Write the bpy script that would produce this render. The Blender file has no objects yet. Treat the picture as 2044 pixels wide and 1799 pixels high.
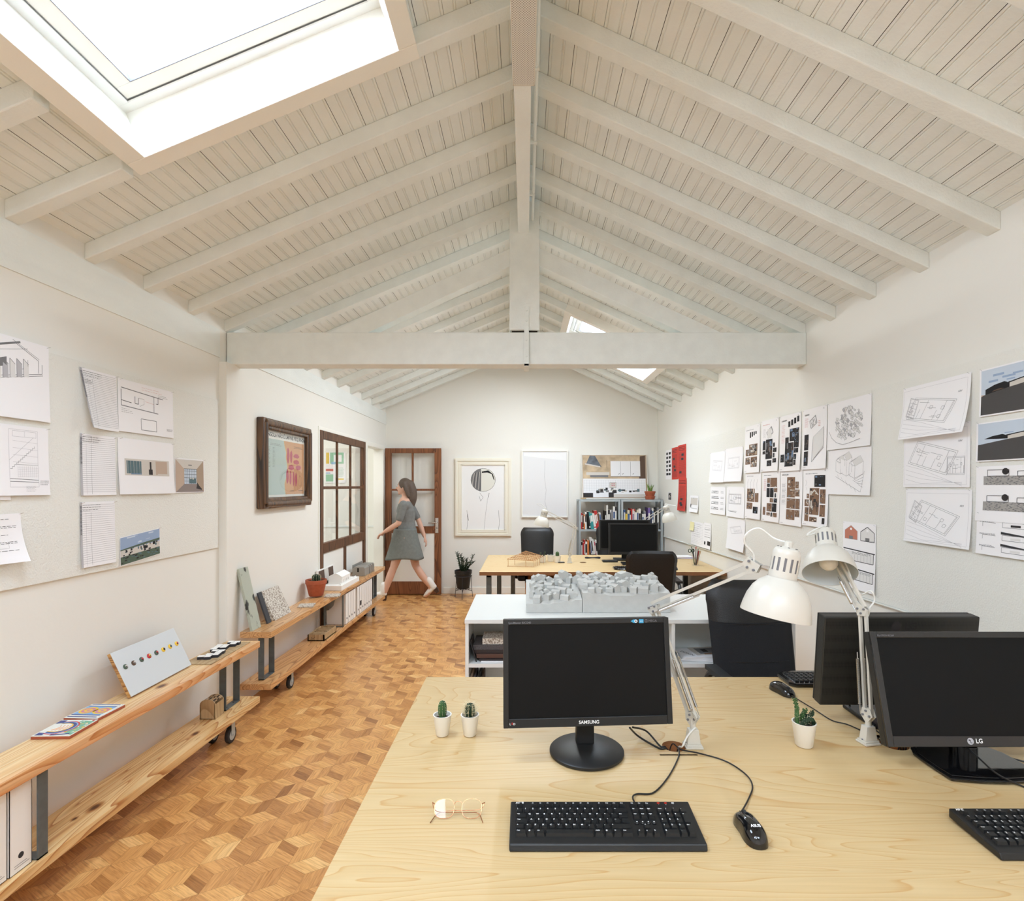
import bpy, bmesh, math, random
from mathutils import Vector, Matrix
R = math.radians
SC = bpy.context.scene
COL = SC.collection

# ------------------------------------------------------------------ camera, world, lights, exposure
F, VX, VY, H = 1075.0, 1048.0, 970.0, 1.56        # focal length in pixels, principal point, eye height
cd = bpy.data.cameras.new('camera'); cam = bpy.data.objects.new('camera', cd); COL.objects.link(cam)
cam.location = (0, 0, H); cam.rotation_euler = (R(90), 0, 0)
cd.sensor_fit = 'HORIZONTAL'; cd.sensor_width = 36; cd.lens = 36*F/2044
cd.shift_x = -(VX-1022)/2044; cd.shift_y = (VY-899.5)/2044
cd.clip_start = 0.02; cd.clip_end = 200
SC.camera = cam
SC.view_settings.view_transform = 'Standard'; SC.view_settings.look = 'None'
SC.view_settings.gamma = 1; SC.view_settings.use_curve_mapping = False
SC.view_settings.exposure = 0.18
SC.cycles.use_denoising = True
SC.cycles.max_bounces = 14; SC.cycles.diffuse_bounces = 8; SC.cycles.transparent_max_bounces = 16
SC.cycles.sample_clamp_indirect = 8
SC.cycles.caustics_reflective = False; SC.cycles.caustics_refractive = False
w = bpy.data.worlds.new('overcast sky'); SC.world = w; w.use_nodes = True
wb = w.node_tree.nodes['Background']; wb.inputs[0].default_value = (0.87, 1.0, 1.24, 1); wb.inputs[1].default_value = 15.5
HL, SL, HR, SR = 3.545, 0.42, 3.565, 0.465        # board plane: z = HL-SL*|x| on the left, HR-SR*x on the right
def zl(x): return HL - SL*abs(x)
def zr(x): return HR - SR*abs(x)
def area(name, loc, direction, sx, sy, power, color=(1, 1, 1), portal=False, spread=180):
    l = bpy.data.lights.new(name, 'AREA'); l.shape = 'RECTANGLE'; l.size = sx; l.size_y = sy
    l.energy = power; l.color = color; l.spread = R(spread)
    if portal: l.cycles.is_portal = True
    o = bpy.data.objects.new(name, l); COL.objects.link(o); o.location = loc
    o.rotation_euler = Vector(direction).to_track_quat('-Z', 'Y').to_euler()
    return o
# skylights: (x low edge, x high edge, y near, y far); slopes are on the left (-1) or right (1)
SKY = [(-1, 0.522, 1.512, 0.99, 2.10), (1, 0.494, 1.447, 5.425, 6.48), (-1, 0.522, 1.512, -1.75, -0.64), (1, 0.494, 1.447, -1.75, -0.64)]  # last two are unseen, added behind the camera to bring in daylight
for i, (s, xa, xb, ya, yb) in enumerate(SKY):
    S = SL if s < 0 else SR; hh = HL if s < 0 else HR
    xm = (xa+xb)/2; n = Vector((s*S, 0, 1)).normalized()
    c = Vector((s*xm, (ya+yb)/2, hh-S*xm)) + n*0.20
    area('skylight portal', c, -n, yb-ya, (xb-xa)*1.1, 1, portal=True)
# fill lamp added behind the camera; far bay lamp hangs behind the king post
area('added fill light behind', (-0.01, -1.3, 3.262), (0, 0, -1), 0.06, 1.6, 45, (.9, 1, 1.12))
area('ridge lamp far', (-0.01, 5.4, 3.20), (0, 0, -1), 0.08, 2.6, 52, (.95, 1, 1.03))
area('next room lamp', (-3.0, 6.2, 2.55), (0, 0, -1), 1.2, 2.0, 26, (1, 1, 1))

# ------------------------------------------------------------------ helpers
def gp(px, py, z):                     # point on the horizontal plane z
    d = F*(H-z)/(py-VY); return ((px-VX)*d/F, d)
def at(px, py, d): return Vector(((px-VX)*d/F, d, H-(py-VY)*d/F))
MATS = {}
def mat(name, col, rough=0.6, metal=0.0, spec=0.5, bump=None, var=None, trans=0.0, coat=0.0, ior=1.45):
    if name in MATS: return MATS[name]
    m = bpy.data.materials.new(name); m.use_nodes = True; nt = m.node_tree
    b = nt.nodes['Principled BSDF']
    b.inputs['Base Color'].default_value = (*col, 1); b.inputs['Roughness'].default_value = rough
    b.inputs['Metallic'].default_value = metal; b.inputs['Specular IOR Level'].default_value = spec
    b.inputs['Transmission Weight'].default_value = trans; b.inputs['Coat Weight'].default_value = coat
    b.inputs['IOR'].default_value = ior
    tc = nt.nodes.new('ShaderNodeTexCoord')
    if bump is None: bump = (60, 0.03)
    n = nt.nodes.new('ShaderNodeTexNoise'); n.inputs['Scale'].default_value = bump[0]; n.inputs['Detail'].default_value = 4
    nt.links.new(tc.outputs['Object'], n.inputs['Vector'])
    bp = nt.nodes.new('ShaderNodeBump'); bp.inputs['Strength'].default_value = bump[1]; bp.inputs['Distance'].default_value = 0.01
    nt.links.new(n.outputs['Fac'], bp.inputs['Height']); nt.links.new(bp.outputs['Normal'], b.inputs['Normal'])
    if var:
        n2 = nt.nodes.new('ShaderNodeTexNoise'); n2.inputs['Scale'].default_value = var[0]; n2.inputs['Detail'].default_value = 6
        if len(var) > 2:
            mp = nt.nodes.new('ShaderNodeMapping'); mp.inputs['Scale'].default_value = var[2]
            nt.links.new(tc.outputs['Object'], mp.inputs['Vector']); nt.links.new(mp.outputs['Vector'], n2.inputs['Vector'])
        else: nt.links.new(tc.outputs['Object'], n2.inputs['Vector'])
        r = nt.nodes.new('ShaderNodeValToRGB')
        r.color_ramp.elements[0].position = 0.3; r.color_ramp.elements[1].position = 0.7
        r.color_ramp.elements[0].color = (*[c*(1-var[1]) for c in col], 1); r.color_ramp.elements[1].color = (*[min(1, c*(1+var[1])) for c in col], 1)
        nt.links.new(n2.outputs['Fac'], r.inputs['Fac']); nt.links.new(r.outputs['Color'], b.inputs['Base Color'])
    MATS[name] = m; return m
def srgb(r, g, b):
    f = lambda c: (c/255/12.92) if c/255 <= .04045 else ((c/255+.055)/1.055)**2.4
    return (f(r), f(g), f(b))
def wood(name, c1, c2, axis='Y', ring=14, fine=120, rough=0.45, dist=3.0, red=None, coat=0.0, line=None, ramp=(0.25, 0.8), k=.10, nr=22, mulf=.35):
    # growth rings stretched along the board, fine pores, optional reddish heartwood band
    m = bpy.data.materials.new(name); m.use_nodes = True; nt = m.node_tree; L = nt.links.new
    b = nt.nodes['Principled BSDF']; b.inputs['Roughness'].default_value = rough; b.inputs['Coat Weight'].default_value = coat
    b.inputs['Coat Roughness'].default_value = 0.15
    tc = nt.nodes.new('ShaderNodeTexCoord'); mp = nt.nodes.new('ShaderNodeMapping')
    L(tc.outputs['Object'], mp.inputs['Vector'])
    mp.inputs['Scale'].default_value = {'X': (k, 1, 1), 'Y': (1, k, 1), 'Z': (1, 1, k)}[axis]
    wv = nt.nodes.new('ShaderNodeTexNoise'); wv.inputs['Scale'].default_value = ring*.25; wv.inputs['Detail'].default_value = 1.5
    wv.inputs['Distortion'].default_value = dist*.1
    L(mp.outputs['Vector'], wv.inputs['Vector'])
    mul = nt.nodes.new('ShaderNodeMath'); mul.operation = 'MULTIPLY'; mul.inputs[1].default_value = nr; L(wv.outputs['Fac'], mul.inputs[0])
    fr = nt.nodes.new('ShaderNodeMath'); fr.operation = 'FRACT'; L(mul.outputs[0], fr.inputs[0])
    rp = nt.nodes.new('ShaderNodeValToRGB'); L(fr.outputs[0], rp.inputs['Fac'])
    rp.color_ramp.elements[0].position = ramp[0]; rp.color_ramp.elements[0].color = (*c1, 1)
    rp.color_ramp.elements[1].position = ramp[1]; rp.color_ramp.elements[1].color = (*c2, 1)
    e = rp.color_ramp.elements.new(0.97); e.color = (*(line or c2), 1)
    e = rp.color_ramp.elements.new(1.0); e.color = (*c1, 1)
    n = nt.nodes.new('ShaderNodeTexNoise'); n.inputs['Scale'].default_value = fine; n.inputs['Detail'].default_value = 3
    mp2 = nt.nodes.new('ShaderNodeMapping'); mp2.inputs['Scale'].default_value = {'X': (.03, 1, 1), 'Y': (1, .03, 1), 'Z': (1, 1, .03)}[axis]
    L(tc.outputs['Object'], mp2.inputs['Vector']); L(mp2.outputs['Vector'], n.inputs['Vector'])
    mx = nt.nodes.new('ShaderNodeMix'); mx.data_type = 'RGBA'; mx.blend_type = 'MULTIPLY'; mx.inputs[0].default_value = mulf
    rp2 = nt.nodes.new('ShaderNodeValToRGB'); L(n.outputs['Fac'], rp2.inputs['Fac'])
    rp2.color_ramp.elements[0].position = .3; rp2.color_ramp.elements[0].color = (.55, .5, .45, 1); rp2.color_ramp.elements[1].position = .62; rp2.color_ramp.elements[1].color = (1, 1, 1, 1)
    L(rp.outputs['Color'], mx.inputs[6]); L(rp2.outputs['Color'], mx.inputs[7])
    out = mx.outputs[2]
    if red:
        n3 = nt.nodes.new('ShaderNodeTexNoise'); n3.inputs['Scale'].default_value = 5; L(mp2.outputs['Vector'], n3.inputs['Vector'])
        rp3 = nt.nodes.new('ShaderNodeValToRGB'); L(n3.outputs['Fac'], rp3.inputs['Fac'])
        rp3.color_ramp.elements[0].position = .48; rp3.color_ramp.elements[0].color = (0, 0, 0, 1); rp3.color_ramp.elements[1].position = .62; rp3.color_ramp.elements[1].color = (.8, .8, .8, 1)
        mr = nt.nodes.new('ShaderNodeMix'); mr.data_type = 'RGBA'; mr.blend_type = 'MULTIPLY'
        L(rp3.outputs['Color'], mr.inputs[0]); L(out, mr.inputs[6]); mr.inputs[7].default_value = (*red, 1); out = mr.outputs[2]
    L(out, b.inputs['Base Color'])
    bp = nt.nodes.new('ShaderNodeBump'); bp.inputs['Strength'].default_value = 0.08; bp.inputs['Distance'].default_value = 0.002
    L(n.outputs['Fac'], bp.inputs['Height']); L(bp.outputs['Normal'], b.inputs['Normal'])
    MATS[name] = m; return m
def add_knots(m, pts):                 # dark knots at given object-space points (x, y, z, radius)
    nt = m.node_tree; L = nt.links.new; b = nt.nodes['Principled BSDF']
    tc = nt.nodes.new('ShaderNodeTexCoord')
    for (x, y, z, r) in pts:
        src = b.inputs['Base Color'].links[0].from_socket
        mp = nt.nodes.new('ShaderNodeMapping'); mp.vector_type = 'POINT'
        mp.inputs['Location'].default_value = (-x, -y*.55, -z); mp.inputs['Scale'].default_value = (1, .55, 1)
        L(tc.outputs['Object'], mp.inputs['Vector'])
        ln = nt.nodes.new('ShaderNodeVectorMath'); ln.operation = 'LENGTH'; L(mp.outputs['Vector'], ln.inputs[0])
        rp = nt.nodes.new('ShaderNodeValToRGB'); L(ln.outputs['Value'], rp.inputs['Fac'])
        rp.color_ramp.elements[0].position = r*.5; rp.color_ramp.elements[0].color = (.12, .05, .02, 1)
        rp.color_ramp.elements[1].position = r; rp.color_ramp.elements[1].color = (.62, .42, .25, 1)
        e = rp.color_ramp.elements.new(r*1.6); e.color = (1, 1, 1, 1)
        mx = nt.nodes.new('ShaderNodeMix'); mx.data_type = 'RGBA'; mx.blend_type = 'MULTIPLY'; mx.inputs[0].default_value = 1
        L(src, mx.inputs[6]); L(rp.outputs['Color'], mx.inputs[7]); L(mx.outputs[2], b.inputs['Base Color'])

class MB:
    """collects shapes in one mesh; every face carries a material slot"""
    def __init__(s): s.v = []; s.f = []; s.m = []; s.mats = []; s.sm = []; s.uv = None
    def mi(s, m):
        if isinstance(m, str): m = MATS[m]
        if m not in s.mats: s.mats.append(m)
        return s.mats.index(m)
    def add(s, vs, fs, m, M=None, smooth=False):
        o = len(s.v); k = s.mi(m)
        s.v += [tuple(M @ Vector(p)) for p in vs] if M is not None else [tuple(p) for p in vs]
        for f in fs: s.f.append(tuple(i+o for i in f)); s.m.append(k); s.sm.append(smooth)
        return s
    def box(s, x0, x1, y0, y1, z0, z1, m, M=None):
        vs = [(x, y, z) for z in (z0, z1) for y in (y0, y1) for x in (x0, x1)]
        return s.add(vs, [(0, 2, 3, 1), (4, 5, 7, 6), (0, 1, 5, 4), (2, 6, 7, 3), (0, 4, 6, 2), (1, 3, 7, 5)], m, M)
    def hexa(s, p, m): # 8 points ordered like box
        return s.add(p, [(0, 2, 3, 1), (4, 5, 7, 6), (0, 1, 5, 4), (2, 6, 7, 3), (0, 4, 6, 2), (1, 3, 7, 5)], m)
    def quad(s, a, b, c, d, m): return s.add([a, b, c, d], [(0, 1, 2, 3)], m)
    def tube(s, pts, r, m, n=8, cap=True, smooth=True, closed=False):
        pts = [Vector(p) for p in pts]; N = len(pts)
        rr = r if isinstance(r, (list, tuple)) else [r]*N
        vs = []; fs = []; up = None
        for i, p in enumerate(pts):
            a = pts[(i-1) % N] if closed else pts[max(i-1, 0)]; c = pts[(i+1) % N] if closed else pts[min(i+1, N-1)]
            t = c-a; t = t.normalized() if t.length > 1e-9 else Vector((0, 0, 1))
            if up is None: up = t.orthogonal().normalized()
            else:
                up = up - t*up.dot(t); up = up.normalized() if up.length > 1e-6 else t.orthogonal().normalized()
            w_ = t.cross(up)
            for k in range(n):
                g = 2*math.pi*k/n; vs.append(p + (up*math.cos(g)+w_*math.sin(g))*rr[i])
        for i in range(N if closed else N-1):
            for k in range(n):
                a = i*n; b = ((i+1) % N)*n
                fs.append((a+k, a+(k+1) % n, b+(k+1) % n, b+k))
        if cap and not closed: fs.append(tuple(range(n-1, -1, -1))); fs.append(tuple((N-1)*n+k for k in range(n)))
        return s.add(vs, fs, m, smooth=smooth)
    def cyl(s, a, b, r, m, n=16, r2=None, smooth=True): return s.tube([a, b], [r, r if r2 is None else r2], m, n, smooth=smooth)
    def bar(s, a, b, wx, wy, m, up=(0, 0, 1)): # rectangular bar from a to b
        a = Vector(a); b = Vector(b); t = (b-a).normalized(); up = Vector(up)
        if abs(t.dot(up)) > .98: up = Vector((0, 1, 0))
        x = t.cross(up).normalized(); y = x.cross(t)
        vs = [p + x*i*wx/2 + y*j*wy/2 for p in (a, b) for j in (-1, 1) for i in (-1, 1)]
        return s.add(vs, [(0, 2, 3, 1), (4, 5, 7, 6), (0, 1, 5, 4), (2, 6, 7, 3), (0, 4, 6, 2), (1, 3, 7, 5)], m)
    def lathe(s, prof, m, M=None, n=32, smooth=True): # profile [(r, z)...] about z
        vs = []; fs = []
        for (r, z) in prof:
            for k in range(n):
                g = 2*math.pi*k/n; vs.append((r*math.cos(g), r*math.sin(g), z))
        for i in range(len(prof)-1):
            for k in range(n): fs.append((i*n+k, i*n+(k+1) % n, (i+1)*n+(k+1) % n, (i+1)*n+k))
        return s.add(vs, fs, m, M, smooth)
    def sphere(s, c, r, m, n=16, M=None, sc=(1, 1, 1)):
        k = n//2; vs = []; fs = []
        for i in range(k+1):
            t = math.pi*i/k
            for j in range(n):
                g = 2*math.pi*j/n; vs.append((c[0]+r*sc[0]*math.sin(t)*math.cos(g), c[1]+r*sc[1]*math.sin(t)*math.sin(g), c[2]+r*sc[2]*math.cos(t)))
        for i in range(k):
            for j in range(n): fs.append((i*n+j, (i+1)*n+j, (i+1)*n+(j+1) % n, i*n+(j+1) % n))
        return s.add(vs, fs, m, M, True)
    def prism(s, poly, z0, z1, m, M=None): # poly in xy, extruded in z
        n = len(poly); vs = [(x, y, z0) for x, y in poly] + [(x, y, z1) for x, y in poly]
        fs = [tuple(range(n-1, -1, -1)), tuple(range(n, 2*n))] + [(i, (i+1) % n, n+(i+1) % n, n+i) for i in range(n)]
        return s.add(vs, fs, m, M)
    def text(s, txt, size, m, M, align='CENTER', bold=0.0):
        vs, fs = text_geo(txt, align, bold)
        return s.add([(x*size, y*size, 0) for x, y in vs], fs, m, M)
    def build(s, name, parent=None, origin=None, bevel=0, seg=2, world=False, solid=0):
        me = bpy.data.meshes.new(name)
        off = Vector((0, 0, 0))
        if origin is not None: off = Vector(origin)
        if parent is not None and world: off = parent_loc(parent)
        me.from_pydata([Vector(p)-off for p in s.v], [], s.f)
        for m in s.mats: me.materials.append(m)
        me.polygons.foreach_set('material_index', s.m); me.polygons.foreach_set('use_smooth', s.sm)
        me.update()
        bm = bmesh.new(); bm.from_mesh(me); bmesh.ops.recalc_face_normals(bm, faces=bm.faces[:]); bm.to_mesh(me); bm.free()
        if any(s.sm):
            try: me.set_sharp_from_angle(angle=R(38))
            except Exception: pass
        o = bpy.data.objects.new(name, me); COL.objects.link(o)
        if parent is not None: o.parent = parent
        if origin is not None: o.location = off
        if bevel:
            b = o.modifiers.new('bevel', 'BEVEL'); b.width = bevel; b.segments = seg; b.limit_method = 'ANGLE'; b.angle_limit = R(50)
        if solid:
            b = o.modifiers.new('solid', 'SOLIDIFY'); b.thickness = solid; b.offset = 0
        return o
def parent_loc(p):
    v = Vector((0, 0, 0))
    while p is not None: v += p.location; p = p.parent
    return v
_TXT = {}
def text_geo(txt, align='CENTER', bold=0.0):
    k = (txt, align, bold)
    if k not in _TXT:
        c = bpy.data.curves.new('t', 'FONT'); c.body = txt; c.size = 1; c.align_x = align; c.align_y = 'CENTER'; c.offset = bold; c.resolution_u = 3
        o = bpy.data.objects.new('t', c); me = bpy.data.meshes.new_from_object(o)
        _TXT[k] = ([(v.co.x, v.co.y) for v in me.vertices], [tuple(p.vertices) for p in me.polygons])
        bpy.data.objects.remove(o); bpy.data.curves.remove(c); bpy.data.meshes.remove(me)
    return _TXT[k]
def tag(o, label, cat, group=None, kind=None):
    o['label'] = label; o['category'] = cat
    if group: o['group'] = group
    if kind: o['kind'] = kind
    return o
def thing(name, label, cat, loc=(0, 0, 0), rz=0, group=None):
    o = bpy.data.objects.new(name, None); COL.objects.link(o); o.empty_display_size = .05
    o.location = loc; o.rotation_euler = (0, 0, rz); return tag(o, label, cat, group)
def struct(o, label=None):
    o['kind'] = 'structure'
    if label: o['label'] = label
    return o
def copy_tree(o, parent=None):
    c = o.copy(); COL.objects.link(c)
    if parent: c.parent = parent
    for ch in list(o.children): copy_tree(ch, c)
    return c
def frame_M(o, x, y, n=None): # matrix with columns x, y, n at o
    x = Vector(x).normalized(); y = Vector(y); y = (y-x*y.dot(x)).normalized(); n = x.cross(y)
    M = Matrix.Identity(4)
    for i in range(3): M[i][0] = x[i]; M[i][1] = y[i]; M[i][2] = n[i]; M[i][3] = o[i]
    return M
def axis_M(o, z): # matrix whose z column is the given direction
    z = Vector(z).normalized(); return frame_M(o, *( (lambda q: (q, z.cross(q)))(z.orthogonal().normalized())))
def smooth_path(P, n=8):
    P = [Vector(p) for p in P]; out = []
    for i in range(len(P)-1):
        a = P[max(i-1, 0)]; b = P[i]; c = P[i+1]; d = P[min(i+2, len(P)-1)]
        for k in range(n):
            t = k/n; out.append(.5*((2*b)+(c-a)*t+(2*a-5*b+4*c-d)*t*t+(3*b-a-3*c+d)*t**3))
    out.append(P[-1]); return out
def glass(name, tint=(1, 1, 1), refl=0.06): # clear pane: lets light through, with a faint reflection
    m = bpy.data.materials.new(name); m.use_nodes = True; nt = m.node_tree; nt.nodes.clear()
    o = nt.nodes.new('ShaderNodeOutputMaterial'); mx = nt.nodes.new('ShaderNodeMixShader'); t = nt.nodes.new('ShaderNodeBsdfTransparent'); g = nt.nodes.new('ShaderNodeBsdfGlossy')
    t.inputs[0].default_value = (*tint, 1); g.inputs['Roughness'].default_value = 0.02
    lw = nt.nodes.new('ShaderNodeLayerWeight'); pw = nt.nodes.new('ShaderNodeMath'); pw.operation = 'POWER'; pw.inputs[1].default_value = 5
    ad = nt.nodes.new('ShaderNodeMath'); ad.operation = 'MULTIPLY_ADD'; ad.inputs[1].default_value = .8; ad.inputs[2].default_value = refl*.6
    nt.links.new(lw.outputs['Facing'], pw.inputs[0]); nt.links.new(pw.outputs[0], ad.inputs[0]); nt.links.new(ad.outputs[0], mx.inputs[0])
    nt.links.new(t.outputs[0], mx.inputs[1]); nt.links.new(g.outputs[0], mx.inputs[2]); nt.links.new(mx.outputs[0], o.inputs[0])
    MATS[name] = m; return m

# ------------------------------------------------------------------ materials
mat('wall_paint', srgb(234, 233, 227), .75, bump=(35, .06))
mat('panel_paint', srgb(232, 232, 226), .7, bump=(140, .35))
mat('ceiling_paint', srgb(231, 235, 233), .6, bump=(60, .12), var=(6, .03))
mat('beam_paint', srgb(231, 235, 232), .55, bump=(90, .2), var=(10, .035, (1, .3, 1)))
mat('gap_dark', (.03, .025, .02), .9)
mat('trim_white', srgb(238, 237, 230), .5)
mat('sky_frame', srgb(235, 237, 235), .4)
mat('rubber', (.02, .02, .022), .6)
mat('seal_grey', srgb(96, 96, 94), .7)
mat('black_plastic', srgb(30, 30, 30), .42, bump=(900, .06))
mat('black_gloss', srgb(14, 14, 16), .08, coat=.6)
mat('screen', srgb(14, 15, 16), .4, spec=.2, bump=(60, 0))
mat('key_black', srgb(30, 31, 32), .35)
mat('leather', srgb(30, 30, 31), .28, bump=(260, .25))
mat('mesh_fabric', srgb(30, 32, 36), .85, bump=(700, .5), var=(500, .35))
mat('white_metal', srgb(208, 204, 194), .32)
mat('shade_inner', srgb(200, 205, 205), .4)
mat('chrome', (.62, .62, .62), .2, metal=1)
mat('steel_grey', srgb(98, 106, 108), .42, metal=.35, var=(30, .12))
mat('galv', srgb(180, 190, 194), .4, metal=.4)
mat('ink', (.03, .03, .035), .7); mat('ink_soft', srgb(120, 120, 124), .8); mat('ink_pale', srgb(185, 184, 188), .8)
mat('white_print', srgb(235, 235, 235), .5)
mat('paper', srgb(243, 242, 244), .8, bump=(20, .02))
mat('laminate', srgb(226, 229, 227), .3)
mat('pot_white', srgb(236, 233, 226), .35)
mat('soil', srgb(70, 44, 30), .95, bump=(200, 1.0), var=(150, .5))
mat('terracotta', srgb(168, 88, 60), .75, var=(30, .1))
mat('cactus_green', srgb(58, 92, 50), .55, var=(60, .3))
mat('cactus_dark', srgb(34, 56, 36), .55, var=(60, .3))
mat('cactus_rib', srgb(190, 196, 120), .6)
mat('spine', srgb(226, 214, 180), .6)
mat('cable_black', (.012, .012, .012), .45)
mat('cable_white', srgb(225, 226, 222), .45)
mat('plaster_model', srgb(196, 197, 194), .8, bump=(120, .12), var=(25, .05))
mat('card_white', srgb(238, 236, 232), .75)
mat('red_card', srgb(205, 62, 50), .7)
mat('skin', srgb(214, 170, 148), .55)
mat('gold', srgb(196, 140, 104), .25, metal=1)
glass('clear_glass'); glass('window_glass', (.97, .99, .98))
wood('pine', srgb(238, 208, 160), srgb(228, 186, 128), 'Y', ring=24, rough=.38, red=srgb(236, 186, 160), coat=.15, line=srgb(204, 144, 84))
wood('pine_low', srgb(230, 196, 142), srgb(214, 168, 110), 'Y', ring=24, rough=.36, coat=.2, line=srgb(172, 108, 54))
wood('pine_far', srgb(220, 172, 118), srgb(202, 150, 96), 'Y', ring=26, rough=.34, coat=.25, line=srgb(150, 94, 50))
wood('pine_end', srgb(206, 158, 96), srgb(150, 96, 48), 'X', ring=40, rough=.5, line=srgb(110, 66, 32))
wood('birch', srgb(207, 181, 135), srgb(203, 174, 126), 'X', ring=12, fine=190, rough=.44, dist=14, coat=.0, line=srgb(196, 156, 102), ramp=(.1, .85), k=.2, nr=27, mulf=.14)
wood('oak_door', srgb(140, 88, 54), srgb(116, 68, 38), 'Z', ring=18, rough=.45, line=srgb(84, 46, 26))
wood('walnut_frame', srgb(104, 72, 42), srgb(66, 44, 26), 'Z', ring=14, rough=.4, coat=.3, line=srgb(30, 20, 12))
wood('window_wood', srgb(112, 76, 50), srgb(84, 54, 34), 'Z', ring=18, rough=.5, line=srgb(56, 36, 24))
wood('plywood_box', srgb(190, 164, 126), srgb(178, 150, 112), 'Z', ring=10, rough=.6, line=srgb(160, 130, 92))
wood('balsa', srgb(206, 160, 112), srgb(190, 140, 92), 'Z', ring=30, rough=.6, line=srgb(160, 110, 66))
mat('ply_edge', srgb(140, 96, 60), .7, var=(300, .3, (.05, .05, 4)))
add_knots(MATS['pine'], [(.04, .63, .552, .016)]); add_knots(MATS['pine_low'], [(.04, .21, .193, .018), (.05, .89, .193, .014), (.02, .13, .193, .008)])

# ------------------------------------------------------------------ setting
XL, XF, XR, YB, Y0 = -2.045, -2.018, 1.924, 7.805, -3.2     # left wall, its far part, right wall, back wall, rear wall
# floor: rhombic oak blocks, each of two strips; the tone of a strip is stored per face
def parquet():
    s = .105; me = bpy.data.meshes.new('floor'); vs = []; fs = []; uvs = []; tones = []
    rnd = random.Random(5)
    e = lambda a: Vector((s*math.cos(R(a)), s*math.sin(R(a))))
    a1 = Vector((math.sqrt(3)*s, 0)); P0 = Vector((-1.521, 2.215))
    for j in range(-36, 40):
        for i in range(-18, 26):
            P = P0 + a1*(i + (.5 if j % 2 else 0)) + Vector((0, 1.5*s*j))
            if P.x < -2.3 or P.x > 2.2 or P.y < Y0-.2 or P.y > YB+.2: continue
            for k, (A, B) in enumerate(((-90, -30), (-30, 30), (30, 90))):
                u, v = e(A), e(B)
                if k == 0: u, v = v, u            # strips run along u
                if k == 2: u, v = v, u
                base = rnd.gauss(0, .10) + (-.12 if k == 0 else (.12 if k == 1 else 0))
                for h in (0, 1):
                    q = [P+v*(h/2), P+u+v*(h/2), P+u+v*((h+1)/2), P+v*((h+1)/2)]
                    g = .0006; c = sum(q, Vector((0, 0)))/4
                    q = [c+(p-c)*(1-.008) for p in q]
                    o = len(vs); vs += [(max(-2.12, min(1.98, p.x)), p.y, .0) for p in q]; fs.append((o, o+1, o+2, o+3))
                    ru, rv = rnd.random()*40, rnd.random()*40
                    uvs += [(ru, rv), (ru+s, rv), (ru+s, rv+s/2), (ru, rv+s/2)]
                    t = max(0, min(1, .5+base+rnd.gauss(0, .12) - (.28 if rnd.random() < .05 else 0)))
                    tones.append((t, rnd.random()))
    o = len(vs); vs += [(-2.12, Y0-.1, -.003), (1.98, Y0-.1, -.003), (1.98, YB+.1, -.003), (-2.12, YB+.1, -.003)]; fs.append((o, o+1, o+2, o+3)); uvs += [(0, 0)]*4; tones.append((-1, 0))
    vs += [(-2.12, Y0-.1, -.1), (1.98, Y0-.1, -.1), (1.98, YB+.1, -.1), (-2.12, YB+.1, -.1)]; fs.append((o+4, o+5, o+6, o+7)); uvs += [(0, 0)]*4; tones.append((-1, 0))
    me.from_pydata(vs, [], fs)
    ul = me.uv_layers.new(name='uv'); ul.data.foreach_set('uv', [c for p in uvs for c in p])
    at_ = me.color_attributes.new('tone', 'FLOAT_COLOR', 'CORNER')
    at_.data.foreach_set('color', [c for t, r in tones for _ in range(4) for c in (max(t, 0), r, 1 if t >= 0 else 0, 1)])
    m = bpy.data.materials.new('oak_blocks'); m.use_nodes = True; nt = m.node_tree; L = nt.links.new; b = nt.nodes['Principled BSDF']
    a = nt.nodes.new('ShaderNodeVertexColor'); a.layer_name = 'tone'; sp = nt.nodes.new('ShaderNodeSeparateColor'); L(a.outputs[0], sp.inputs[0])
    uv = nt.nodes.new('ShaderNodeUVMap'); mp = nt.nodes.new('ShaderNodeMapping'); mp.inputs['Scale'].default_value = (7, 90, 1); L(uv.outputs[0], mp.inputs[0])
    n = nt.nodes.new('ShaderNodeTexNoise'); n.inputs['Scale'].default_value = 1.5; n.inputs['Detail'].default_value = 5; n.inputs['Distortion'].default_value = .8; L(mp.outputs[0], n.inputs[0])
    rp = nt.nodes.new('ShaderNodeValToRGB'); L(sp.outputs[0], rp.inputs[0])
    els = [(0, srgb(158, 106, 58)), (.3, srgb(196, 140, 82)), (.5, srgb(214, 158, 96)), (.75, srgb(225, 172, 106)), (1, srgb(238, 194, 130))]
    rp.color_ramp.elements[0].position = 0; rp.color_ramp.elements[0].color = (*els[0][1], 1); rp.color_ramp.elements[1].position = 1; rp.color_ramp.elements[1].color = (*els[-1][1], 1)
    for p, c in els[1:-1]: el = rp.color_ramp.elements.new(p); el.color = (*c, 1)
    r2 = nt.nodes.new('ShaderNodeValToRGB'); L(n.outputs[0], r2.inputs[0]); r2.color_ramp.elements[0].position = .32; r2.color_ramp.elements[0].color = (.62, .53, .44, 1); r2.color_ramp.elements[1].position = .6; r2.color_ramp.elements[1].color = (1.05, 1.05, 1.05, 1)
    mx = nt.nodes.new('ShaderNodeMix'); mx.data_type = 'RGBA'; mx.blend_type = 'MULTIPLY'; mx.inputs[0].default_value = .75; L(rp.outputs[0], mx.inputs[6]); L(r2.outputs[0], mx.inputs[7])
    m2 = nt.nodes.new('ShaderNodeMix'); m2.data_type = 'RGBA'; L(sp.outputs[2], m2.inputs[0]); m2.inputs[6].default_value = (.07, .04, .02, 1); L(mx.outputs[2], m2.inputs[7])
    L(m2.outputs[2], b.inputs['Base Color']); b.inputs['Roughness'].default_value = .33; b.inputs['Coat Weight'].default_value = .12
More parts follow.
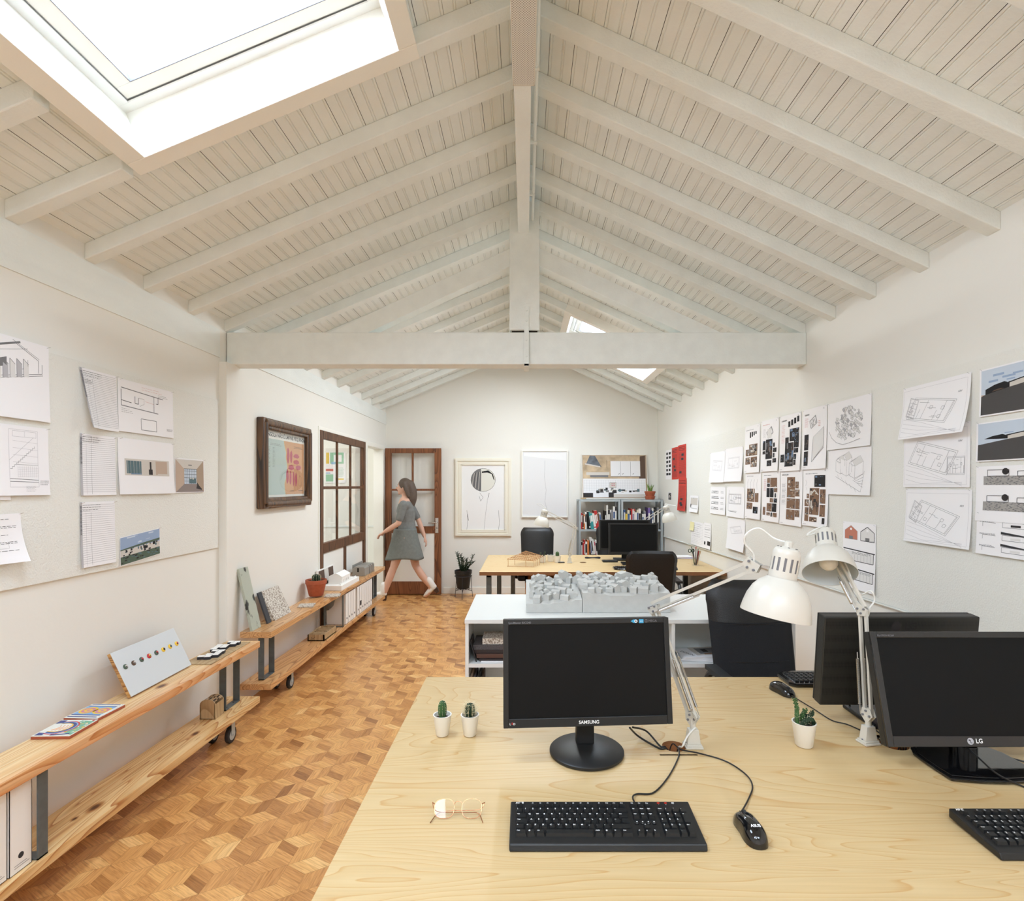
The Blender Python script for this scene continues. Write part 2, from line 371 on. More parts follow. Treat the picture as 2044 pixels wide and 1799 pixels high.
    MATS['oak_blocks'] = m; me.materials.append(m)
    o = bpy.data.objects.new('floor', me); COL.objects.link(o); return struct(o, 'oak floor of rhombic blocks')
parquet()

# boards of the roof: profile with beads and open joints, extruded along the room
def ceiling():
    mb = MB(); pitch = .0525
    for s in (-1, 1):
        zf = zl if s < 0 else zr; X = 2.06 if s < 0 else 1.95
        n = int(X/pitch)+1; nrm = Vector((s*(SL if s < 0 else SR), 0, 1)).normalized()
        for i in range(n):
            x0, x1 = i*pitch, min((i+1)*pitch, X)
            cuts = [(Y0-.1, YB+.1)]
            for (ss, xa, xb, ya, yb) in SKY:
                if ss == s and x1 > xa-.005 and x0 < xb+.005:
                    nc = []
                    for (a, b) in cuts:
                        if ya < b and yb > a: nc += [(a, ya), (yb, b)]
                        else: nc.append((a, b))
                    cuts = nc
            joint = i % 2 == 0; dark = joint and (i*7+3) % 3 != 0
            g = [(0, 0)]
            if joint: g += [(.003, 0), (.0032, .007), (.0048, .007), (.005, 0), (.012, 0), (.015, .004), (.018, 0)]
            else: g += [(.004, 0), (.007, .004), (.010, 0), (.013, 0), (.016, .004), (.019, 0)]
            g += [(pitch, 0)]
            for (a, b) in cuts:
                for q in range(len(g)-1):
                    (u0, d0), (u1, d1) = g[q], g[q+1]
                    P = [Vector((s*(x0+u), y, zf(x0+u))) + nrm*dd for (u, dd) in ((u0, d0), (u1, d1)) for y in (a, b)]
                    mb.quad(P[0], P[1], P[3], P[2], 'gap_dark' if dark and q in (1, 2, 3) and d1+d0 >= .007 else 'ceiling_paint')
    # unseen backing above the boards, added to block the sky
    for s in (-1, 1):
        S = SL if s < 0 else SR; hh = HL if s < 0 else HR
        xs = [0]+sorted({v for (ss, xa, xb, ya, yb) in SKY if ss == s for v in (xa-.01, xb+.01)})+[2.2]
        ys = [Y0-.3]+sorted({v for (ss, xa, xb, ya, yb) in SKY if ss == s for v in (ya-.01, yb+.01)})+[YB+.3]
        for i in range(len(xs)-1):
            for j in range(len(ys)-1):
                cx, cy = (xs[i]+xs[i+1])/2, (ys[j]+ys[j+1])/2
                if any(ss == s and xa < cx < xb and ya < cy < yb for (ss, xa, xb, ya, yb) in SKY): continue
                P = [tuple(Vector((s*x, y, hh-S*x))+Vector((s*S, 0, 1)).normalized()*.03) for x in (xs[i], xs[i+1]) for y in (ys[j], ys[j+1])]
                mb.quad(P[0], P[1], P[3], P[2], 'gap_dark')
    return struct(mb.build('ceiling'), 'white painted beadboard ceiling')
ceiling()

# walls
TH = .15
m_ = MB(); m_.box(XL-TH, XL, Y0, 3.73, 0, 2.75, 'wall_paint'); m_.box(XL-.002, XL+.006, Y0, 3.6, 2.418, 2.605, 'beam_paint')
m_.box(XL-.002, -1.995, 3.60, 3.735, 0, 2.39, 'wall_paint')
for (y0, y1, z0, z1) in ((3.73, 5.28, 0, 2.78), (5.28, 6.78, 0, .10), (5.28, 6.78, 2.11, 2.78), (6.78, 6.86, 0, 2.78), (6.86, 7.64, 2.10, 2.78), (7.64, YB+.1, 0, 2.78)):
    m_.box(XF-.12, XF, y0, y1, z0, z1, 'wall_paint')
m_.box(XF-.001, XF+.008, 3.74, YB, 2.445, 2.62, 'beam_paint')
struct(m_.build('wall_left'))
m_ = MB(); m_.box(XR, XR+TH, Y0, YB+.1, 0, 2.80, 'wall_paint'); struct(m_.build('wall_right'))
m_ = MB(); m_.prism([(-2.2, 0), (2.1, 0), (2.1, 2.75), (0, 3.62), (-2.2, 2.72)], -(YB+TH), -YB, 'wall_paint', Matrix.Rotation(R(90), 4, 'X')); struct(m_.build('wall_back'))
m_ = MB(); m_.prism([(-2.2, 0), (2.1, 0), (2.1, 2.75), (0, 3.62), (-2.2, 2.72)], -Y0, -(Y0-TH), 'wall_paint', Matrix.Rotation(R(90), 4, 'X')); struct(m_.build('wall_rear'))
m_ = MB(); m_.box(-1.18, XR, YB-.015, YB, 0, .09, 'trim_white'); struct(m_.build('baseboard_back'))
m_ = MB(); m_.box(XR-.015, XR, Y0, YB-.015, 0, .09, 'trim_white'); struct(m_.build('baseboard_right'))
# pin boards
m_ = MB(); m_.box(XL, XL+.012, .4, 3.57, 1.15, 2.13, 'panel_paint'); struct(m_.build('trim_1', bevel=.002), 'textured white pin board on the left wall')
m_ = MB(); a, b = XR-.012, XR
m_.hexa([(a, 1.2, .955), (b, 1.2, .955), (a, 7.5, .868), (b, 7.5, .868), (a, 1.2, 2.105), (b, 1.2, 2.105), (a, 7.78, 2.05), (b, 7.78, 2.05)], 'panel_paint'); struct(m_.build('trim_2'), 'long white pin board on the right wall')
m_ = MB(); m_.hexa([(a-.006, 1.2, .945), (b, 1.2, .945), (a-.006, 7.5, .858), (b, 7.5, .858), (a-.006, 1.2, .953), (b, 1.2, .953), (a-.006, 7.5, .866), (b, 7.5, .866)], 'beam_paint'); struct(m_.build('trim_3'), 'slim ledge under the right pin board')
TN = [3]
def trim(mb, label=None, bevel=.004):
    TN[0] += 1; return struct(mb.build('trim_%d' % TN[0], bevel=bevel), label)
# rafters: near faces at these distances; interrupted by the skylights
def rafter(s, y, spans, wy=.065, dz=.075):
    zf = zl if s < 0 else zr
    for (xa, xb) in spans:
        mb = MB(); P = []
        for dzz in (-dz, .0):
            for yy in (y, y+wy):
                for x in (xa, xb): P.append((s*x, yy, zf(x)+dzz))
        mb.hexa(P, 'beam_paint'); trim(mb, 'white painted rafter')
for s in (-1, 1):
    ys = ([2.114+.385*k for k in range(-13, 4)] + [3.66] + [4.06+.43*k for k in range(9)]) if s < 0 else ([2.177+.385*k for k in range(-13, 4)] + [3.69] + [4.10+.42*k for k in range(9)])
    for y in ys:
        hit = [q for q in SKY if q[0] == s and q[3]-.12 < y < q[4]+.04]
        X = 2.045 if s < 0 else XR
        if hit: q = hit[0]; rafter(s, y, [(.03, q[1]-.07), (q[2]+.07, X)])
        else: rafter(s, y, [(.03, X)])
mb = MB(); mb.box(-.048, .027, Y0, 3.668, 3.28, 3.55, 'beam_paint'); trim(mb, 'ridge beam')
mb = MB(); mb.box(-.048, .027, 3.80, YB, 3.28, 3.55, 'beam_paint'); trim(mb)
mb = MB(); mb.box(XL+.005, XR, 3.68, 3.82, 2.39, 2.61, 'beam_paint'); trim(mb, 'horizontal tie beam of the truss', .006)
mb = MB(); mb.box(-.106, .099, 3.665, 3.80, 2.622, 3.50, 'beam_paint'); trim(mb, 'king post of the truss', .006)
mb = MB(); mb.box(-.09, .085, 3.69, 3.79, 2.61, 2.622, 'gap_dark'); trim(mb, None, 0)
for s in (-1, 1):
    mb = MB(); P = []
    for (za, zb) in ((3.09-.02, 2.53-.02), (3.20, 2.62)):
        for yy in (3.69, 3.79):
            P += [(s*.09, yy, za), (s*1.40, yy, zb-.0)]
    mb.hexa([(s*.09, 3.69, 3.07), (s*1.37, 3.69, 2.475), (s*.09, 3.79, 3.07), (s*1.37, 3.79, 2.475), (s*.09, 3.69, 3.195), (s*1.37, 3.69, 2.60), (s*.09, 3.79, 3.195), (s*1.37, 3.79, 2.60)], 'beam_paint'); trim(mb, 'sloping principal rafter of the truss')
mb = MB(); mb.box(-.006, .026, 3.655, 3.668, 2.375, 2.78, 'beam_paint'); mb.box(-.006, .026, 3.655, 3.83, 2.372, 2.39, 'beam_paint')
for z in (2.44, 2.55, 2.68, 2.75): mb.cyl((.010, 3.655, z), (.010, 3.648, z), .006, 'beam_paint', 8)
trim(mb, 'iron strap tying the post to the beam', .001)
# conduit beside the ridge
mb = MB(); mb.cyl((.05, Y0, 3.36), (.05, 3.64, 3.36), .009, 'beam_paint', 8)
for k in range(8): mb.box(.027, .062, -.2+.5*k, -.185+.5*k, 3.345, 3.372, 'beam_paint')
trim(mb, 'painted conduit clipped along the ridge beam', 0)

# skylights
def skylight(num, s, xa, xb, ya, yb):
    S = SL if s < 0 else SR; hh = HL if s < 0 else HR
    o = Vector((s*xb, ya, hh-S*xb)); u = Vector((-s*1, 0, S)).normalized(); v = Vector((0, 1, 0)); n = Vector((s*S, 0, 1)).normalized()
    Ls = (xb-xa)*math.sqrt(1+S*S); W = yb-ya
    M = Matrix.Identity(4)
    for i in range(3): M[i][0] = u[i]; M[i][1] = v[i]; M[i][2] = n[i]; M[i][3] = o[i]
    def ring(mb, a0, a1, z0, z1, m): # a0: outer offset outward, a1: inner offset
        mb.box(-a0, Ls+a0, -a0, a1, z0, z1, m, M); mb.box(-a0, Ls+a0, W-a1, W+a0, z0, z1, m, M)
        mb.box(-a0, a1, a1, W-a1, z0, z1, m, M); mb.box(Ls-a1, Ls+a0, a1, W-a1, z0, z1, m, M)
    c = MB(); ring(c, .075, 0, -.075, .012, 'trim_white'); c.v = c.v
    ring(c, .02, .0, .012, .15, 'trim_white')
    root = struct(c.build('window_%d' % num, bevel=.003), 'skylight with white lining and sash')
    f = MB(); ring(f, .01, .04, .11, .19, 'sky_frame'); ring(f, -.0390, .0405, .116, .122, 'seal_grey'); f.build('window_frame', root, bevel=.003)
    g = MB(); ring(g, -.043, .10, .120, .165, 'trim_white'); ring(g, -.0995, .1025, .1195, .16, 'ink_soft')
    sash = g.build('sash', root, bevel=.003)
    p = MB(); p.box(.10, Ls-.10, .10, W-.10, .1225, .1265, 'window_glass', M); p.build('pane', root)
    h = MB()
    h.tube([M @ Vector(q) for q in ((Ls-.055, W-.30, .118), (Ls-.06, W-.30, .09), (Ls-.06, W-.12, .09), (Ls-.055, W-.12, .118))], .007, 'sky_frame', 8)
    h.build('window_handle', root)
for i, (s, xa, xb, ya, yb) in enumerate(SKY): skylight(i+1, s, xa, xb, ya, yb)  # includes the added pair behind the camera

# wooden internal window on the far left wall: three by two panes above two painted panels
def left_window():
    x0, x1 = XF-.032, XF+.014; Ya, Yb = 5.286, 6.774
    f = MB(); W = 'window_wood'
    f.box(x0, x1, Ya, Ya+.075, .10, 2.11, W); f.box(x0, x1, Yb-.085, Yb, .10, 2.11, W)
    f.box(x0, x1, Ya+.075, Yb-.085, 2.03, 2.11, W); f.box(x0, x1, Ya+.075, Yb-.085, .885, .985, W); f.box(x0, x1, Ya+.075, Yb-.085, .10, .18, W)
    f.box(x0+.012, x1-.012, Ya+.07, Yb-.08, 1.525, 1.555, W)
    for k in (1, 2):
        yc = Ya+.075+(Yb-Ya-.16)*k/3; f.box(x0+.012, x1-.012, yc-.014, yc+.014, .98, 2.04, W)
    yc = (Ya+Yb)/2; f.box(x0, x1-.006, yc-.035, yc+.035, .18, .89, W)
    root = struct(f.build('window_5', bevel=.004), 'dark wood internal window with six panes')
    for a in range(3):
        ya = Ya+.075+(Yb-Ya-.16)*a/3+.012; yb_ = Ya+.075+(Yb-Ya-.16)*(a+1)/3-.012
        for (za, zb) in ((.985, 1.53), (1.55, 2.03)):
            p = MB(); p.box(XF-.012, XF-.008, ya, yb_, za, zb, 'clear_glass'); p.build('pane', root)
    for (ya, yb_) in ((Ya+.07, yc-.03), (yc+.03, Yb-.08)):
        p = MB(); p.box(XF-.025, XF-.004, ya, yb_, .17, .89, 'wall_paint'); o = p.build('panel', root); o['label'] = 'off-white painted panel'
left_window()
m_ = MB(); m_.box(XF-.115, XF+.006, 5.25, 5.285, .09, 2.111, 'trim_white'); m_.box(XF-.115, XF+.006, 5.25, 6.79, 2.111, 2.145, 'trim_white'); trim(m_, 'white window reveal', .002)
m_ = MB(); m_.box(XF-.13, XF+.012, 6.80, 6.868, 0, 2.075, 'trim_white'); m_.box(XF-.13, XF+.012, 7.625, 7.695, 0, 2.075, 'trim_white'); m_.box(XF-.13, XF+.012, 6.80, 7.695, 2.075, 2.13, 'trim_white'); trim(m_, 'white frame of the doorway', .002)

# door leaf, open flat against the back wall
def door():
    hx, y0, y1 = -2.0, 7.70, 7.74; Wd = .80; W = 'oak_door'; top = 2.098
    zz = lambda py: H-(py-VY)*7.7/F
    f = MB()
    f.box(hx, hx+.088, y0, y1, .01, top, W); f.box(hx+Wd-.095, hx+Wd, y0, y1, .01, top, W)
    f.box(hx+.088, hx+Wd-.095, y0, y1, zz(904.6), top, W); f.box(hx+.088, hx+Wd-.095, y0, y1, zz(1064.5), zz(1051), W); f.box(hx+.088, hx+Wd-.095, y0, y1, .01, zz(1161), W)
    f.box(hx+.08, hx+Wd-.09, y0+.006, y1-.006, zz(980), zz(976), W); xc = hx+.39; f.box(xc-.014, xc+.014, y0+.006, y1-.006, zz(1052), zz(904), W)
    root = struct(f.build('door_1', origin=(hx, y0, 0), bevel=.003), 'brown wooden door with four panes, standing open')
    for (xa, xb) in ((hx+.085, xc-.012), (xc+.012, hx+Wd-.092)):
        for (za, zb) in ((zz(976.5), zz(904)), (zz(1051.5), zz(979.5))):
            p = MB(); p.box(xa, xb, y0+.018, y0+.022, za, zb, 'clear_glass'); p.build('pane', root, world=True)
    p = MB(); p.box(hx+.08, hx+Wd-.09, y0+.012, y0+.03, zz(1162), zz(1064), 'wall_paint'); p.build('panel', root, world=True)['label'] = 'off-white painted lower panel'
    hd = MB(); px_ = hx+Wd-.06; zc = zz(1046); hd.box(px_-.022, px_+.022, y0-.005, y0, zc-.13, zc+.085, 'chrome')
    hd.cyl((px_, y0, zc+.02), (px_, y0-.045, zc+.02), .009, 'chrome', 10); hd.tube([(px_, y0-.045, zc+.02), (px_-.05, y0-.047, zc+.02), (px_-.115, y0-.045, zc+.018)], .009, 'chrome', 10)
    hd.cyl((px_, y0-.005, zc-.06), (px_, y0-.007, zc-.06), .008, 'ink', 8)
    hd.build('door_handle', root, world=True, bevel=.001)
door()

# next room seen through the panes
m_ = MB(); m_.box(-4.3, XF-.12, 3.9, 3.98, 0, 2.7, 'wall_paint'); m_.box(-4.38, -4.3, 3.9, 7.9, 0, 2.7, 'wall_paint'); struct(m_.build('wall_next_room'))
m_ = MB(); m_.box(-4.38, XF-.1, 7.79, 7.803, 0, 2.7, 'trim_white'); m_.box(-4.3, XF-.1, 7.775, 7.79, .965, .985, 'ceiling_paint'); struct(m_.build('wall_next_room_back'))
m_ = MB(); m_.box(-4.38, XF-.12, 3.9, 7.88, 2.62, 2.7, 'trim_white'); struct(m_.build('ceiling_next_room'))
m_ = MB(); m_.box(-4.38, XF, 3.9, 7.88, -.08, -.001, 'laminate'); struct(m_.build('floor_next_room'))

# perforated lamp housing under the ridge beam
mb = MB()
t = thing('ridge_lamp', 'long perforated white metal lamp housing fixed under the ridge beam', 'lamp', (-.005, 1.3, 3.17))
b = MB(); b.box(-.045, .045, -1.2, .87, .085, .108, 'white_metal'); b.box(-.045, -.040, -1.2, .87, 0, .085, 'white_metal'); b.box(.040, .045, -1.2, .87, 0, .085, 'white_metal'); b.box(-.045, .045, .862, .87, 0, .085, 'white_metal'); b.build('housing', t, bevel=.001)
g = MB(); mat('grille_metal', srgb(214, 212, 206), .45); nt = MATS['grille_metal'].node_tree
vv = nt.nodes.new('ShaderNodeTexVoronoi'); vv.inputs['Scale'].default_value = 150; vv.inputs['Randomness'].default_value = 0.0; tc_ = nt.nodes.new('ShaderNodeTexCoord'); mp_ = nt.nodes.new('ShaderNodeMapping'); mp_.inputs['Rotation'].default_value = (0, 0, R(45)); nt.links.new(tc_.outputs['Object'], mp_.inputs[0]); nt.links.new(mp_.outputs[0], vv.inputs['Vector'])
rp = nt.nodes.new('ShaderNodeValToRGB'); rp.color_ramp.elements[0].position = .3; rp.color_ramp.elements[0].color = (.30, .29, .27, 1); rp.color_ramp.elements[1].position = .42; rp.color_ramp.elements[1].color = (*srgb(222, 220, 214), 1); nt.links.new(vv.outputs['Distance'], rp.inputs[0]); nt.links.new(rp.outputs[0], nt.nodes['Principled BSDF'].inputs['Base Color'])
g.box(-.040, .040, -1.2, .862, .001, .004, 'grille_metal')
g.build('grille', t)

# ------------------------------------------------------------------ sheets pinned to walls
class Sheet:
    """a sheet with printed marks; u runs to the right and v upwards, in metres, seen from the room"""
    def __init__(s, o, ud, vd, nd, w, h, curl=.0, corner=.0, side=0, base='paper', skew=0.0):
        s.o, s.u, s.v, s.n = Vector(o), Vector(ud), Vector(vd), Vector(nd)
        s.w, s.h, s.curl, s.corner, s.side, s.skew = w, h, curl, corner, side, skew
        s.mb = MB(); s.k = 1
        N = 8; vs = []; fs = []
        for j in range(N+1):
            for i in range(N+1): vs.append(s.map(w*i/N, h*j/N, 0))
        for j in range(N):
            for i in range(N): a = j*(N+1)+i; fs.append((a, a+1, a+N+2, a+N+1))
        s.mb.add(vs, fs, base, smooth=True)
    def map(s, u, v, e):
        b = 1-v/s.h; a = u/s.w
        d = .0025 + s.curl*b*b + s.corner*max(0, (b+a)/2-.5)**2*4 + s.side*(1-a)**2*b
        return s.o + s.u*(u+s.skew*b) + s.v*v + s.n*(d+e)
    def rect(s, a, b, c, d, m): # fractions of the sheet: left, bottom, right, top
        s.k += 1; e = .0004+.000005*s.k
        u0, u1, v0, v1 = a*s.w, c*s.w, b*s.h, d*s.h
        nu = max(1, int(abs(u1-u0)/.04)); nv = max(1, int(abs(v1-v0)/.04)); vs = []; fs = []
        for j in range(nv+1):
            for i in range(nu+1): vs.append(s.map(u0+(u1-u0)*i/nu, v0+(v1-v0)*j/nv, e))
        for j in range(nv):
            for i in range(nu): q = j*(nu+1)+i; fs.append((q, q+1, q+nu+2, q+nu+1))
        s.mb.add(vs, fs, m)
    def poly(s, P, m):
        s.k += 1; s.mb.add([s.map(x*s.w, y*s.h, .0004+.000005*s.k) for x, y in P], [tuple(range(len(P)))], m)
    def line(s, P, m='ink_soft', t=.0011, closed=False):
        P = [Vector((x*s.w, y*s.h)) for x, y in P]; s.k += 1
        if closed: P.append(P[0])
        for a, b in zip(P, P[1:]):
            L = (b-a).length
            if L < 1e-6: continue
            d = (b-a)/L; q = Vector((-d.y, d.x))*t/2; n = max(1, int(L/.04)); vs = []
            for i in range(n+1):
                c = a+(b-a)*i/n; e = .0004+.000005*s.k; vs += [s.map(c.x+q.x, c.y+q.y, e), s.map(c.x-q.x, c.y-q.y, e)]
            s.mb.add(vs, [(2*i, 2*i+1, 2*i+3, 2*i+2) for i in range(n)], m)
    def box(s, a, b, c, d, m='ink_soft', t=.0011): s.line([(a, b), (c, b), (c, d), (a, d)], m, t, True)
    def words(s, a, b, c, d, n, m='ink_soft', t=.0012, seed=1, fill=.8): # rows of small writing
        r = random.Random(seed)
        for i in range(n):
            y = d-(d-b)*(i+.5)/n; x = a; end = c-(c-a)*(1-fill)*r.random()
            while x < end:
                l = (c-a)*(.04+.12*r.random()); s.line([(x, y), (min(x+l, end), y)], m, t); x += l+(c-a)*.03
    def text(s, txt, x, y, size, m='ink', align='LEFT', bold=.01):
        vs, fs = text_geo(txt, align, bold)
        s.k += 1; s.mb.add([s.map(x*s.w+p*size, y*s.h+q*size, .0004+.000005*s.k) for p, q in vs], fs, m)
    def photo(s, a, b, c, d, cols, seed=0, n=14):
        r = random.Random(seed); s.rect(a, b, c, d, cols[0])
        for i in range(n*3):
            w_, h_ = (c-a)*(.04+.26*r.random()**1.5), (d-b)*(.04+.26*r.random()**1.5)
            x = a+(c-a-w_)*r.random(); y = b+(d-b-h_)*r.random(); k = cols[1+r.randrange(len(cols)-1)]
            sh = (c-a)*.1*(r.random()-.5); x1 = min(c, max(a, x+w_+sh))
            s.poly([(x, y), (x+w_, y), (x1, y+h_), (min(c, max(a, x+sh)), y+h_)], k)
    def finish(s, name, label, cat, group=None, pins=(1, 1), world_origin=None):
        c = s.map(s.w/2, s.h/2, 0)
        o = s.mb.build(name, origin=c); tag(o, label, cat, group)
        for i, p in enumerate(pins):
            if not p: continue
            a = s.map(s.w*(.03 if i == 0 else .97), s.h*.975, 0)-c
            b = MB(); b.tube([a-s.n*.004, a+s.n*.012+s.v*.006+s.u*.006], .0009, 'chrome', 6); b.build('pin', o)
        return o
for n_, c_ in dict(ph_dark=(46, 42, 42), ph_brown=(92, 72, 60), ph_tan=(168, 148, 128), ph_grey=(120, 120, 122), ph_light=(206, 200, 192), ph_black=(22, 21, 24), ph_wood=(128, 98, 76), ph_blue=(110, 132, 160),
                   ph_sky=(150, 170, 200), ph_skyl=(196, 208, 222), ph_green=(82, 98, 82), ph_teal=(86, 110, 116), ph_road=(74, 72, 72), ph_sand=(188, 166, 148), ph_floor=(140, 128, 124), tint=(224, 223, 222), pink=(206, 120, 110), brickred=(196, 126, 104), yellow_note=(240, 232, 180),
                   ph_yellow=(226, 196, 90), ph_mint=(150, 200, 170), ph_cyan=(150, 190, 220)).items(): mat(n_, srgb(*c_), .75, bump=(40, 0))
XP = XR-.012
def RS(px0, py0, px1, py1, off=.0, X=XP, **k):
    X = X-off; y0 = F*X/(px0-VX); y1 = F*X/(px1-VX)
    zt = H-(py0-VY)*y0/F; zb = H-(py1-VY)*y1/F
    return Sheet((X, y0, zb), (0, -1, 0), (0, 0, 1), (-1, 0, 0), y0-y1, zt-zb, **k)
def LS(px0, py0, px1, py1, off=.0, X=XL+.012, **k): # px0/py0 right-hand bottom reference given by (px1, py1)
    X = X+off; y0 = F*X/(px0-VX); y1 = F*X/(px1-VX)
    zt = H-(py0-VY)*y0/F; zb = H-(py1-VY)*y1/F
    return Sheet((X, y0, zb), (0, 1, 0), (0, 0, 1), (1, 0, 0), y1-y0, zt-zb, **k)

def plan_marks(s, seed, m='ink_soft', t=.0013, rot=-.35, box=(.1, .15, .9, .85)):
    r = random.Random(seed); a, b, c, d = box
    def T(x, y): # rotated plan coordinates
        x -= .5; y -= .5; X = x*math.cos(rot)-y*math.sin(rot); Y = x*math.sin(rot)+y*math.cos(rot)
        return (a+(c-a)*(X*.9+.5), b+(d-b)*(Y*.9+.5))
    P = lambda *q: s.line([T(x, y) for x, y in q], m, t)
    P((.05, .2), (.95, .2), (.95, .8), (.05, .8), (.05, .2)); P((.08, .24), (.92, .24), (.92, .76), (.08, .76), (.08, .24))
    x = .08
    while x < .85:
        x += .1+.18*r.random(); P((min(x, .9), .24), (min(x, .9), .76 if r.random() < .5 else .5))
    for i in range(4):
        y = .3+.4*r.random(); x = .1+.5*r.random(); P((x, y), (x+.1+.2*r.random(), y))
    for i in range(3):
        x, y = .1+.7*r.random(), .28+.3*r.random(); P((x, y), (x+.06, y), (x+.06, y+.08), (x, y+.08), (x, y))
# --- right wall, from the far corner
s = RS(1329, 900, 1341, 957); r = random.Random(3)
for i in range(6):
    for j in range(2): x = .12+.42*j; y = .84-.14*i; s.rect(x, y, x+.25+.12*r.random(), y+.08, 'ph_black')
s.finish('pinned_print', 'white sheet with rows of small dark pictures, left of the red posters', 'print')
def red(s, seed, n=26):
    s.words(.1, .06, .9, .78, n, 'ink', .0026, seed, .9); s.words(.1, .82, .9, .95, 3, 'ink', .006, seed+5, .9)
    r = random.Random(seed)
    for i in range(3): x, y = .15+.3*r.random(), .1+.6*r.random(); s.rect(x, y, x+.28, y+.07, 'ink')
s = RS(1341.5, 895, 1354, 957, base='red_card'); red(s, 1); s.finish('red_poster', 'red poster with black print beside the white sheet of small dark pictures', 'poster', 'red posters by the far corner', (1, 0))
s = RS(1354, 890, 1370, 955, base='red_card'); red(s, 2); s.finish('red_poster', 'red poster at the upper right of the three red posters', 'poster', 'red posters by the far corner')
s = RS(1355, 955.5, 1371, 1021, base='red_card', curl=.02); red(s, 7); s.finish('red_poster', 'lowest red poster, hanging below the two others', 'poster', 'red posters by the far corner', (1, 0))
s = RS(1334, 983, 1341, 999); s.photo(.1, .05, .9, .95, ['ph_black', 'ph_grey', 'ph_dark', 'ph_light'], 3); s.finish('small_photo', 'small black photo pinned below the white sheet beside the red posters', 'photo', None, (0, 0))
s = RS(1378, 989, 1395, 1024, curl=.015); s.photo(.1, .45, .9, .85, ['ph_light', 'ph_tan', 'ph_grey', 'pink'], 4, 8); s.box(.1, .45, .9, .85, 'ink'); s.line([(.1, .25), (.9, .22)], 'ink', .003); s.rect(.1, .3, .2, .5, 'ph_black')
s.finish('pinned_print', 'small white print with a pale room picture, right of the lowest red poster', 'print')
for i, (a, b, c, d, lab) in enumerate(((1418.6, 905, 1448, 963, 'faint plan sheet, upper left of the five plan sheets beside the photo boards'), (1448.5, 897, 1484, 961, 'faint plan sheet at the upper right of the plan sheets, against the photo boards'),
                                       (1418.6, 972, 1449, 1029, 'white sheet of bold small section drawings below the faint plan sheets'), (1451.6, 972, 1487, 1035.6, 'white sheet with a bold floor plan beside the lower row of photo boards'),
                                       (1453, 1034, 1488, 1104, 'lowest plan sheet, hanging alone under the bold floor plan'))):
    s = RS(a, b, c, d, curl=.02 if i in (0, 1, 4) else .008, skew=.0)
    if i in (0, 1, 4): plan_marks(s, 20+i, 'ink_pale', .0016, .1*(i-1), (.12, .25 if i < 4 else .45, .9, .85))
    elif i == 2:
        for k in range(4): y = .82-.2*k; plan_marks(s, k, 'ink_soft', .002, 0, (.05, y-.08, .6, y+.06)); s.words(.08, y-.06, .6, y-.03, 1, 'ink', .003, k); s.words(.7, y-.06, .9, y+.04, 2, 'ink_soft', .003, k)
    else:
        plan_marks(s, 9, 'ink_soft', .002, 0, (.05, .3, .9, .9)); s.line([(.15, .9), (.1, .6), (.1, .2), (.6, .2)], 'ink', .002); s.words(.5, .6, .9, .68, 1, 'ink', .005, 2); s.words(.2, .15, .6, .2, 1, 'ink', .004, 3)
    s.finish('plan_sheet', lab, 'drawing', 'plan sheets beside the photo boards')
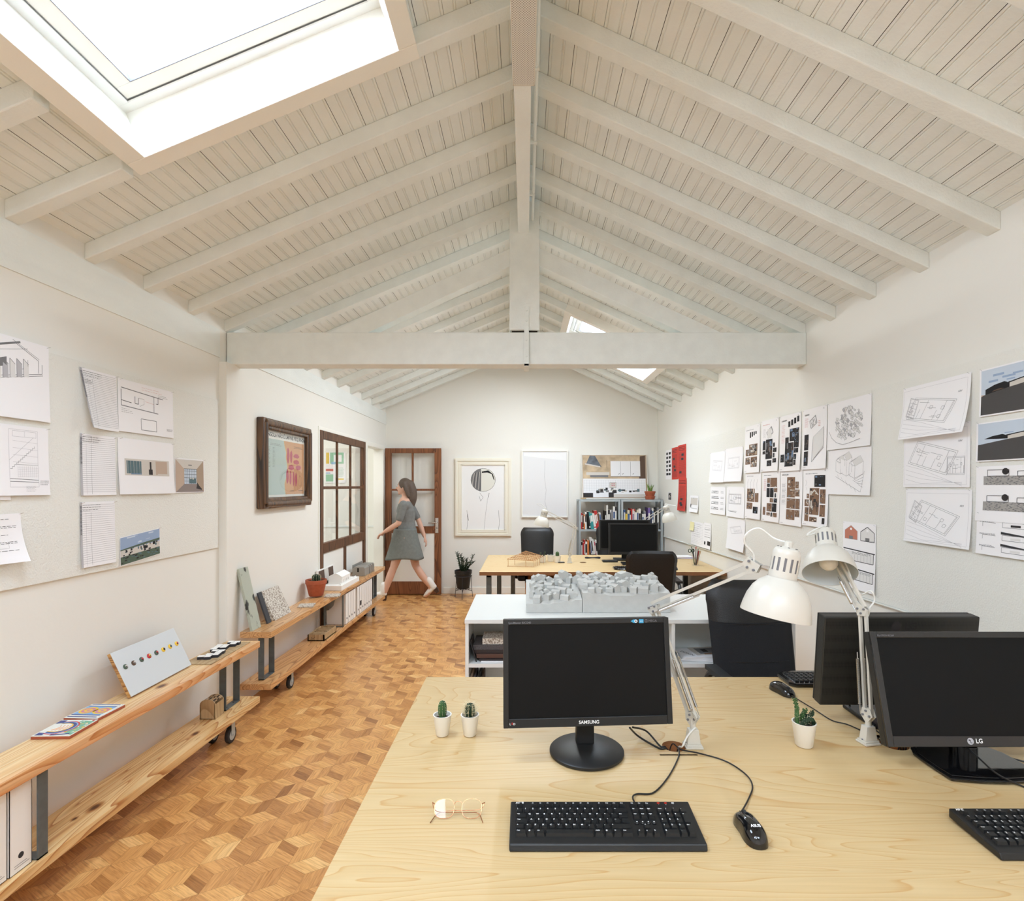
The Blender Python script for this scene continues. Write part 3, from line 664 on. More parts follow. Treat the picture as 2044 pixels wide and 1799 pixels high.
# photo boards, two rows of four
def board(a, b, c, d, lab, seed, dark, title=None, layout=0):
    s = RS(a, b, c, d, curl=.012); r = random.Random(seed)
    wm = ['ph_wood', 'ph_brown', 'ph_tan', 'ph_dark', 'ph_light', 'ph_grey']; dk = ['ph_black', 'ph_dark', 'ph_grey', 'ph_dark', 'ph_brown', 'ph_blue']
    cols = dk if dark else wm
    if layout == 0: # small strip above, large photo, pair below
        for k in range(4): s.rect(.34+.12*k, .74+.02*k, .42+.12*k, .86, 'ph_black')
        s.photo(.3, .36, .85, .60, cols, seed, 18); s.photo(.08, .36, .29, .5, cols, seed+1); s.photo(.08, .18, .42, .33, cols, seed+2); s.photo(.45, .12, .85, .33, cols, seed+3)
    elif layout == 1: # map, tall photo, column of small ones
        s.words(.1, .66, .28, .84, 9, 'ink_pale', .002, seed); plan_marks(s, seed, 'ink_soft', .003, .5, (.3, .62, .7, .88)); s.rect(.36, .64, .6, .82, 'tint')
        s.photo(.28, .24, .66, .62, cols, seed, 10); s.photo(.1, .42, .26, .6, cols, seed+1, 6); s.photo(.1, .34, .26, .40, cols, seed+2, 5)
        for k in range(4): y = .46-.1*k; s.photo(.7, y, .9 if k % 2 else .8, y+.08, cols, seed+4+k, 5)
        s.photo(.38, .1, .64, .21, cols, seed+9, 6)
    elif layout == 2: # strip top right, stepped photos
        for k in range(4): s.rect(.4+.14*k, .78+.02*k, .5+.14*k, .88+.02*k, 'ph_black')
        s.words(.08, .5, .26, .84, 14, 'pink', .0016, seed); s.photo(.48, .52, .92, .74, cols, seed, 10); s.photo(.27, .5, .44, .6, cols, seed+1, 4)
        s.photo(.27, .08, .68, .5, cols, seed+2, 12); s.photo(.7, .40, .92, .52, cols, seed+3, 5); s.photo(.7, .31, .9, .39, cols, seed+4, 5); s.photo(.7, .2, .82, .29, cols, seed+5, 4); s.photo(.7, .1, .8, .19, cols, seed+6, 4); s.photo(.06, .16, .24, .3, cols, seed+7, 5)
    elif layout == 3: # plan top, axonometric right, two tall photos left
        s.words(.08, .7, .24, .86, 9, 'pink', .0016, seed); plan_marks(s, seed, 'ink_soft', .002, .4, (.28, .64, .62, .9)); s.words(.66, .68, .76, .78, 4, 'pink', .003, 2)
        s.photo(.08, .32, .26, .58, cols, seed, 8); s.photo(.08, .06, .26, .3, cols, seed+1, 8)
        s.poly([(.46, .14), (.88, .36), (.88, .66), (.46, .52)], 'tint'); s.line([(.46, .14), (.88, .36), (.88, .66), (.46, .52), (.42, .12), (.9, .34)], 'ink_soft', .003)
        for k in range(4): s.line([(.5, .2+.08*k), (.85, .38+.08*k)], 'ink_soft', .002); s.line([(.5+.1*k, .2+.04*k), (.52+.1*k, .5+.04*k)], 'ink_soft', .002)
    elif layout == 4: # small drawings above, photos below
        for k in range(4): s.line([(.16+.2*k, .62), (.14+.2*k, .76), (.2+.2*k, .84)], 'ink_soft', .002)
        s.photo(.12, .36, .62, .64, wm, seed, 14); s.photo(.64, .36, .86, .55, wm, seed+1, 6); s.photo(.12, .2, .5, .34, wm, seed+2, 8); s.photo(.54, .12, .84, .26, dk, seed+3, 6)
    elif layout == 5: # dense grid
        s.words(.08, .6, .24, .84, 12, 'pink', .0016, seed)
        for (x0, y0, x1, y1) in ((.28, .76, .44, .86), (.46, .68, .84, .86), (.28, .68, .44, .75), (.26, .48, .44, .66), (.46, .48, .66, .66), (.68, .58, .86, .66), (.72, .48, .8, .56), (.46, .38, .64, .46), (.68, .38, .86, .46), (.3, .2, .58, .36), (.6, .2, .84, .36), (.08, .12, .22, .28), (.3, .12, .5, .18), (.54, .1, .62, .18), (.66, .1, .88, .18)):
            s.photo(x0, y0, x1, y1, dk if r.random() < .5 else wm, int(x0*99+y0*7), 5)
    elif layout == 6: # text column left, stacked warm photos
        for k in range(4): s.words(.08, .68-.1*k, .26, .74-.1*k, 4, 'ink_soft', .002, k); s.box(.08, .66-.1*k, .27, .75-.1*k, 'ink_pale')
        for (x0, y0, x1, y1) in ((.32, .66, .68, .86), (.32, .5, .68, .66), (.7, .66, .84, .78), (.7, .52, .88, .64), (.32, .3, .7, .48), (.72, .3, .9, .48), (.32, .1, .7, .28), (.72, .16, .9, .28)): s.photo(x0, y0, x1, y1, wm, int(x0*50+y0*31), 7)
    else: # large tall attic photo
        s.line([(.1, .8), (.16, .76), (.1, .7)], 'ink_pale', .002); s.line([(.12, .68), (.16, .62)], 'ink_pale', .002)
        s.photo(.46, .68, .88, .88, dk, seed, 8); s.photo(.28, .2, .66, .66, ['ph_wood', 'ph_brown', 'ph_dark', 'ph_brown', 'ph_light'], seed+1, 9); s.poly([(.3, .55), (.47, .64), (.64, .55), (.6, .54), (.47, .61), (.34, .54)], 'ph_light')
        s.photo(.69, .4, .9, .64, wm, seed+2, 6); s.photo(.69, .18, .9, .38, wm, seed+3, 6); s.photo(.16, .48, .26, .56, wm, 1, 3); s.photo(.08, .34, .26, .46, wm, 2, 5); s.photo(.1, .08, .26, .32, wm, 3, 5); s.photo(.3, .08, .6, .16, wm, 4, 6); s.photo(.8, .06, .9, .16, dk, 4, 4)
    s.words(.05, .02, .18, .04, 1, 'ink_soft', .002, 1)
    if title: s.text(title, .08, .905, .014, 'ink', 'LEFT', .02)
    else: s.words(.1, .9, .6, .92, 1, 'pink' if layout == 1 else 'ink_soft', .003, seed)
    s.text('02', .86, .955, .01, 'ink_soft')
    s.finish('photo_board', lab, 'printed board', 'photo boards in two rows')
board(1488, 853, 1518, 943, 'photo board, first in the upper row, with warm wood interiors', 1, False, None, 0)
board(1521, 842, 1555.6, 940, 'photo board in the upper row with a small map above a dark tall photo', 2, True, None, 1)
board(1558.5, 832.6, 1600, 939, 'photo board in the upper row with stepped dark photos and a black strip on top', 3, True, 'A SANDEIRA', 2)
board(1604, 820, 1652, 935, 'photo board ending the upper row, with a plan and a grey building view', 4, True, 'CASINHA', 3)
board(1489, 943, 1520, 1038, 'photo board starting the lower row, small sketches above warm photos', 5, False, None, 4)
board(1523, 941, 1558, 1044, 'photo board in the lower row filled with a dense grid of small photos', 6, False, None, 5)
board(1559, 938.5, 1603, 1052, 'photo board in the lower row with a column of captions beside stacked wood interiors', 7, False, 'CASA DA LOBA', 6)
board(1604.5, 936.5, 1655, 1055, 'photo board ending the lower row, with a tall brown attic photo', 8, False, None, 7)
# big landscape drawings
s = RS(1654, 808, 1741, 889, curl=.01); r = random.Random(12)
for i in range(120):
    a = r.random()*6.28; q = .02+.34*math.sqrt(r.random()); x, y = .52+q*math.cos(a)*.85, .5+q*math.sin(a)*.95; w_, h_, t = .012+.018*r.random(), .016+.035*r.random(), r.random()*.8+.4
    P = [(x+(dx*w_*math.cos(t)-dy*h_*math.sin(t))*.8, y+(dx*w_*math.sin(t)+dy*h_*math.cos(t))) for dx, dy in ((-1, -1), (1, -1), (1, 1), (-1, 1))]
    s.poly(P, 'tint' if i % 4 else 'ink_pale'); s.line(P, 'ink_soft', .0012, True)
s.line([(.04, .4), (.12, .25), (.24, .14), (.4, .08), (.55, .1), (.78, .16)], 'ink_soft', .002); s.finish('town_map', 'large sheet with a grey plan of dense town blocks, beside the photo boards', 'drawing')
s = RS(1654.6, 900, 1741, 989, curl=.012)
def house3(x, y, w_, d_, h_, roof=.09):
    A, B, C = (x, y), (x+w_, y-w_*.55), (x+w_+d_, y-w_*.55+d_*.5)
    up = lambda p, k=h_: (p[0], p[1]+k)
    s.poly([A, B, up(B), up(A)], 'paper'); s.line([A, B, up(B), up(A)], 'ink_soft', .0016, True); s.line([B, C, up(C), up(B)], 'ink_soft', .0016)
    m1 = ((A[0]+B[0])/2, (A[1]+B[1])/2+h_+roof); m2 = (m1[0]+d_, m1[1]+d_*.5); s.poly([up(A), m1, m2, (A[0]+d_, A[1]+h_+d_*.5)], 'ink_pale'); s.line([up(A), m1, up(B)], 'ink_soft', .0016); s.line([m1, m2, up(C)], 'ink_soft', .0016); s.poly([m1, up(B), up(C), m2], 'tint')
    for i in range(3):
        for j in range(2): q = (x+w_*(.2+.3*j)); z = y-w_*.55*(.2+.3*j)+h_*(.15+.28*i); s.box(q, z, q+.02, z+.05, 'ink_soft', .001)
house3(.52, .42, .13, .18, .26); house3(.32, .48, .14, .12, .34); house3(.2, .52, .12, .1, .24)
for k in range(5): s.line([(.62+.03*k, .3-.02*k), (.84, .44-.07*k)], 'ink_soft', .0014); s.line([(.24+.1*k, .45-.07*k), (.3+.1*k, .34-.07*k)], 'ink_soft', .001)
s.line([(.2, .4), (.8, .06), (.86, .5)], 'ink_soft', .0016); s.finish('house_drawing', 'sheet with a grey cutaway view of narrow townhouses below the town plan', 'drawing')
s = RS(1381, 1040, 1406, 1094, curl=.012)
for i in range(14): s.line([(.08, .95-.065*i), (.95, .95-.065*i)], 'ink_pale', .0012)
for i in range(4): s.line([(.3+.2*i, .1), (.3+.2*i, .95)], 'ink_pale', .0012)
s.words(.1, .35, .9, .95, 7, 'ink_soft', .002, 4, .5); s.finish('schedule_sheet', 'gridded schedule sheet low on the far right wall, under the yellow note', 'sheet')
s = RS(1406, 1043, 1420, 1098, off=.001, curl=.012); s.words(.1, .4, .9, .95, 6, 'ink_soft', .002, 4); s.rect(.1, .14, .3, .26, 'ph_dark'); s.rect(.55, .14, .95, .3, 'ph_dark'); s.line([(.1, .75), (.9, .75)], 'ink', .003); s.line([(.1, .45), (.9, .45)], 'ink', .003)
s.finish('schedule_sheet', 'narrow printed sheet with dark blocks at the foot, overlapping the gridded schedule', 'sheet')
s = RS(1378, 1041, 1386, 1060, off=.003, base='yellow_note', curl=.01); s.finish('sticky_note', 'small pale yellow note stuck over the gridded schedule', 'note', None, (0, 0))
s = RS(1684, 1040.5, 1749.5, 1188, curl=.01)
for (x, col, edge) in ((.06, 'brickred', 'ink_pale'), (.56, 'tint', 'ink')):
    P = [(x, .74), (x+.4, .74), (x+.4, .87), (x+.2, .95), (x, .87)]; s.poly(P, col); s.line(P, edge, .002 if edge != 'ink' else .004, True)
    s.box(x+.02, .75, x+.12, .83, 'ink_soft'); s.box(x+.28, .75, x+.38, .83, 'ink_soft'); s.poly([(x+.14, .74), (x+.26, .74), (x+.26, .83), (x+.2, .855), (x+.14, .83)], 'ph_grey'); s.rect(x+.17, .88, x+.23, .91, 'paper')
for (y, n_) in ((.42, 3), (.14, 7)):
    s.rect(.06, y, .94, y+.14, 'tint'); s.line([(.06, y+.15), (.06, y), (.94, y), (.94, y+.15)], 'ink', .004); s.line([(.02, y+.17), (.98, y+.15)], 'ink', .006)
    for k in range(9): s.line([(.1+.095*k, y+.01), (.1+.095*k, y+.11)], 'ink_soft', .0014)
    s.words(.3, y+.1, .9, y+.14, 3, 'ink_soft', .002, n_)
s.finish('facade_sheet', 'tall sheet with a brick red gable and a black gable, behind the right desk lamp', 'drawing')
for i, (a, b, c, d, lab, rot, off, cu) in enumerate(((1804.6, 777, 1940, 862, 'uppermost of three large plan sheets, its lower edge lifting off', -.3, .004, .03), (1805.4, 860, 1938.5, 973, 'middle of the three large plan sheets, partly under the top one', -.38, .001, .004), (1809.8, 976.7, 1941.7, 1098, 'lowest of the three large plan sheets, with sloping garden lines', -.45, .001, .014))):
    s = RS(a, b, c, d, off=off, curl=cu, corner=.01 if i == 0 else 0); plan_marks(s, 40+i, 'ink_soft', .0012, rot, (.06, .12, .86, .86)); s.box(.02, .04, .96, .93, 'ink_pale', .0008)
    plan_marks(s, 50+i, 'ink_soft', .0010, rot-1.57 if i != 1 else 0, (.66, .08, .96, .6) if i == 1 else (.04, .35, .3, .8))
    r = random.Random(i)
    for k in range(4): s.line([(.04, .38-.08*k), (.3, .3-.08*k), (.9, .02+.02*k)], 'ink_pale', .001)
    s.text('ARV', .84, .72, .012, 'ink_soft'); s.finish('large_plan_sheet', lab, 'drawing', 'three large plan sheets')
def street(s, white):
    s.rect(.03, .03, .97, .97, 'ph_skyl'); r = random.Random(7)
    for i in range(12): x, y = .05+.7*r.random(), .66+.25*r.random(); s.rect(x, y, x+.12+.1*r.random(), y+.02+.03*r.random(), 'ph_sky')
    s.poly([(.03, .03), (.97, .03), (.97, .62), (.03, .44)], 'ph_road')
    s.poly([(.03, .26), (.2, .30), (.97, .42), (.97, .66), (.7, .64), (.62, .5), (.2, .44), (.03, .46)], 'ph_sand' if white else 'ph_grey')
    s.poly([(.1, .44), (.5, .5), (.5, .6), (.4, .66), (.25, .63), (.1, .56)], 'ph_black'); s.poly([(.13, .47), (.4, .52), (.4, .55), (.13, .5)], 'ph_brown')
    s.poly([(.48, .5), (.97, .54), (.97, .70), (.48, .62)], 'ph_light'); s.line([(.46, .62), (.97, .72)], 'ph_black', .005)
    for k in range(4): s.rect(.55+.1*k, .54+.01*k, .58+.1*k, .6+.012*k, 'ph_blue')
    s.poly([(.62, .42), (.76, .45), (.76, .54), (.62, .52)], 'ph_black'); s.rect(.5, .38, .515, .46, 'ph_black')
    s.poly([(.42, .22), (.9, .36), (.92, .34), (.48, .19)], 'ph_light')
s = RS(1957, 740, 2092, 813, curl=.004); street(s, True); s.finish('street_photo', 'upper colour photo of a road and low houses, at the right edge', 'photo', None, (1, 0))
s = RS(1950.5, 846, 2092, 915, curl=.004); street(s, False); s.finish('street_photo', 'lower grey photo of a road and low houses, at the right edge', 'photo', None, (1, 0))
s = RS(1950, 932, 2092, 1050, curl=.006)
for y in (.66, .2):
    s.rect(.12, y, .97, y+.16, 'ph_grey'); s.words(.12, y, .97, y+.16, 16, 'ph_light', .001, 3, 1); s.box(.18, y+.16, .5, y+.27, 'ink', .002); s.box(.62, y+.15, .85, y+.24, 'ink', .002)
    c = [(.45+.05*math.cos(t*.6), y+.24+.06*math.sin(t*.6)) for t in range(11)]; s.poly(c, 'ph_dark')
s.finish('section_sheet', 'sheet of grey sections with round trees under the street photos', 'drawing', None, (1, 0))
s = RS(1951, 1023, 2092, 1125, off=.004, curl=.006)
for k, y in enumerate((.68, .38, .1)):
    s.poly([(.38, y+.14), (.8, y+.1), (.8, y+.13), (.38, y+.2)], 'ink'); s.box(.4, y, .75, y+.12, 'ink_soft', .0016); s.rect(.52, y+.02, .66, y+.07, 'ph_dark' if k == 0 else 'tint')
    s.line([(.1, y), (.1, y+.1), (.3, y+.09)], 'ink_soft', .0014); s.words(.05, y+.1, .3, y+.14, 2, 'ink_soft', .0014, k)
s.finish('section_sheet', 'overlapping sheet of small dark roof sections, lowest at the right edge', 'drawing', None, (1, 0))
# --- left wall
s = LS(-60, 648, 96, 844, curl=.008)
def axon(s):
    P = [(.2, .28), (.9, .52), (.9, .72), (.62, 1-.02), (.2, .8)]
    s.line([(.0, .42), (.9, .62), (.9, .74)], 'ink_soft', .002); s.line([(.0, .39), (.91, .60)], 'ink_soft', .002)
    s.line([(.55, .93), (.85, .78), (.85, .62)], 'ink_soft', .002); s.line([(.5, .97), (.86, .8)], 'ink_soft', .0014); s.line([(.3, .8), (.7, .9)], 'ink_soft', .0014); s.line([(.3, .86), (.6, .96)], 'ph_grey', .008)
    for k in range(5): x = .28+.09*k; s.poly([(x, .46+.02*k), (x+.07, .46+.02*k), (x+.07, .64+.015*k), (x, .7+.015*k)], 'ink_pale' if k % 2 else 'tint'); s.line([(x, .46+.02*k), (x, .7+.015*k), (x+.07, .64+.015*k)], 'ink_soft', .002)
    s.poly([(.32, .6), (.42, .63), (.42, .74), (.32, .7)], 'ph_grey'); s.line([(.55, .6), (.7, .66), (.7, .76)], 'ink_soft', .0014)
axon(s); s.finish('axonometric_drawing', 'large sheet with a grey cutaway view of rooms, uppermost at the left edge', 'drawing', None, (0, 1))
s = LS(-60, 838, 95, 988, curl=.010); 
s.box(.45, .12, .84, .94, 'ink_pale', .001); s.box(.5, .84, .82, .92, 'ink_pale', .001); s.line([(.66, .84), (.66, .92)], 'ink_pale')
P = [(.46, .38)]
for k in range(12): P += [(P[-1][0]+.028, P[-1][1]), (P[-1][0]+.028, P[-1][1]+.028)]
s.line(P, 'ink_soft', .0012); s.line([(.45, .5), (.78, .84)], 'ink_pale'); s.line([(.55, .44), (.84, .44)], 'ink_soft'); s.line([(.45, .24), (.84, .22)], 'ink_soft', .002); s.line([(.45, .20), (.84, .19)], 'ink_soft', .002)
for k in range(10): s.line([(.56+.028*k, .26), (.56+.028*k, .42)], 'ink_pale', .0006)
for k in range(6): s.line([(.56, .27+.025*k), (.84, .27+.025*k)], 'ink_pale', .0006)
for k in range(4): s.line([(.5, .78-.1*k), (.84, .76-.1*k)], 'ink_pale', .0008)
s.words(.86, .14, .99, .22, 3, 'ink_soft', .0022, 4); s.words(.66, .05, .8, .14, 5, 'ink_pale', .0012, 3); s.finish('stair_drawing', 'sheet with a faint stair section below the cutaway drawing', 'drawing', None, (0, 1))
s = LS(-70, 866, 18, 998, off=-.001, curl=.004); s.finish('blank_sheet', 'plain white sheet showing below the stair drawing at the left edge', 'sheet', None, (0, 0))
s = LS(-60, 1030, 40, 1120, curl=.012, corner=.03)
for k in range(5): s.words(.2, .86-.16*k, .92, .92-.16*k, 2 if k % 2 else 1, 'ink', .0016, k, .7)
s.box(.1, .3, .7, .42, 'ink_pale', .001); s.finish('handwritten_sheet', 'sheet with a few handwritten lines, lowest at the left edge', 'sheet', None, (0, 1))
def lined(s, seed, n=30):
    s.rect(0, 0, .055, 1, 'ink_pale')
    for i in range(n): s.line([(.055, .955-.93*i/n), (.99, .955-.93*i/n)], 'ink_soft', .0008)
    s.line([(.16, .02), (.16, .84)], 'ink_pale', .001); s.line([(.3, .02), (.3, .84)], 'ink_soft', .001)
    s.words(.07, .86, .6, .97, 3, 'ink', .0014, seed, .8); s.words(.0, .5, .05, .95, 22, 'ink', .003, seed, .9)
s = LS(157, 732, 231, 862, curl=.006, side=.05, skew=.01); lined(s, 1); s.words(.06, .74, .3, .82, 3, 'ink', .0018, 2); s.finish('lined_form', 'uppermost lined form, its left edge curling off the wall', 'form', 'lined forms in a column')
s = LS(158.5, 865, 229, 988, curl=.006); lined(s, 2, 28); s.box(.07, .88, .3, .97, 'ink_soft'); s.finish('lined_form', 'middle lined form of the column, flat against the wall', 'form', 'lined forms in a column')
s = LS(158.5, 1003, 228, 1122, curl=.008); lined(s, 3, 28); s.finish('lined_form', 'lowest lined form of the column', 'form', 'lined forms in a column')
s = LS(234, 754, 344, 875, curl=.006)
for (a, b) in (((.05, .84), (.8, .78)), ((.05, .5), (.7, .46)), ((.05, .81), (.05, .5))): s.line([a, b], 'ink_soft', .004)
s.line([(.62, .8), (.62, .47)], 'ink', .003); s.line([(.7, .78), (.7, .66), (.66, .66)], 'ink', .003); s.line([(.05, .6), (.22, .58)], 'ink', .003); s.line([(.34, .7), (.34, .58), (.28, .58), (.28, .72)], 'ink', .003); s.line([(.34, .7), (.44, .7), (.44, .6), (.36, .54)], 'ink_soft', .0012); s.line([(.46, .66), (.62, .64)], 'pink', .001)
s.box(.38, .08, .66, .3, 'ink_soft', .003); s.rect(.4, .0, .55, .06, 'paper'); s.words(.4, .86, .8, .95, 2, 'pink', .001, 2); s.words(.7, .8, .9, .86, 2, 'ink', .0014, 2); s.words(.86, .12, .98, .18, 3, 'ink_soft', .002, 1); s.words(.05, .36, .3, .46, 3, 'ink_soft', .0014, 6, .4)
s.finish('floor_plan_sheet', 'sheet with a bold marked-up floor plan above the interior render', 'drawing')
s = LS(234, 873, 345, 985, curl=.012); s.rect(.1, .34, .9, .64, 'ph_light'); s.rect(.13, .36, .38, .62, 'ph_teal')
for k in range(5): s.line([(.15+.05*k, .36), (.15+.05*k, .62)], 'ph_light', .0016)
for k in range(3): s.line([(.13, .44+.06*k), (.38, .44+.06*k)], 'ph_light', .0016)
s.rect(.2, .36, .38, .44, 'ph_blue'); s.rect(.2, .42, .24, .44, 'ph_tan'); s.rect(.28, .42, .32, .44, 'ph_tan'); s.rect(.53, .36, .56, .6, 'ph_dark'); s.rect(.51, .36, .58, .46, 'ph_dark'); s.rect(.64, .36, .86, .62, 'ph_sand'); s.rect(.67, .36, .86, .6, 'ph_light'); s.rect(.68, .36, .78, .41, 'ph_tan'); s.line([(.67, .6), (.67, .36)], 'ph_sand', .003)
s.finish('interior_render', 'white sheet with a wide coloured strip of rooms in its middle', 'print')
s = LS(347.6, 914, 406.5, 983, curl=.004); s.rect(.02, .02, .97, .97, 'ph_grey'); s.poly([(.02, .97), (.97, .97), (.72, .7), (.3, .7)], 'ph_light'); s.poly([(.02, .02), (.97, .02), (.72, .26), (.3, .26)], 'ph_floor'); s.poly([(.02, .02), (.3, .26), (.3, .7), (.02, .97)], 'ph_sand'); s.poly([(.97, .02), (.72, .26), (.72, .7), (.97, .97)], 'ph_tan'); s.rect(.3, .26, .72, .7, 'ph_skyl')
for k in range(8): s.line([(.3+.06*k, .26), (.3+.06*k, .7)], 'ph_black', .0024)
for k in range(4): s.line([(.3, .34+.1*k), (.72, .34+.1*k)], 'ph_black', .002)
s.rect(.46, .27, .7, .42, 'ph_teal'); s.rect(.5, .37, .54, .44, 'ph_light'); s.rect(.58, .37, .62, .44, 'ph_light'); s.poly([(.04, .08), (.22, .22), (.22, .42), (.04, .36)], 'ph_teal'); s.poly([(.7, .12), (.9, .08), (.9, .3), (.76, .36)], 'ph_dark'); s.poly([(.76, .16), (.86, .14), (.86, .24), (.76, .26)], 'ph_tan'); s.rect(.44, .8, .56, .83, 'ph_grey')
s.finish('interior_photo', 'small photo of a long room ending in a grid window, right of the interior render', 'photo')
s = LS(238, 1066, 318, 1108, curl=.003); s.u = Vector((0, 1, .09)).normalized(); s.__init__(s.o+Vector((0, 0, -.02)), (0, 1, .09), (0, 0, 1), (1, 0, 0), s.w, s.h, .003)
s.rect(.01, .02, .99, .98, 'ph_sky'); r = random.Random(5)
for i in range(14): x, y = .02+.7*r.random(), .66+.26*r.random(); s.rect(x, y, x+.2*r.random()+.06, y+.05, 'ph_skyl')
s.rect(.01, .02, .99, .3, 'ph_green'); s.rect(.01, .3, .99, .52, 'ph_light')
for i in range(40): x, y = .02+.9*r.random(), .06+.2*r.random(); s.rect(x, y, x+.03+.04*r.random(), y+.04, 'ph_teal' if i % 2 else 'ph_dark')
for i in range(34): x, y = .02+.9*r.random(), .28+.24*r.random(); s.rect(x, y, x+.02+.05*r.random(), y+.03+.08*r.random(), ('ph_dark', 'ph_teal', 'ph_light', 'ph_black')[i % 4])
s.poly([(.01, .52), (.99, .56), (.99, .64), (.6, .62), (.01, .56)], 'ph_green'); s.finish('landscape_photo', 'small colour photo of ruins under a blue sky, below the forms', 'photo', None, (0, 1))
# sheet on the wall of the next room
s = Sheet((-2.89, 7.785, 1.60), (1, 0, 0), (0, 0, 1), (0, -1, 0), .30, .45)
s.rect(.05, .62, .2, .98, 'ph_yellow'); s.rect(.24, .62, .9, .98, 'ph_mint'); s.rect(.42, .68, .8, .9, 'paper'); s.rect(.3, .6, .5, .68, 'ph_cyan'); s.rect(.04, .38, .4, .46, 'pink'); s.rect(.04, .05, .4, .28, 'ph_mint'); s.rect(.04, .3, .25, .34, 'ph_cyan'); s.words(.55, .2, .95, .5, 8, 'ph_mint', .006, 2); s.rect(.5, .1, .9, .15, 'ph_yellow')
s.finish('colour_table_sheet', 'sheet of yellow and green tables in the next room, seen through the panes', 'sheet', None, (0, 0))

# ------------------------------------------------------------------ framed pictures
mat('sea', srgb(176, 196, 190), .5); mat('land', srgb(206, 156, 112), .5); mat('crimson', srgb(178, 64, 92), .5); mat('map_white', srgb(226, 226, 218), .5); mat('frame_cream', srgb(236, 232, 218), .4)
mat('pic_white', srgb(238, 239, 240), .4, bump=(2, 0)); mat('pic_grey', srgb(228, 229, 231), .5)
t = thing('map_picture', 'map picture in a thick dark wood frame on the left wall', 'picture', (XF, 4.5, 1.73))
ya, yb_, za, zb = 4.045, 4.955, 1.385, 2.08; x = XF
f = MB()
fw = .085
for (a, b, c, d) in ((ya, ya+fw, za, zb), (yb_-fw, yb_, za, zb), (ya+fw, yb_-fw, zb-fw, zb), (ya+fw, yb_-fw, za, za+fw)): f.box(x, x+.055, a, b, c, d, 'walnut_frame')
for (p, q) in (((ya+.035, za+.035), (ya+.035, zb-.035)), ((yb_-.035, za+.035), (yb_-.035, zb-.035)), ((ya+.035, za+.035), (yb_-.035, za+.035)), ((ya+.035, zb-.035), (yb_-.035, zb-.035))): f.cyl((x+.042, p[0], p[1]), (x+.042, q[0], q[1]), .030, 'walnut_frame', 12)
f.build('frame', t, world=True, bevel=.008)
sh = Sheet((x+.02, ya+fw, za+fw), (0, 1, 0), (0, 0, 1), (1, 0, 0), yb_-ya-2*fw, zb-za-2*fw, base='map_white')
sh.rect(.0, .03, 1, .88, 'map_white'); coast = [(.44, .88), (.46, .8), (.50, .7), (.49, .62), (.53, .5), (.52, .4), (.50, .3), (.46, .2), (.47, .1), (.49, .035)]
sh.poly([(.02, .035), (.49, .035)]+coast[::-1][1:]+[(.02, .88)], 'sea'); sh.poly([(.98, .88), (.98, .035), (.49, .035)]+coast[::-1][1:], 'land')
sh.line(coast, 'ph_yellow', .004); r = random.Random(2)
def blob(cx, cy, w_, h_, n=14, seed=0):
    q = random.Random(seed); return [(cx+w_*math.cos(6.283*i/n)*(.75+.35*q.random()), cy+h_*math.sin(6.283*i/n)*(.8+.3*q.random())) for i in range(n)]
for i, (cx, cy, w_, h_) in enumerate(((.55, .66, .035, .13), (.63, .64, .035, .11), (.77, .66, .08, .04), (.77, .56, .085, .04), (.63, .47, .085, .045), (.82, .47, .08, .045), (.53, .32, .035, .12), (.61, .3, .03, .13), (.69, .29, .03, .13), (.76, .28, .03, .12))): sh.poly(blob(cx, cy, w_, h_, 14, i), 'crimson')
sh.text('«ANGOLA NÃO É UM PAÍS PEQUENO»', .5, .94, .043, 'ink', 'CENTER', .03)
sh.words(.12, .78, .4, .82, 2, 'ink_soft', .003, 2); sh.words(.03, .45, .12, .76, 16, 'ink', .0025, 3); sh.words(.17, .45, .22, .76, 16, 'ink', .002, 5); sh.line([(.24, .45), (.24, .76)], 'ink_soft', .001)
sh.words(.7, .78, .95, .82, 2, 'ink', .003, 6); sh.words(.6, .08, .7, .1, 1, 'ink', .005, 4); sh.words(.82, .08, .95, .1, 1, 'ink', .005, 4); sh.line(blob(.87, .25, .05, .1, 9, 3), 'ph_brown', .002, True)
sh.mb.build('map_print', t, world=True)
g = MB(); g.box(x+.026, x+.028, ya+fw, yb_-fw, za+fw, zb-fw, 'clear_glass'); g.build('glazing', t, world=True)

yw = YB-.002
def bx(px): return (px-VX)*yw/F
def bz(py): return H-(py-VY)*yw/F
# cream framed mirror-ball portrait (plain stand-in composition)
x0, x1, z0, z1 = bx(908), bx(1021), bz(1071), bz(915)
t = thing('portrait_picture', 'pale portrait with a silver disc for a face, in an ornate cream frame', 'picture', ((x0+x1)/2, YB, (z0+z1)/2))
f = MB(); fw = .10
for (k, dd, wd) in ((0, .02, .10), (.012, .035, .03), (.06, .028, .03)):
    a, b, c, d = x0+k, x1-k, z0+k, z1-k
    for (p, q, r_, s_) in ((a, a+wd, c, d), (b-wd, b, c, d), (a+wd, b-wd, d-wd, d), (a+wd, b-wd, c, c+wd)): f.box(p, q, yw-dd, yw, r_, s_, 'frame_cream')
n = 46
for i in range(n):
    zz_ = z0+.095+(z1-z0-.19)*i/(n-1)
    for xx in (x0+.095, x1-.095): f.box(xx-.006, xx+.006, yw-.03, yw-.02, zz_-.006, zz_+.006, 'frame_cream')
for i in range(30):
    xx = x0+.1+(x1-x0-.2)*i/29
    for zz_ in (z0+.095, z1-.095): f.box(xx-.006, xx+.006, yw-.03, yw-.02, zz_-.006, zz_+.006, 'frame_cream')
f.build('frame', t, world=True)
sh = Sheet((x0+.1, yw-.010, z0+.1), (1, 0, 0), (0, 0, 1), (0, -1, 0), x1-x0-.2, z1-z0-.2, base='pic_white')
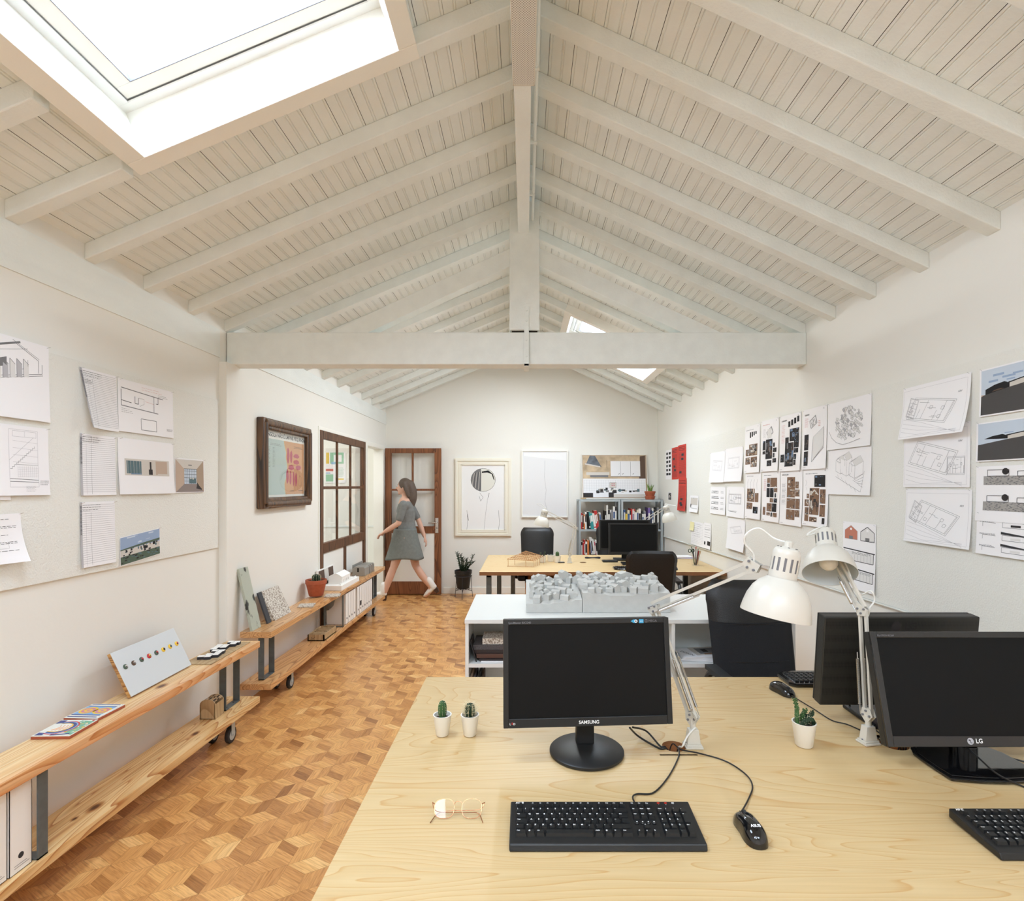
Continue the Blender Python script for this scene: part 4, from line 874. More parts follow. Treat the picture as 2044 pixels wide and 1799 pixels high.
sh.poly([(.02, .0), (.03, .36), (.2, .46), (.42, .54), (.68, .54), (.9, .46), (.98, .36), (.98, 0)], 'pic_white')
disc = lambda x_, y_, r_, a0=0, a1=360, n=24: [(x_+r_*math.cos(R(a0+(a1-a0)*i/n)), y_+r_*.63*math.sin(R(a0+(a1-a0)*i/n))) for i in range(n+1)]
sh.poly(disc(.5, .77, .285), 'map_white'); sh.line(disc(.5, .77, .285), 'ph_dark', .004)
sh.poly(disc(.5, .77, .28, 100, 260), 'ph_grey')
for k in range(6): sh.line([(.25+.035*k, .68-.015*k), (.27+.035*k, .8), (.3+.03*k, .88+.004*k)], 'ph_dark' if k % 2 else 'ph_light', .006)
sh.poly([(.47, .9), (.62, .92), (.73, .86), (.77, .76), (.74, .78), (.7, .86), (.6, .885), (.47, .88)], 'ph_black')
sh.line([(.42, .57), (.5, .50), (.44, .44), (.41, .52)], 'ph_dark', .003); sh.line([(.64, .57), (.6, .46), (.55, .2), (.52, 0)], 'ph_grey', .003); sh.line([(.64, .57), (.62, .5)], 'ph_dark', .005)
sh.line([(.12, .3), (.14, .15), (.12, 0)], 'ph_grey', .004); sh.line([(.13, .24), (.16, .14)], 'ph_dark', .006); sh.line([(.86, .3), (.88, .1), (.86, 0)], 'ph_grey', .004)
sh.mb.build('portrait_print', t, world=True)
x0, x1, z0, z1 = bx(1041), bx(1134), bz(1033), bz(899)
t = thing('white_picture', 'nearly blank grey picture in a thin white frame', 'picture', ((x0+x1)/2, YB, (z0+z1)/2))
f = MB()
for (p, q, r_, s_) in ((x0, x0+.02, z0, z1), (x1-.02, x1, z0, z1), (x0+.02, x1-.02, z1-.02, z1), (x0+.02, x1-.02, z0, z0+.02)): f.box(p, q, yw-.035, yw, r_, s_, 'trim_white')
f.build('frame', t, world=True, bevel=.002)
sh = Sheet((x0+.02, yw-.02, z0+.02), (1, 0, 0), (0, 0, 1), (0, -1, 0), x1-x0-.04, z1-z0-.04, base='pic_grey')
sh.poly([(.02, .98), (.98, .98), (.98, .86), (.02, .93)], 'pic_white'); sh.line([(.5, .86), (.49, .6), (.53, .4), (.5, .22), (.56, .08)], 'ph_grey', .002); sh.mb.build('picture_print', t, world=True)
# kitchen picture leaning on top of the bookcase
t = thing('kitchen_picture', 'wide picture of an old kitchen leaning on top of the bookcase', 'picture', (1.28, 7.7, 1.372))
lean = lambda z: 7.70+.085*(z-1.37)/.64
P0 = Vector((bx(1162)*.985, 7.70, 1.372)); P1 = Vector((bx(1294)*.985, 7.70, 1.372)); vd = Vector((0, .085, .64)).normalized()
wk, hk = (P1-P0).length, .645
b = MB(); M = frame_M(P0, (1, 0, 0), vd)
b.box(0, wk, 0, hk, -.012, 0, 'trim_white', M)
for (p, q, r_, s_) in ((0, .012, 0, hk), (wk-.012, wk, 0, hk), (0, wk, hk-.012, hk), (0, wk, 0, .02)): b.box(p, q, r_, s_, -.005, .006, 'trim_white', M)
b.build('frame', t, world=True)
sh = Sheet(P0+Vector((.01, -.004, .012)), (1, 0, 0), vd, (0, -1, .12), wk-.02, hk-.02, base='ph_tan')
mat('plaster_old', srgb(190, 168, 138), .6, var=(9, .25)); mat('tile_white', srgb(232, 232, 234), .5); mat('hood', srgb(92, 98, 106), .5, var=(14, .4))
sh.rect(.01, .42, .98, .99, 'plaster_old'); sh.poly([(.88, .42), (.98, .42), (.98, .99), (.9, .97)], 'ph_brown'); sh.poly([(.06, .8), (.3, .72), (.2, .98), (.12, .99)], 'hood'); sh.poly([(.04, .78), (.28, .71), (.28, .74), (.04, .81)], 'ph_light')
sh.rect(.44, .5, .9, .86, 'tile_white')
for k in (1, 2): sh.line([(.44+.155*k, .51), (.44+.155*k, .85)], 'ph_grey', .004)
for xx in (.56, .62, .78): sh.line([(xx, .55), (xx+.02, .57)], 'ph_dark', .006)
sh.line([(.44, .5), (.9, .5)], 'ph_dark', .006); sh.rect(.06, .53, .42, .60, 'ph_light'); sh.rect(.12, .48, .4, .53, 'ph_grey'); sh.rect(.01, .02, .98, .45, 'tile_white')
for k in range(26): sh.line([(.03+.037*k, .16), (.03+.037*k, .42)], 'ink_pale', .0018)
for k in range(7): sh.line([(.02, .18+.038*k), (.97, .18+.038*k)], 'ink_pale', .0018)
sh.rect(.42, .24, .52, .36, 'ph_light'); sh.box(.42, .24, .52, .36, 'ph_brown', .003)
for (xx, yy) in ((.45, .28), (.48, .28), (.45, .32), (.48, .32)): sh.rect(xx, yy, xx+.015, yy+.02, 'crimson')
sh.rect(.01, .02, .16, .12, 'ph_dark'); sh.rect(.18, .02, .4, .13, 'tile_white'); sh.rect(.40, .02, .48, .13, 'ph_dark'); sh.rect(.48, .02, .98, .09, 'ph_light')
r = random.Random(8)
for i in range(26): xx = .2+.68*r.random(); yy = .1+.09*r.random(); sh.rect(xx, yy, xx+.03+.04*r.random(), yy+.02+.05*r.random(), ('ph_black', 'ph_grey', 'ph_light', 'ph_dark', 'ph_teal')[i % 5])
sh.line([(.38, .88), (.38, .7)], 'ink', .003); sh.line([(.38, .88), (.9, .88)], 'ph_light', .003); sh.mb.build('picture_print', t, world=True)
t = MB(); t.box(.792, .866, 7.62, 7.66, 1.3725, 1.392, 'plywood_box'); tag(t.build('wooden_block', origin=(.83, 7.64, 1.3725), bevel=.002), 'small wooden block in front of the kitchen picture', 'block')

# ------------------------------------------------------------------ low plank shelves along the left wall
def bench(label, yA, yB, xf0, xf1, top_m, low_m, mids, castA, ends=(True, True), g='low plank shelves on the left wall'):
    # xf0/xf1: front edge at the near and far end; depth .215
    D = .215; t = thing('plank_shelf', label, 'shelf', ((xf0+xf1)/2-D/2, (yA+yB)/2, 0), 0, g)
    X = lambda y, k=0: xf0+(xf1-xf0)*(y-yA)/(yB-yA)-k
    for nm, z0, z1, m in (('top_board', .511, .552, top_m), ('bottom_board', .152, .193, low_m)):
        b = MB(); P = []
        for z in (z0, z1):
            for y in (yA, yB):
                P += [(X(y, D), y, z), (X(y), y, z)]
        b.hexa(P, m); b.build(nm, t, world=True, bevel=.002)
    for (y0, y1) in ((yA+.075, yA+.235), (yB-.235, yB-.075)):
        f = MB(); c = X(y0, .105)
        for y in (y0, y1-.006): f.box(c-.02, c+.02, y, y+.006, .193, .511, 'steel_grey')
        f.box(c-.02, c+.02, y0, y1, .193, .199, 'steel_grey'); f.box(c-.02, c+.02, y0, y1, .505, .511, 'steel_grey')
        for yy in (y0+.04, y1-.04): f.cyl((c, yy, .199), (c, yy, .201), .006, 'ink', 8)
        f.build('steel_frame', t, world=True)
    for y in mids:
        f = MB(); a, b_ = X(y, D-.02), X(y, .012)
        for x in (a, b_-.006): f.box(x, x+.006, y, y+.04, .193, .511, 'steel_grey')
        f.box(a, b_, y, y+.04, .193, .199, 'steel_grey'); f.box(a, b_, y, y+.04, .505, .511, 'steel_grey'); f.build('steel_frame', t, world=True)
    for y in castA:
        for k in (.06, .165):
            x = X(y, k); c = thing('caster', '', '', (0, 0, 0)); del c['label']; del c['category']
            c.parent = t; c.location = Vector((x, y, 0))-t.location
            f = MB(); f.box(-.022, .022, -.03, .03, .145, .152, 'galv'); f.box(-.017, -.014, -.016, .02, .05, .148, 'galv'); f.box(.014, .017, -.016, .02, .05, .148, 'galv'); f.cyl((0, .01, .12), (0, .01, .147), .014, 'galv', 10); f.build('fork', c)
            wl = MB(); M = Matrix.Translation((0, .0, .05)) @ Matrix.Rotation(R(90), 4, 'Y')
            wl.lathe([(.02, -.011), (.036, -.012), (.047, -.011), (.05, -.006), (.05, .006), (.047, .011), (.036, .012), (.02, .011), (.006, .013), (.0001, .013)], 'rubber', M, 20)
            wl.lathe([(.0001, .0135), (.018, .014), (.032, .0125)], 'galv', M, 16); wl.lathe([(.0001, -.0135), (.018, -.014), (.032, -.0125)], 'galv', M, 16); wl.cyl((-.02, 0, .05), (.02, 0, .05), .006, 'galv', 8); wl.build('wheel', c)
    return t
bench('near low shelf of pale pine planks on casters, at the lower left', .66, 3.50, -1.80, -1.722, 'pine', 'pine_low', [1.965], [.9, 3.27])
bench('far low shelf of warmer planks on casters, running to the doorway', 3.71, 6.74, -1.75, -1.75, 'pine_far', 'pine_far', [5.20, 5.22-.0], [4.13, 6.5]) if False else bench('far low shelf of warmer planks on casters, running to the doorway', 3.71, 6.74, -1.75, -1.75, 'pine_far', 'pine_far', [5.20], [4.15, 6.45])
ZT, ZB_ = .553, .1935

# tiles lying on the near shelf
def painted_tile(px0, py0, label, seed, rz, c):
    mb = MB(); a = .075; x, y = gp(px0, py0, ZT)
    mb.box(-a, a, -a, a, 0, .011, 'terracotta'); mb.box(-a, a, -a, a, .0111, .0125, 'map_white'); Z = .0127
    def q(P, m, z=0): mb.add([(p[0]*a, p[1]*a, Z+z) for p in P], [tuple(range(len(P)))], m)
    for nn, cc in dict(t_blue=(44, 62, 132), t_lblue=(130, 176, 222), t_yel=(236, 196, 70), t_pink=(206, 130, 160), t_green=(116, 176, 150), t_red=(196, 60, 60), t_orange=(232, 150, 60)).items(): mat(nn, srgb(*cc), .25)
    if seed == 0:
        q([(-.95, -.95), (.95, -.95), (.95, .95), (-.95, .95)], 'map_white'); q([(.0, -.4), (.95, -.9), (.95, .8), (.2, .9)], 't_green', .0001)
        r = random.Random(1)
        for i in range(26): u, v = .1+.8*r.random(), -.6+1.4*r.random(); q([(u, v), (u+.16, v+.03), (u+.1, v+.12)], 't_yel' if i % 2 else 'map_white', .0002+.00001*i)
        for k, (rr, m) in enumerate(((.82, 't_red'), (.74, 't_lblue'), (.68, 't_blue'), (.54, 't_yel'), (.48, 'map_white'))):
            q([(-.25+rr*math.cos(R(t_)), .0+rr*math.sin(R(t_))) for t_ in range(-90, 100, 12)]+[(-.25, .0+rr), (-.6, .9*rr), (-.6, -.9*rr)], m, .0005+.0001*k)
        for k in range(4): mb.tube([Vector((-.5+.2*k, -.35, 0))*a+Vector((0, 0, Z+.0011)), Vector((-.3+.15*k, -.0, 0))*a+Vector((0, 0, Z+.0011)), Vector((-.45+.2*k, .3, 0))*a+Vector((0, 0, Z+.0011))], .0012, 't_orange', 5)
        q([(-.95, .5), (-.6, .6), (-.6, .9), (-.95, .9)], 't_blue', .0012); q([(-.9, -.9), (-.5, -.9), (-.6, -.65), (-.9, -.6)], 't_blue', .0012); q([(-.1, -.95), (.8, -.8), (.8, -.7), (-.1, -.84)], 't_blue', .0012)
        q([(.8, .8), (.92, .8), (.92, .9), (.8, .9)], 't_red', .0013)
    else:
        q([(-.95, -.95), (.95, -.95), (.95, .95), (-.95, .95)], 't_lblue')
        for (v0, v1, m) in ((-.95, -.86, 'map_white'), (-.86, -.76, 't_blue'), (-.76, -.62, 'map_white'), (-.62, -.52, 't_blue'), (.62, .7, 't_blue'), (.7, .85, 'map_white'), (.85, .93, 't_blue')): q([(-.95, v0), (.95, v0), (.95, v1), (-.95, v1)], m, .0001)
        for cx in (-.45, .4):
            q([(cx+.48*math.cos(R(t_)), .05+.46*math.sin(R(t_))) for t_ in range(0, 360, 15)], 't_yel', .0002); q([(cx+.36*math.cos(R(t_)), .05+.34*math.sin(R(t_))) for t_ in range(0, 360, 15)], 't_pink', .0003)
            q([(cx+.24*math.cos(R(t_)), .05+.2*math.sin(R(t_))) for t_ in range(0, 360, 15)], 't_yel', .0004); q([(cx+.1*math.cos(R(t_)), .05+.1*math.sin(R(t_))) for t_ in range(0, 360, 30)], 't_pink', .0005)
        q([(.82, -.95), (.95, -.95), (.95, .95), (.82, .95)], 'map_white', .0006)
    o = mb.build('painted_tile'); o.location = (x, y, ZT); o.rotation_euler = (0, 0, rz); tag(o, label, 'tile', 'painted tiles on the near shelf')
painted_tile(131, 1459, 'painted tile with blue arcs and green leaves, nearer the camera on the near shelf', 0, R(2), None)
painted_tile(190, 1425, 'painted tile with yellow and pink rosettes, farther one on the near shelf', 1, R(-3), None)
# grey board with eight badges leaning on the wall
def badge_board():
    y0 = gp(246, 1395, ZT)[1]; y1 = gp(377, 1330, ZT)[1]; xb = -1.862; xt = -1.962; hh = .205
    t = thing('badge_board', 'pale grey board with a row of coloured round badges, leaning on the near shelf', 'board', (xb, (y0+y1)/2, ZT))
    up = Vector((xt-xb, 0, hh)).normalized(); Lh = math.hypot(xt-xb, hh)
    M = frame_M((xb, y0, ZT+.0085), (0, 1, 0), up); b = MB()
    mat('badge_face', srgb(206, 210, 212), .35); b.box(0, y1-y0, 0, Lh, -.018, -.002, 'pine_end', M); b.box(0, y1-y0, 0, Lh, -.002, 0, 'badge_face', M); b.build('panel', t, world=True, bevel=.001)
    cols = [('ph_green', 'ph_light'), ('ph_brown', 'ph_light'), ('ph_green', 't_red'), ('t_red', 't_yel'), ('ph_green', 't_red'), ('t_yel', 'ph_dark'), ('t_yel', 'ph_teal'), ('t_yel', 't_red')]
    for i, (c1, c2) in enumerate(cols):
        g = MB(); Mb = M @ Matrix.Translation((.045+(y1-y0-.08)*i/7, Lh*.62, 0))
        g.lathe([(.0125, 0), (.0125, .003), (.010, .005), (.0001, .006)], c1, Mb, 20); g.lathe([(.007, .0058), (.0001, .0066)], c2, Mb @ Matrix.Translation((.002, .001, .0003)), 12); g.box(-.003, .004, -.004, .001, .0062, .0072, 'ink', Mb)
        g.build('badge', t, world=True)
badge_board()
def dark_blocks():
    (x0, y0), (x1, y1) = gp(385, 1320, ZT), gp(500, 1283, ZT); y0, y1 = 3.03, 3.46
    t = thing('block_model', 'thin wood sheet with small white-topped blocks at the far end of the near shelf', 'model', (-1.85, (y0+y1)/2, ZT))
    b = MB(); b.box(-1.928, -1.765, y0, y1, ZT, ZT+.004, 'plywood_box'); b.build('base_sheet', t, world=True)
    r = random.Random(4); k = 0
    for i in range(9):
        y = y0+.09+.036*i
        for j in range(2):
            if (i*2+j) % 5 == 4: continue
            x = -1.875+.038*j+.02*math.sin(i*.9)+(.01 if i % 2 else 0); g = MB(); M = Matrix.Translation((x, y, ZT+.004)) @ Matrix.Rotation(R(8+6*r.random()), 4, 'Z')
            g.box(-.017, .017, -.016, .016, 0, .016, 'ink', M); g.box(-.017, .017, -.016, .016, .016, .0175, 'card_white', M); g.build('block', t, world=True)
dark_blocks()
# domed plywood box on the lower board
x0, x1, y0, y1 = -1.903, -1.812, 3.15, 3.24
t = thing('plywood_box', 'small rounded plywood box on the lower board of the near shelf', 'box', ((x0+x1)/2, (y0+y1)/2, ZB_))
b = MB(); prof = [(x0, 0), (x1, 0), (x1, .085)]+[((x0+x1)/2+(x1-x0)/2*math.cos(R(a)), .085+.03*math.sin(R(a))) for a in range(15, 180, 15)]+[(x0, .085)]
M = Matrix(((1, 0, 0, 0), (0, 0, 1, 0), (0, 1, 0, ZB_), (0, 0, 0, 1)))
b.prism(prof, y0, y0+.004, 'plywood_box', M); b.prism(prof, y1-.004, y1, 'plywood_box', M); b.box(x0+.002, x0+.005, y0, y1, ZB_, ZB_+.085, 'plywood_box'); b.box(x1-.005, x1-.002, y0, y1, ZB_, ZB_+.085, 'plywood_box'); b.box(x0, x1, y0, y1, ZB_, ZB_+.003, 'plywood_box'); b.build('case', t, world=True)
g = MB()
for a in range(30, 150, 12):
    for (ya, yb2) in ((y0+.008, y0+.035), (y0+.04, y0+.052), (y0+.058, y1-.006)):
        c_, s_ = math.cos(R(a)), math.sin(R(a)); c2, s2 = math.cos(R(a+9)), math.sin(R(a+9)); cx = (x0+x1)/2; rx = (x1-x0)/2-.001
        g.quad((cx+rx*c_, ya, ZB_+.084+.03*s_), (cx+rx*c2, ya, ZB_+.084+.03*s2), (cx+rx*c2, yb2, ZB_+.084+.03*s2), (cx+rx*c_, yb2, ZB_+.084+.03*s_), 'gap_dark' if (a//12+int(ya*100)) % 3 == 0 else 'plywood_box')
g.build('slotted_lid', t, world=True)
# magazine files
def mag_file(name, y0, wd, x1, label, group, holes=1, X0=-1.955, ht=.305, d=None):
    t = thing(name, label, 'file box', ((X0+x1)/2, y0+wd/2, ZB_), 0, group)
    b = MB(); h = ht
    b.box(x1-.002, x1, y0, y0+wd, ZB_, ZB_+h, 'card_white'); b.box(X0, x1, y0, y0+wd, ZB_, ZB_+.002, 'card_white'); b.box(X0, X0+.002, y0, y0+wd, ZB_, ZB_+h*.45, 'card_white')
    M = Matrix(((1, 0, 0, 0), (0, 0, 1, 0), (0, 1, 0, ZB_), (0, 0, 0, 1)))
    prof = [(X0, 0), (x1, 0), (x1, h), (x1-.07, h), (x1-.10, h*.9), (x1-.12, h*.62), (X0+.03, h*.48), (X0, h*.46)]
    for yy in (y0, y0+wd-.002): b.prism(prof, yy, yy+.002, 'card_white', M)
    b.build('case', t, world=True)
    g = MB(); yc = y0+wd/2
    g.cyl((x1, yc, ZB_+.055), (x1+.0008, yc, ZB_+.055), .0105, 'ink', 16, smooth=False); g.build('finger_hole', t, world=True)
    if d: 
        g = MB()
        for k in range(2): g.box(x1, x1+.0006, y0+.018, y0+wd-.02+(.01*k), ZB_+.026-.008*k, ZB_+.0275-.008*k, 'ink_soft')
        g.build('small_print', t, world=True)
    cnt = MB(); 
    for k in range(3): cnt.box(X0+.03, x1-.02, y0+.008+.018*k, y0+.02+.018*k, ZB_+.003, ZB_+h*.42, ('paper', 'ph_tan', 'ink_pale')[k])
    cnt.build('papers', t, world=True); return t
mag_file('magazine_file', 1.872, .085, -1.792, 'white card magazine file next to the steel upright on the near shelf', 'magazine files on the near shelf', d=1)
mag_file('magazine_file', 1.782, .085, -1.796, 'white card magazine file cut by the left edge of the photo', 'magazine files on the near shelf', d=1)
ys = [5.30+.078*k for k in range(4)]+[5.665+.079*k for k in range(7)]
names = ['first magazine file after the steel frame on the far shelf, its side showing', 'second magazine file on the far shelf', 'third magazine file on the far shelf', 'fourth magazine file on the far shelf, before a small gap',
         'first magazine file after the small gap on the far shelf', 'magazine file on the far shelf with a dark printed square on its front', 'third magazine file after the small gap on the far shelf', 'fourth magazine file after the small gap on the far shelf', 'fifth magazine file after the small gap on the far shelf', 'last but one magazine file on the far shelf', 'last magazine file on the far shelf, farthest from the camera']
for i, y in enumerate(ys):
    t = mag_file('magazine_file', y, .075, -1.765, names[i], 'magazine files on the far shelf', ht=.30)
    if i == 5: g = MB(); g.box(-1.765, -1.7642, y+.012, y+.065, ZB_+.085, ZB_+.135, 'ink'); g.build('printed_square', t, world=True)
# slotted wooden tray
x0, x1, y0, y1 = -1.914, -1.768, 4.74, 5.045
t = thing('slotted_tray', 'small slotted wooden tray on the lower board of the far shelf', 'tray', ((x0+x1)/2, (y0+y1)/2, ZB_)); b = MB()
b.box(x0, x1, y0, y0+.01, ZB_, ZB_+.055, 'plywood_box'); b.box(x0, x1, y1-.01, y1, ZB_, ZB_+.055, 'plywood_box'); b.box(x0, x0+.01, y0, y1, ZB_, ZB_+.055, 'plywood_box'); b.box(x1-.01, x1, y0, y1, ZB_, ZB_+.055, 'plywood_box'); b.box(x0, x1, y0, y1, ZB_, ZB_+.008, 'plywood_box'); b.build('case', t, world=True)
for k in range(5): g = MB(); y = y0+.035+.048*k; g.box(x0+.01, x1-.01, y, y+.02, ZB_+.008, ZB_+.052, 'plywood_box'); g.build('divider', t, world=True)
g = MB(); M = Matrix(((1, 0, 0, x0+.03), (0, 0, 1, y0-.0005), (0, 1, 0, ZB_+.024), (0, 0, 0, 1))); g.text('5o"', .026, 'ink', M, 'LEFT'); g.build('pencil_mark', t, world=True)

# stones leaning at the near end of the far shelf
mat('marble_green', srgb(176, 184, 170), .5); m = MATS['marble_green']; nt = m.node_tree
def speckle(m, c1, c2, scale, pos, stretch=(1, 1, 1), kind='noise'):
    nt = m.node_tree; b = nt.nodes['Principled BSDF']; tc = nt.nodes.new('ShaderNodeTexCoord'); mp = nt.nodes.new('ShaderNodeMapping'); mp.inputs['Scale'].default_value = stretch
    n = nt.nodes.new('ShaderNodeTexNoise' if kind == 'noise' else 'ShaderNodeTexVoronoi'); n.inputs['Scale'].default_value = scale
    if kind == 'noise': n.inputs['Detail'].default_value = 6
    r = nt.nodes.new('ShaderNodeValToRGB'); r.color_ramp.elements[0].position = pos; r.color_ramp.elements[0].color = (*c2, 1); r.color_ramp.elements[1].position = pos+.03; r.color_ramp.elements[1].color = (*c1, 1)
    nt.links.new(tc.outputs['Object'], mp.inputs[0]); nt.links.new(mp.outputs[0], n.inputs['Vector']); nt.links.new(n.outputs[0], r.inputs[0]); nt.links.new(r.outputs[0], b.inputs['Base Color'])
speckle(MATS['marble_green'], srgb(178, 184, 170), srgb(60, 62, 58), 12, .39, (1, 1, .5))
mat('terrazzo', srgb(206, 200, 190), .5); speckle(MATS['terrazzo'], srgb(212, 206, 196), srgb(146, 132, 118), 90, .46)
mat('slate', srgb(62, 64, 68), .6)
def slab(name, label, yb0, yb1, xb, xt, h, th, m, dy=0.0, x_in=None, cat='stone sample'):
    up = Vector((xt-xb, dy, h)).normalized(); L_ = Vector((xt-xb, dy, h)).length
    M = frame_M((xb, yb0, ZT), (0, 1, 0), up); b = MB(); b.box(0, yb1-yb0, 0, L_, -th, 0, m, M)
    o = b.build(name, origin=(xb, (yb0+yb1)/2, ZT), bevel=.0015); tag(o, label, cat, 'stone samples on the far shelf'); return o
slab('stone_slab', 'tall pale green stone slab leaning on the wall at the near end of the far shelf', 3.73, 3.85, -1.886, -1.982, .43, .018, 'marble_green', -.02)
slab('slate_strip', 'dark slate strip leaning between the tall slab and the speckled slab', 3.93, 3.985, -1.875, -1.95, .225, .012, 'slate', -.01)
slab('terrazzo_slab', 'thick speckled stone slab leaning beside the slate strip', 4.02, 4.30, -1.865, -1.97, .215, .03, 'terrazzo', -.03)
for (px, py, lab, a) in ((598, 1210, 'small speckled tile lying flat on the far shelf', .062), (650, 1190, 'speckled tile under the terracotta cactus pot', .066)):
    x, y = gp(px+14, py, ZT); b = MB(); M = Matrix.Rotation(R(12), 4, 'Z'); b.box(-a, a, -a, a, 0, .010, 'terrazzo', M); o = b.build('stone_tile', bevel=.001); o.location = (x, y, ZT); tag(o, lab, 'stone sample', 'flat stone tiles on the far shelf')
# pots
def pot(t, r0, r1, h, m, soil=True, rim=0.0, wall=.004, lab=None, dz=.0):
    b = MB(); pr = [(.0001, 0), (r0-.003, 0), (r0, .003)]
    if rim: pr += [(r1*.94, h-rim), (r1, h-rim), (r1, h)]
    else: pr += [(r1-.001, h-.002), (r1, h)]
    pr += [(r1-wall, h), (r1-wall-.002, h-.012), (r0-wall, .006), (.0001, .006)]; b.lathe(pr, m, None, 32); b.build('pot', t)
    if soil: s = MB(); s.lathe([(r1-wall-.002, h-.013), (r1*.5, h-.009), (.0001, h-.008)], 'soil', None, 20, True); s.build('soil', t)
def ribbed(t, z0, r, h, m, ribs=10, cx=0, cy=0, spines=True, lean=(0, 0), seed=0, nsp=None, sl=.007, ribm='cactus_rib'):
    b = MB(); n = ribs*6; K = 10; vs = []; fs = []
    for i in range(K+1):
        q = i/K; zz_ = z0+h*q; rr = r*(min(1, (.75+.9*q)) if q < .3 else 1)*math.sqrt(max(0.0001, 1-max(0, (q-.55)/.45)**2.4))
        for k in range(n):
            a = 2*math.pi*k/n; rk = rr*(1+.13*math.cos(ribs*a)); vs.append((cx+lean[0]*q+rk*math.cos(a), cy+lean[1]*q+rk*math.sin(a), zz_))
    for i in range(K):
        for k in range(n): fs.append((i*n+k, i*n+(k+1) % n, (i+1)*n+(k+1) % n, (i+1)*n+k))
    fs.append(tuple(K*n+k for k in range(n))); b.add(vs, fs, m, smooth=True); b.build('cactus_stem', t)
    if spines:
        rnd = random.Random(seed); s = MB()
        for a_ in range(ribs):
            a = 2*math.pi*a_/ribs
            for i in range(2, 11):
                q = i/11; rr = r*1.12*(min(1, .75+.9*q) if q < .3 else 1)*math.sqrt(max(.02, 1-max(0, (q-.55)/.45)**2.4)); c = Vector((cx+lean[0]*q+rr*math.cos(a), cy+lean[1]*q+rr*math.sin(a), z0+h*q))
                for j in range(3 if sl > .004 else 2):
                    d = Vector((math.cos(a)+(rnd.random()-.5)*1.4, math.sin(a)+(rnd.random()-.5)*1.4, .2+(rnd.random()-.3)*1.2)).normalized(); s.tube([c, c+d*sl*(.6+rnd.random()*.8)], [.0006, .0001], 'spine', 3, False, False)
        s.build('spines', t)
x, y = gp(883, 1468, .74); t = thing('potted_cactus', 'ribbed column cactus in a white pot, left of the pair on the near desk', 'cactus', (x, y, .741), 0, 'white potted cacti on the near desk')
pot(t, .021, .0305, .068, 'pot_white'); ribbed(t, .058, .0125, .056, 'cactus_green', 9, seed=1, sl=.004)
x, y = gp(938, 1468, .74); t = thing('potted_cactus', 'spiny globe cactus in a white pot, right of the pair on the near desk', 'cactus', (x, y, .741), .4, 'white potted cacti on the near desk')
pot(t, .021, .0305, .068, 'pot_white'); ribbed(t, .058, .0150, .048, 'cactus_dark', 9, seed=2, sl=.016)
x, y = gp(1605, 1489, .74); t = thing('potted_cactus', 'twisting dark succulent in a white pot, beside the right desk lamp', 'cactus', (x, y, .741), 0, 'white potted cacti on the near desk')
pot(t, .026, .036, .075, 'pot_white'); r = random.Random(3)
def knobby(t, pts, r0, m, seed=0, sp=.004):
    P = smooth_path(pts, 5); b = MB(); b.tube(P, [r0*(1-.35*i/(len(P)-1)) for i in range(len(P))], m, 8); rnd = random.Random(seed)
    for i, p in enumerate(P):
        for j in range(6):
            d = Vector((rnd.random()-.5, rnd.random()-.5, rnd.random()-.3)).normalized(); b.sphere(p+d*r0*.85, r0*.32, m, 6); b.tube([p+d*r0, p+d*(r0+sp)], [.0006, .0002], 'spine', 3, False, False)
    b.build('stem', t)
knobby(t, [(-.02, 0, .065), (-.024, -.002, .09), (-.022, 0, .115), (-.028, .003, .145)], .0075, 'cactus_green', 1)
knobby(t, [(.0, .004, .065), (-.004, .004, .09), (.004, .0, .112)], .008, 'cactus_green', 2); knobby(t, [(.008, 0, .065), (.016, .0, .085), (.026, -.002, .105)], .008, 'cactus_dark', 3)
knobby(t, [(-.015, -.012, .066), (-.004, -.018, .085), (.014, -.016, .088), (.026, -.008, .072)], .0085, 'cactus_dark', 4); knobby(t, [(.02, .01, .066), (.01, .012, .09), (-.006, .01, .083)], .008, 'cactus_dark', 5)
# terracotta pot on the far shelf
x, y = gp(631, 1189, ZT+.01); t = thing('terracotta_pot', 'terracotta pot with a small cactus on the far shelf', 'cactus', (x, y, ZT+.0105))
pot(t, .062, .092, .145, 'terracotta', rim=.035, wall=.008); ribbed(t, .125, .032, .07, 'cactus_dark', 11, seed=5, sl=.012)
# white house model on the far shelf
xb, yb0 = gp(655, 1170, ZT); t = thing('house_model', 'white card house model with a dark photo backdrop, on the far shelf', 'model', (-1.84, 5.35, ZT)); z = ZT
ya, yb2, xa, xc = 5.17, 5.72, -1.945, -1.762
b = MB(); b.box(xa, xc, ya, yb2, z, z+.045, 'card_white'); b.build('base', t, world=True)
b = MB(); b.hexa([(xa-.05, ya, z), (xa-.035, ya, z), (xa-.05, yb2-.12, z), (xa-.035, yb2-.12, z), (xa-.062, ya, z+.19), (xa-.047, ya, z+.19), (xa-.062, yb2-.12, z+.19), (xa-.047, yb2-.12, z+.19)], 'card_white'); b.quad((xa-.033, ya+.02, z+.02), (xa-.033, yb2-.14, z+.02), (xa-.0445, yb2-.14, z+.18), (xa-.0445, ya+.02, z+.18), 'ph_brown'); b.quad((xa-.032, ya+.16, z+.06), (xa-.032, ya+.27, z+.06), (xa-.0435, ya+.27, z+.18), (xa-.0435, ya+.16, z+.18), 'ph_light'); b.build('backdrop', t, world=True)
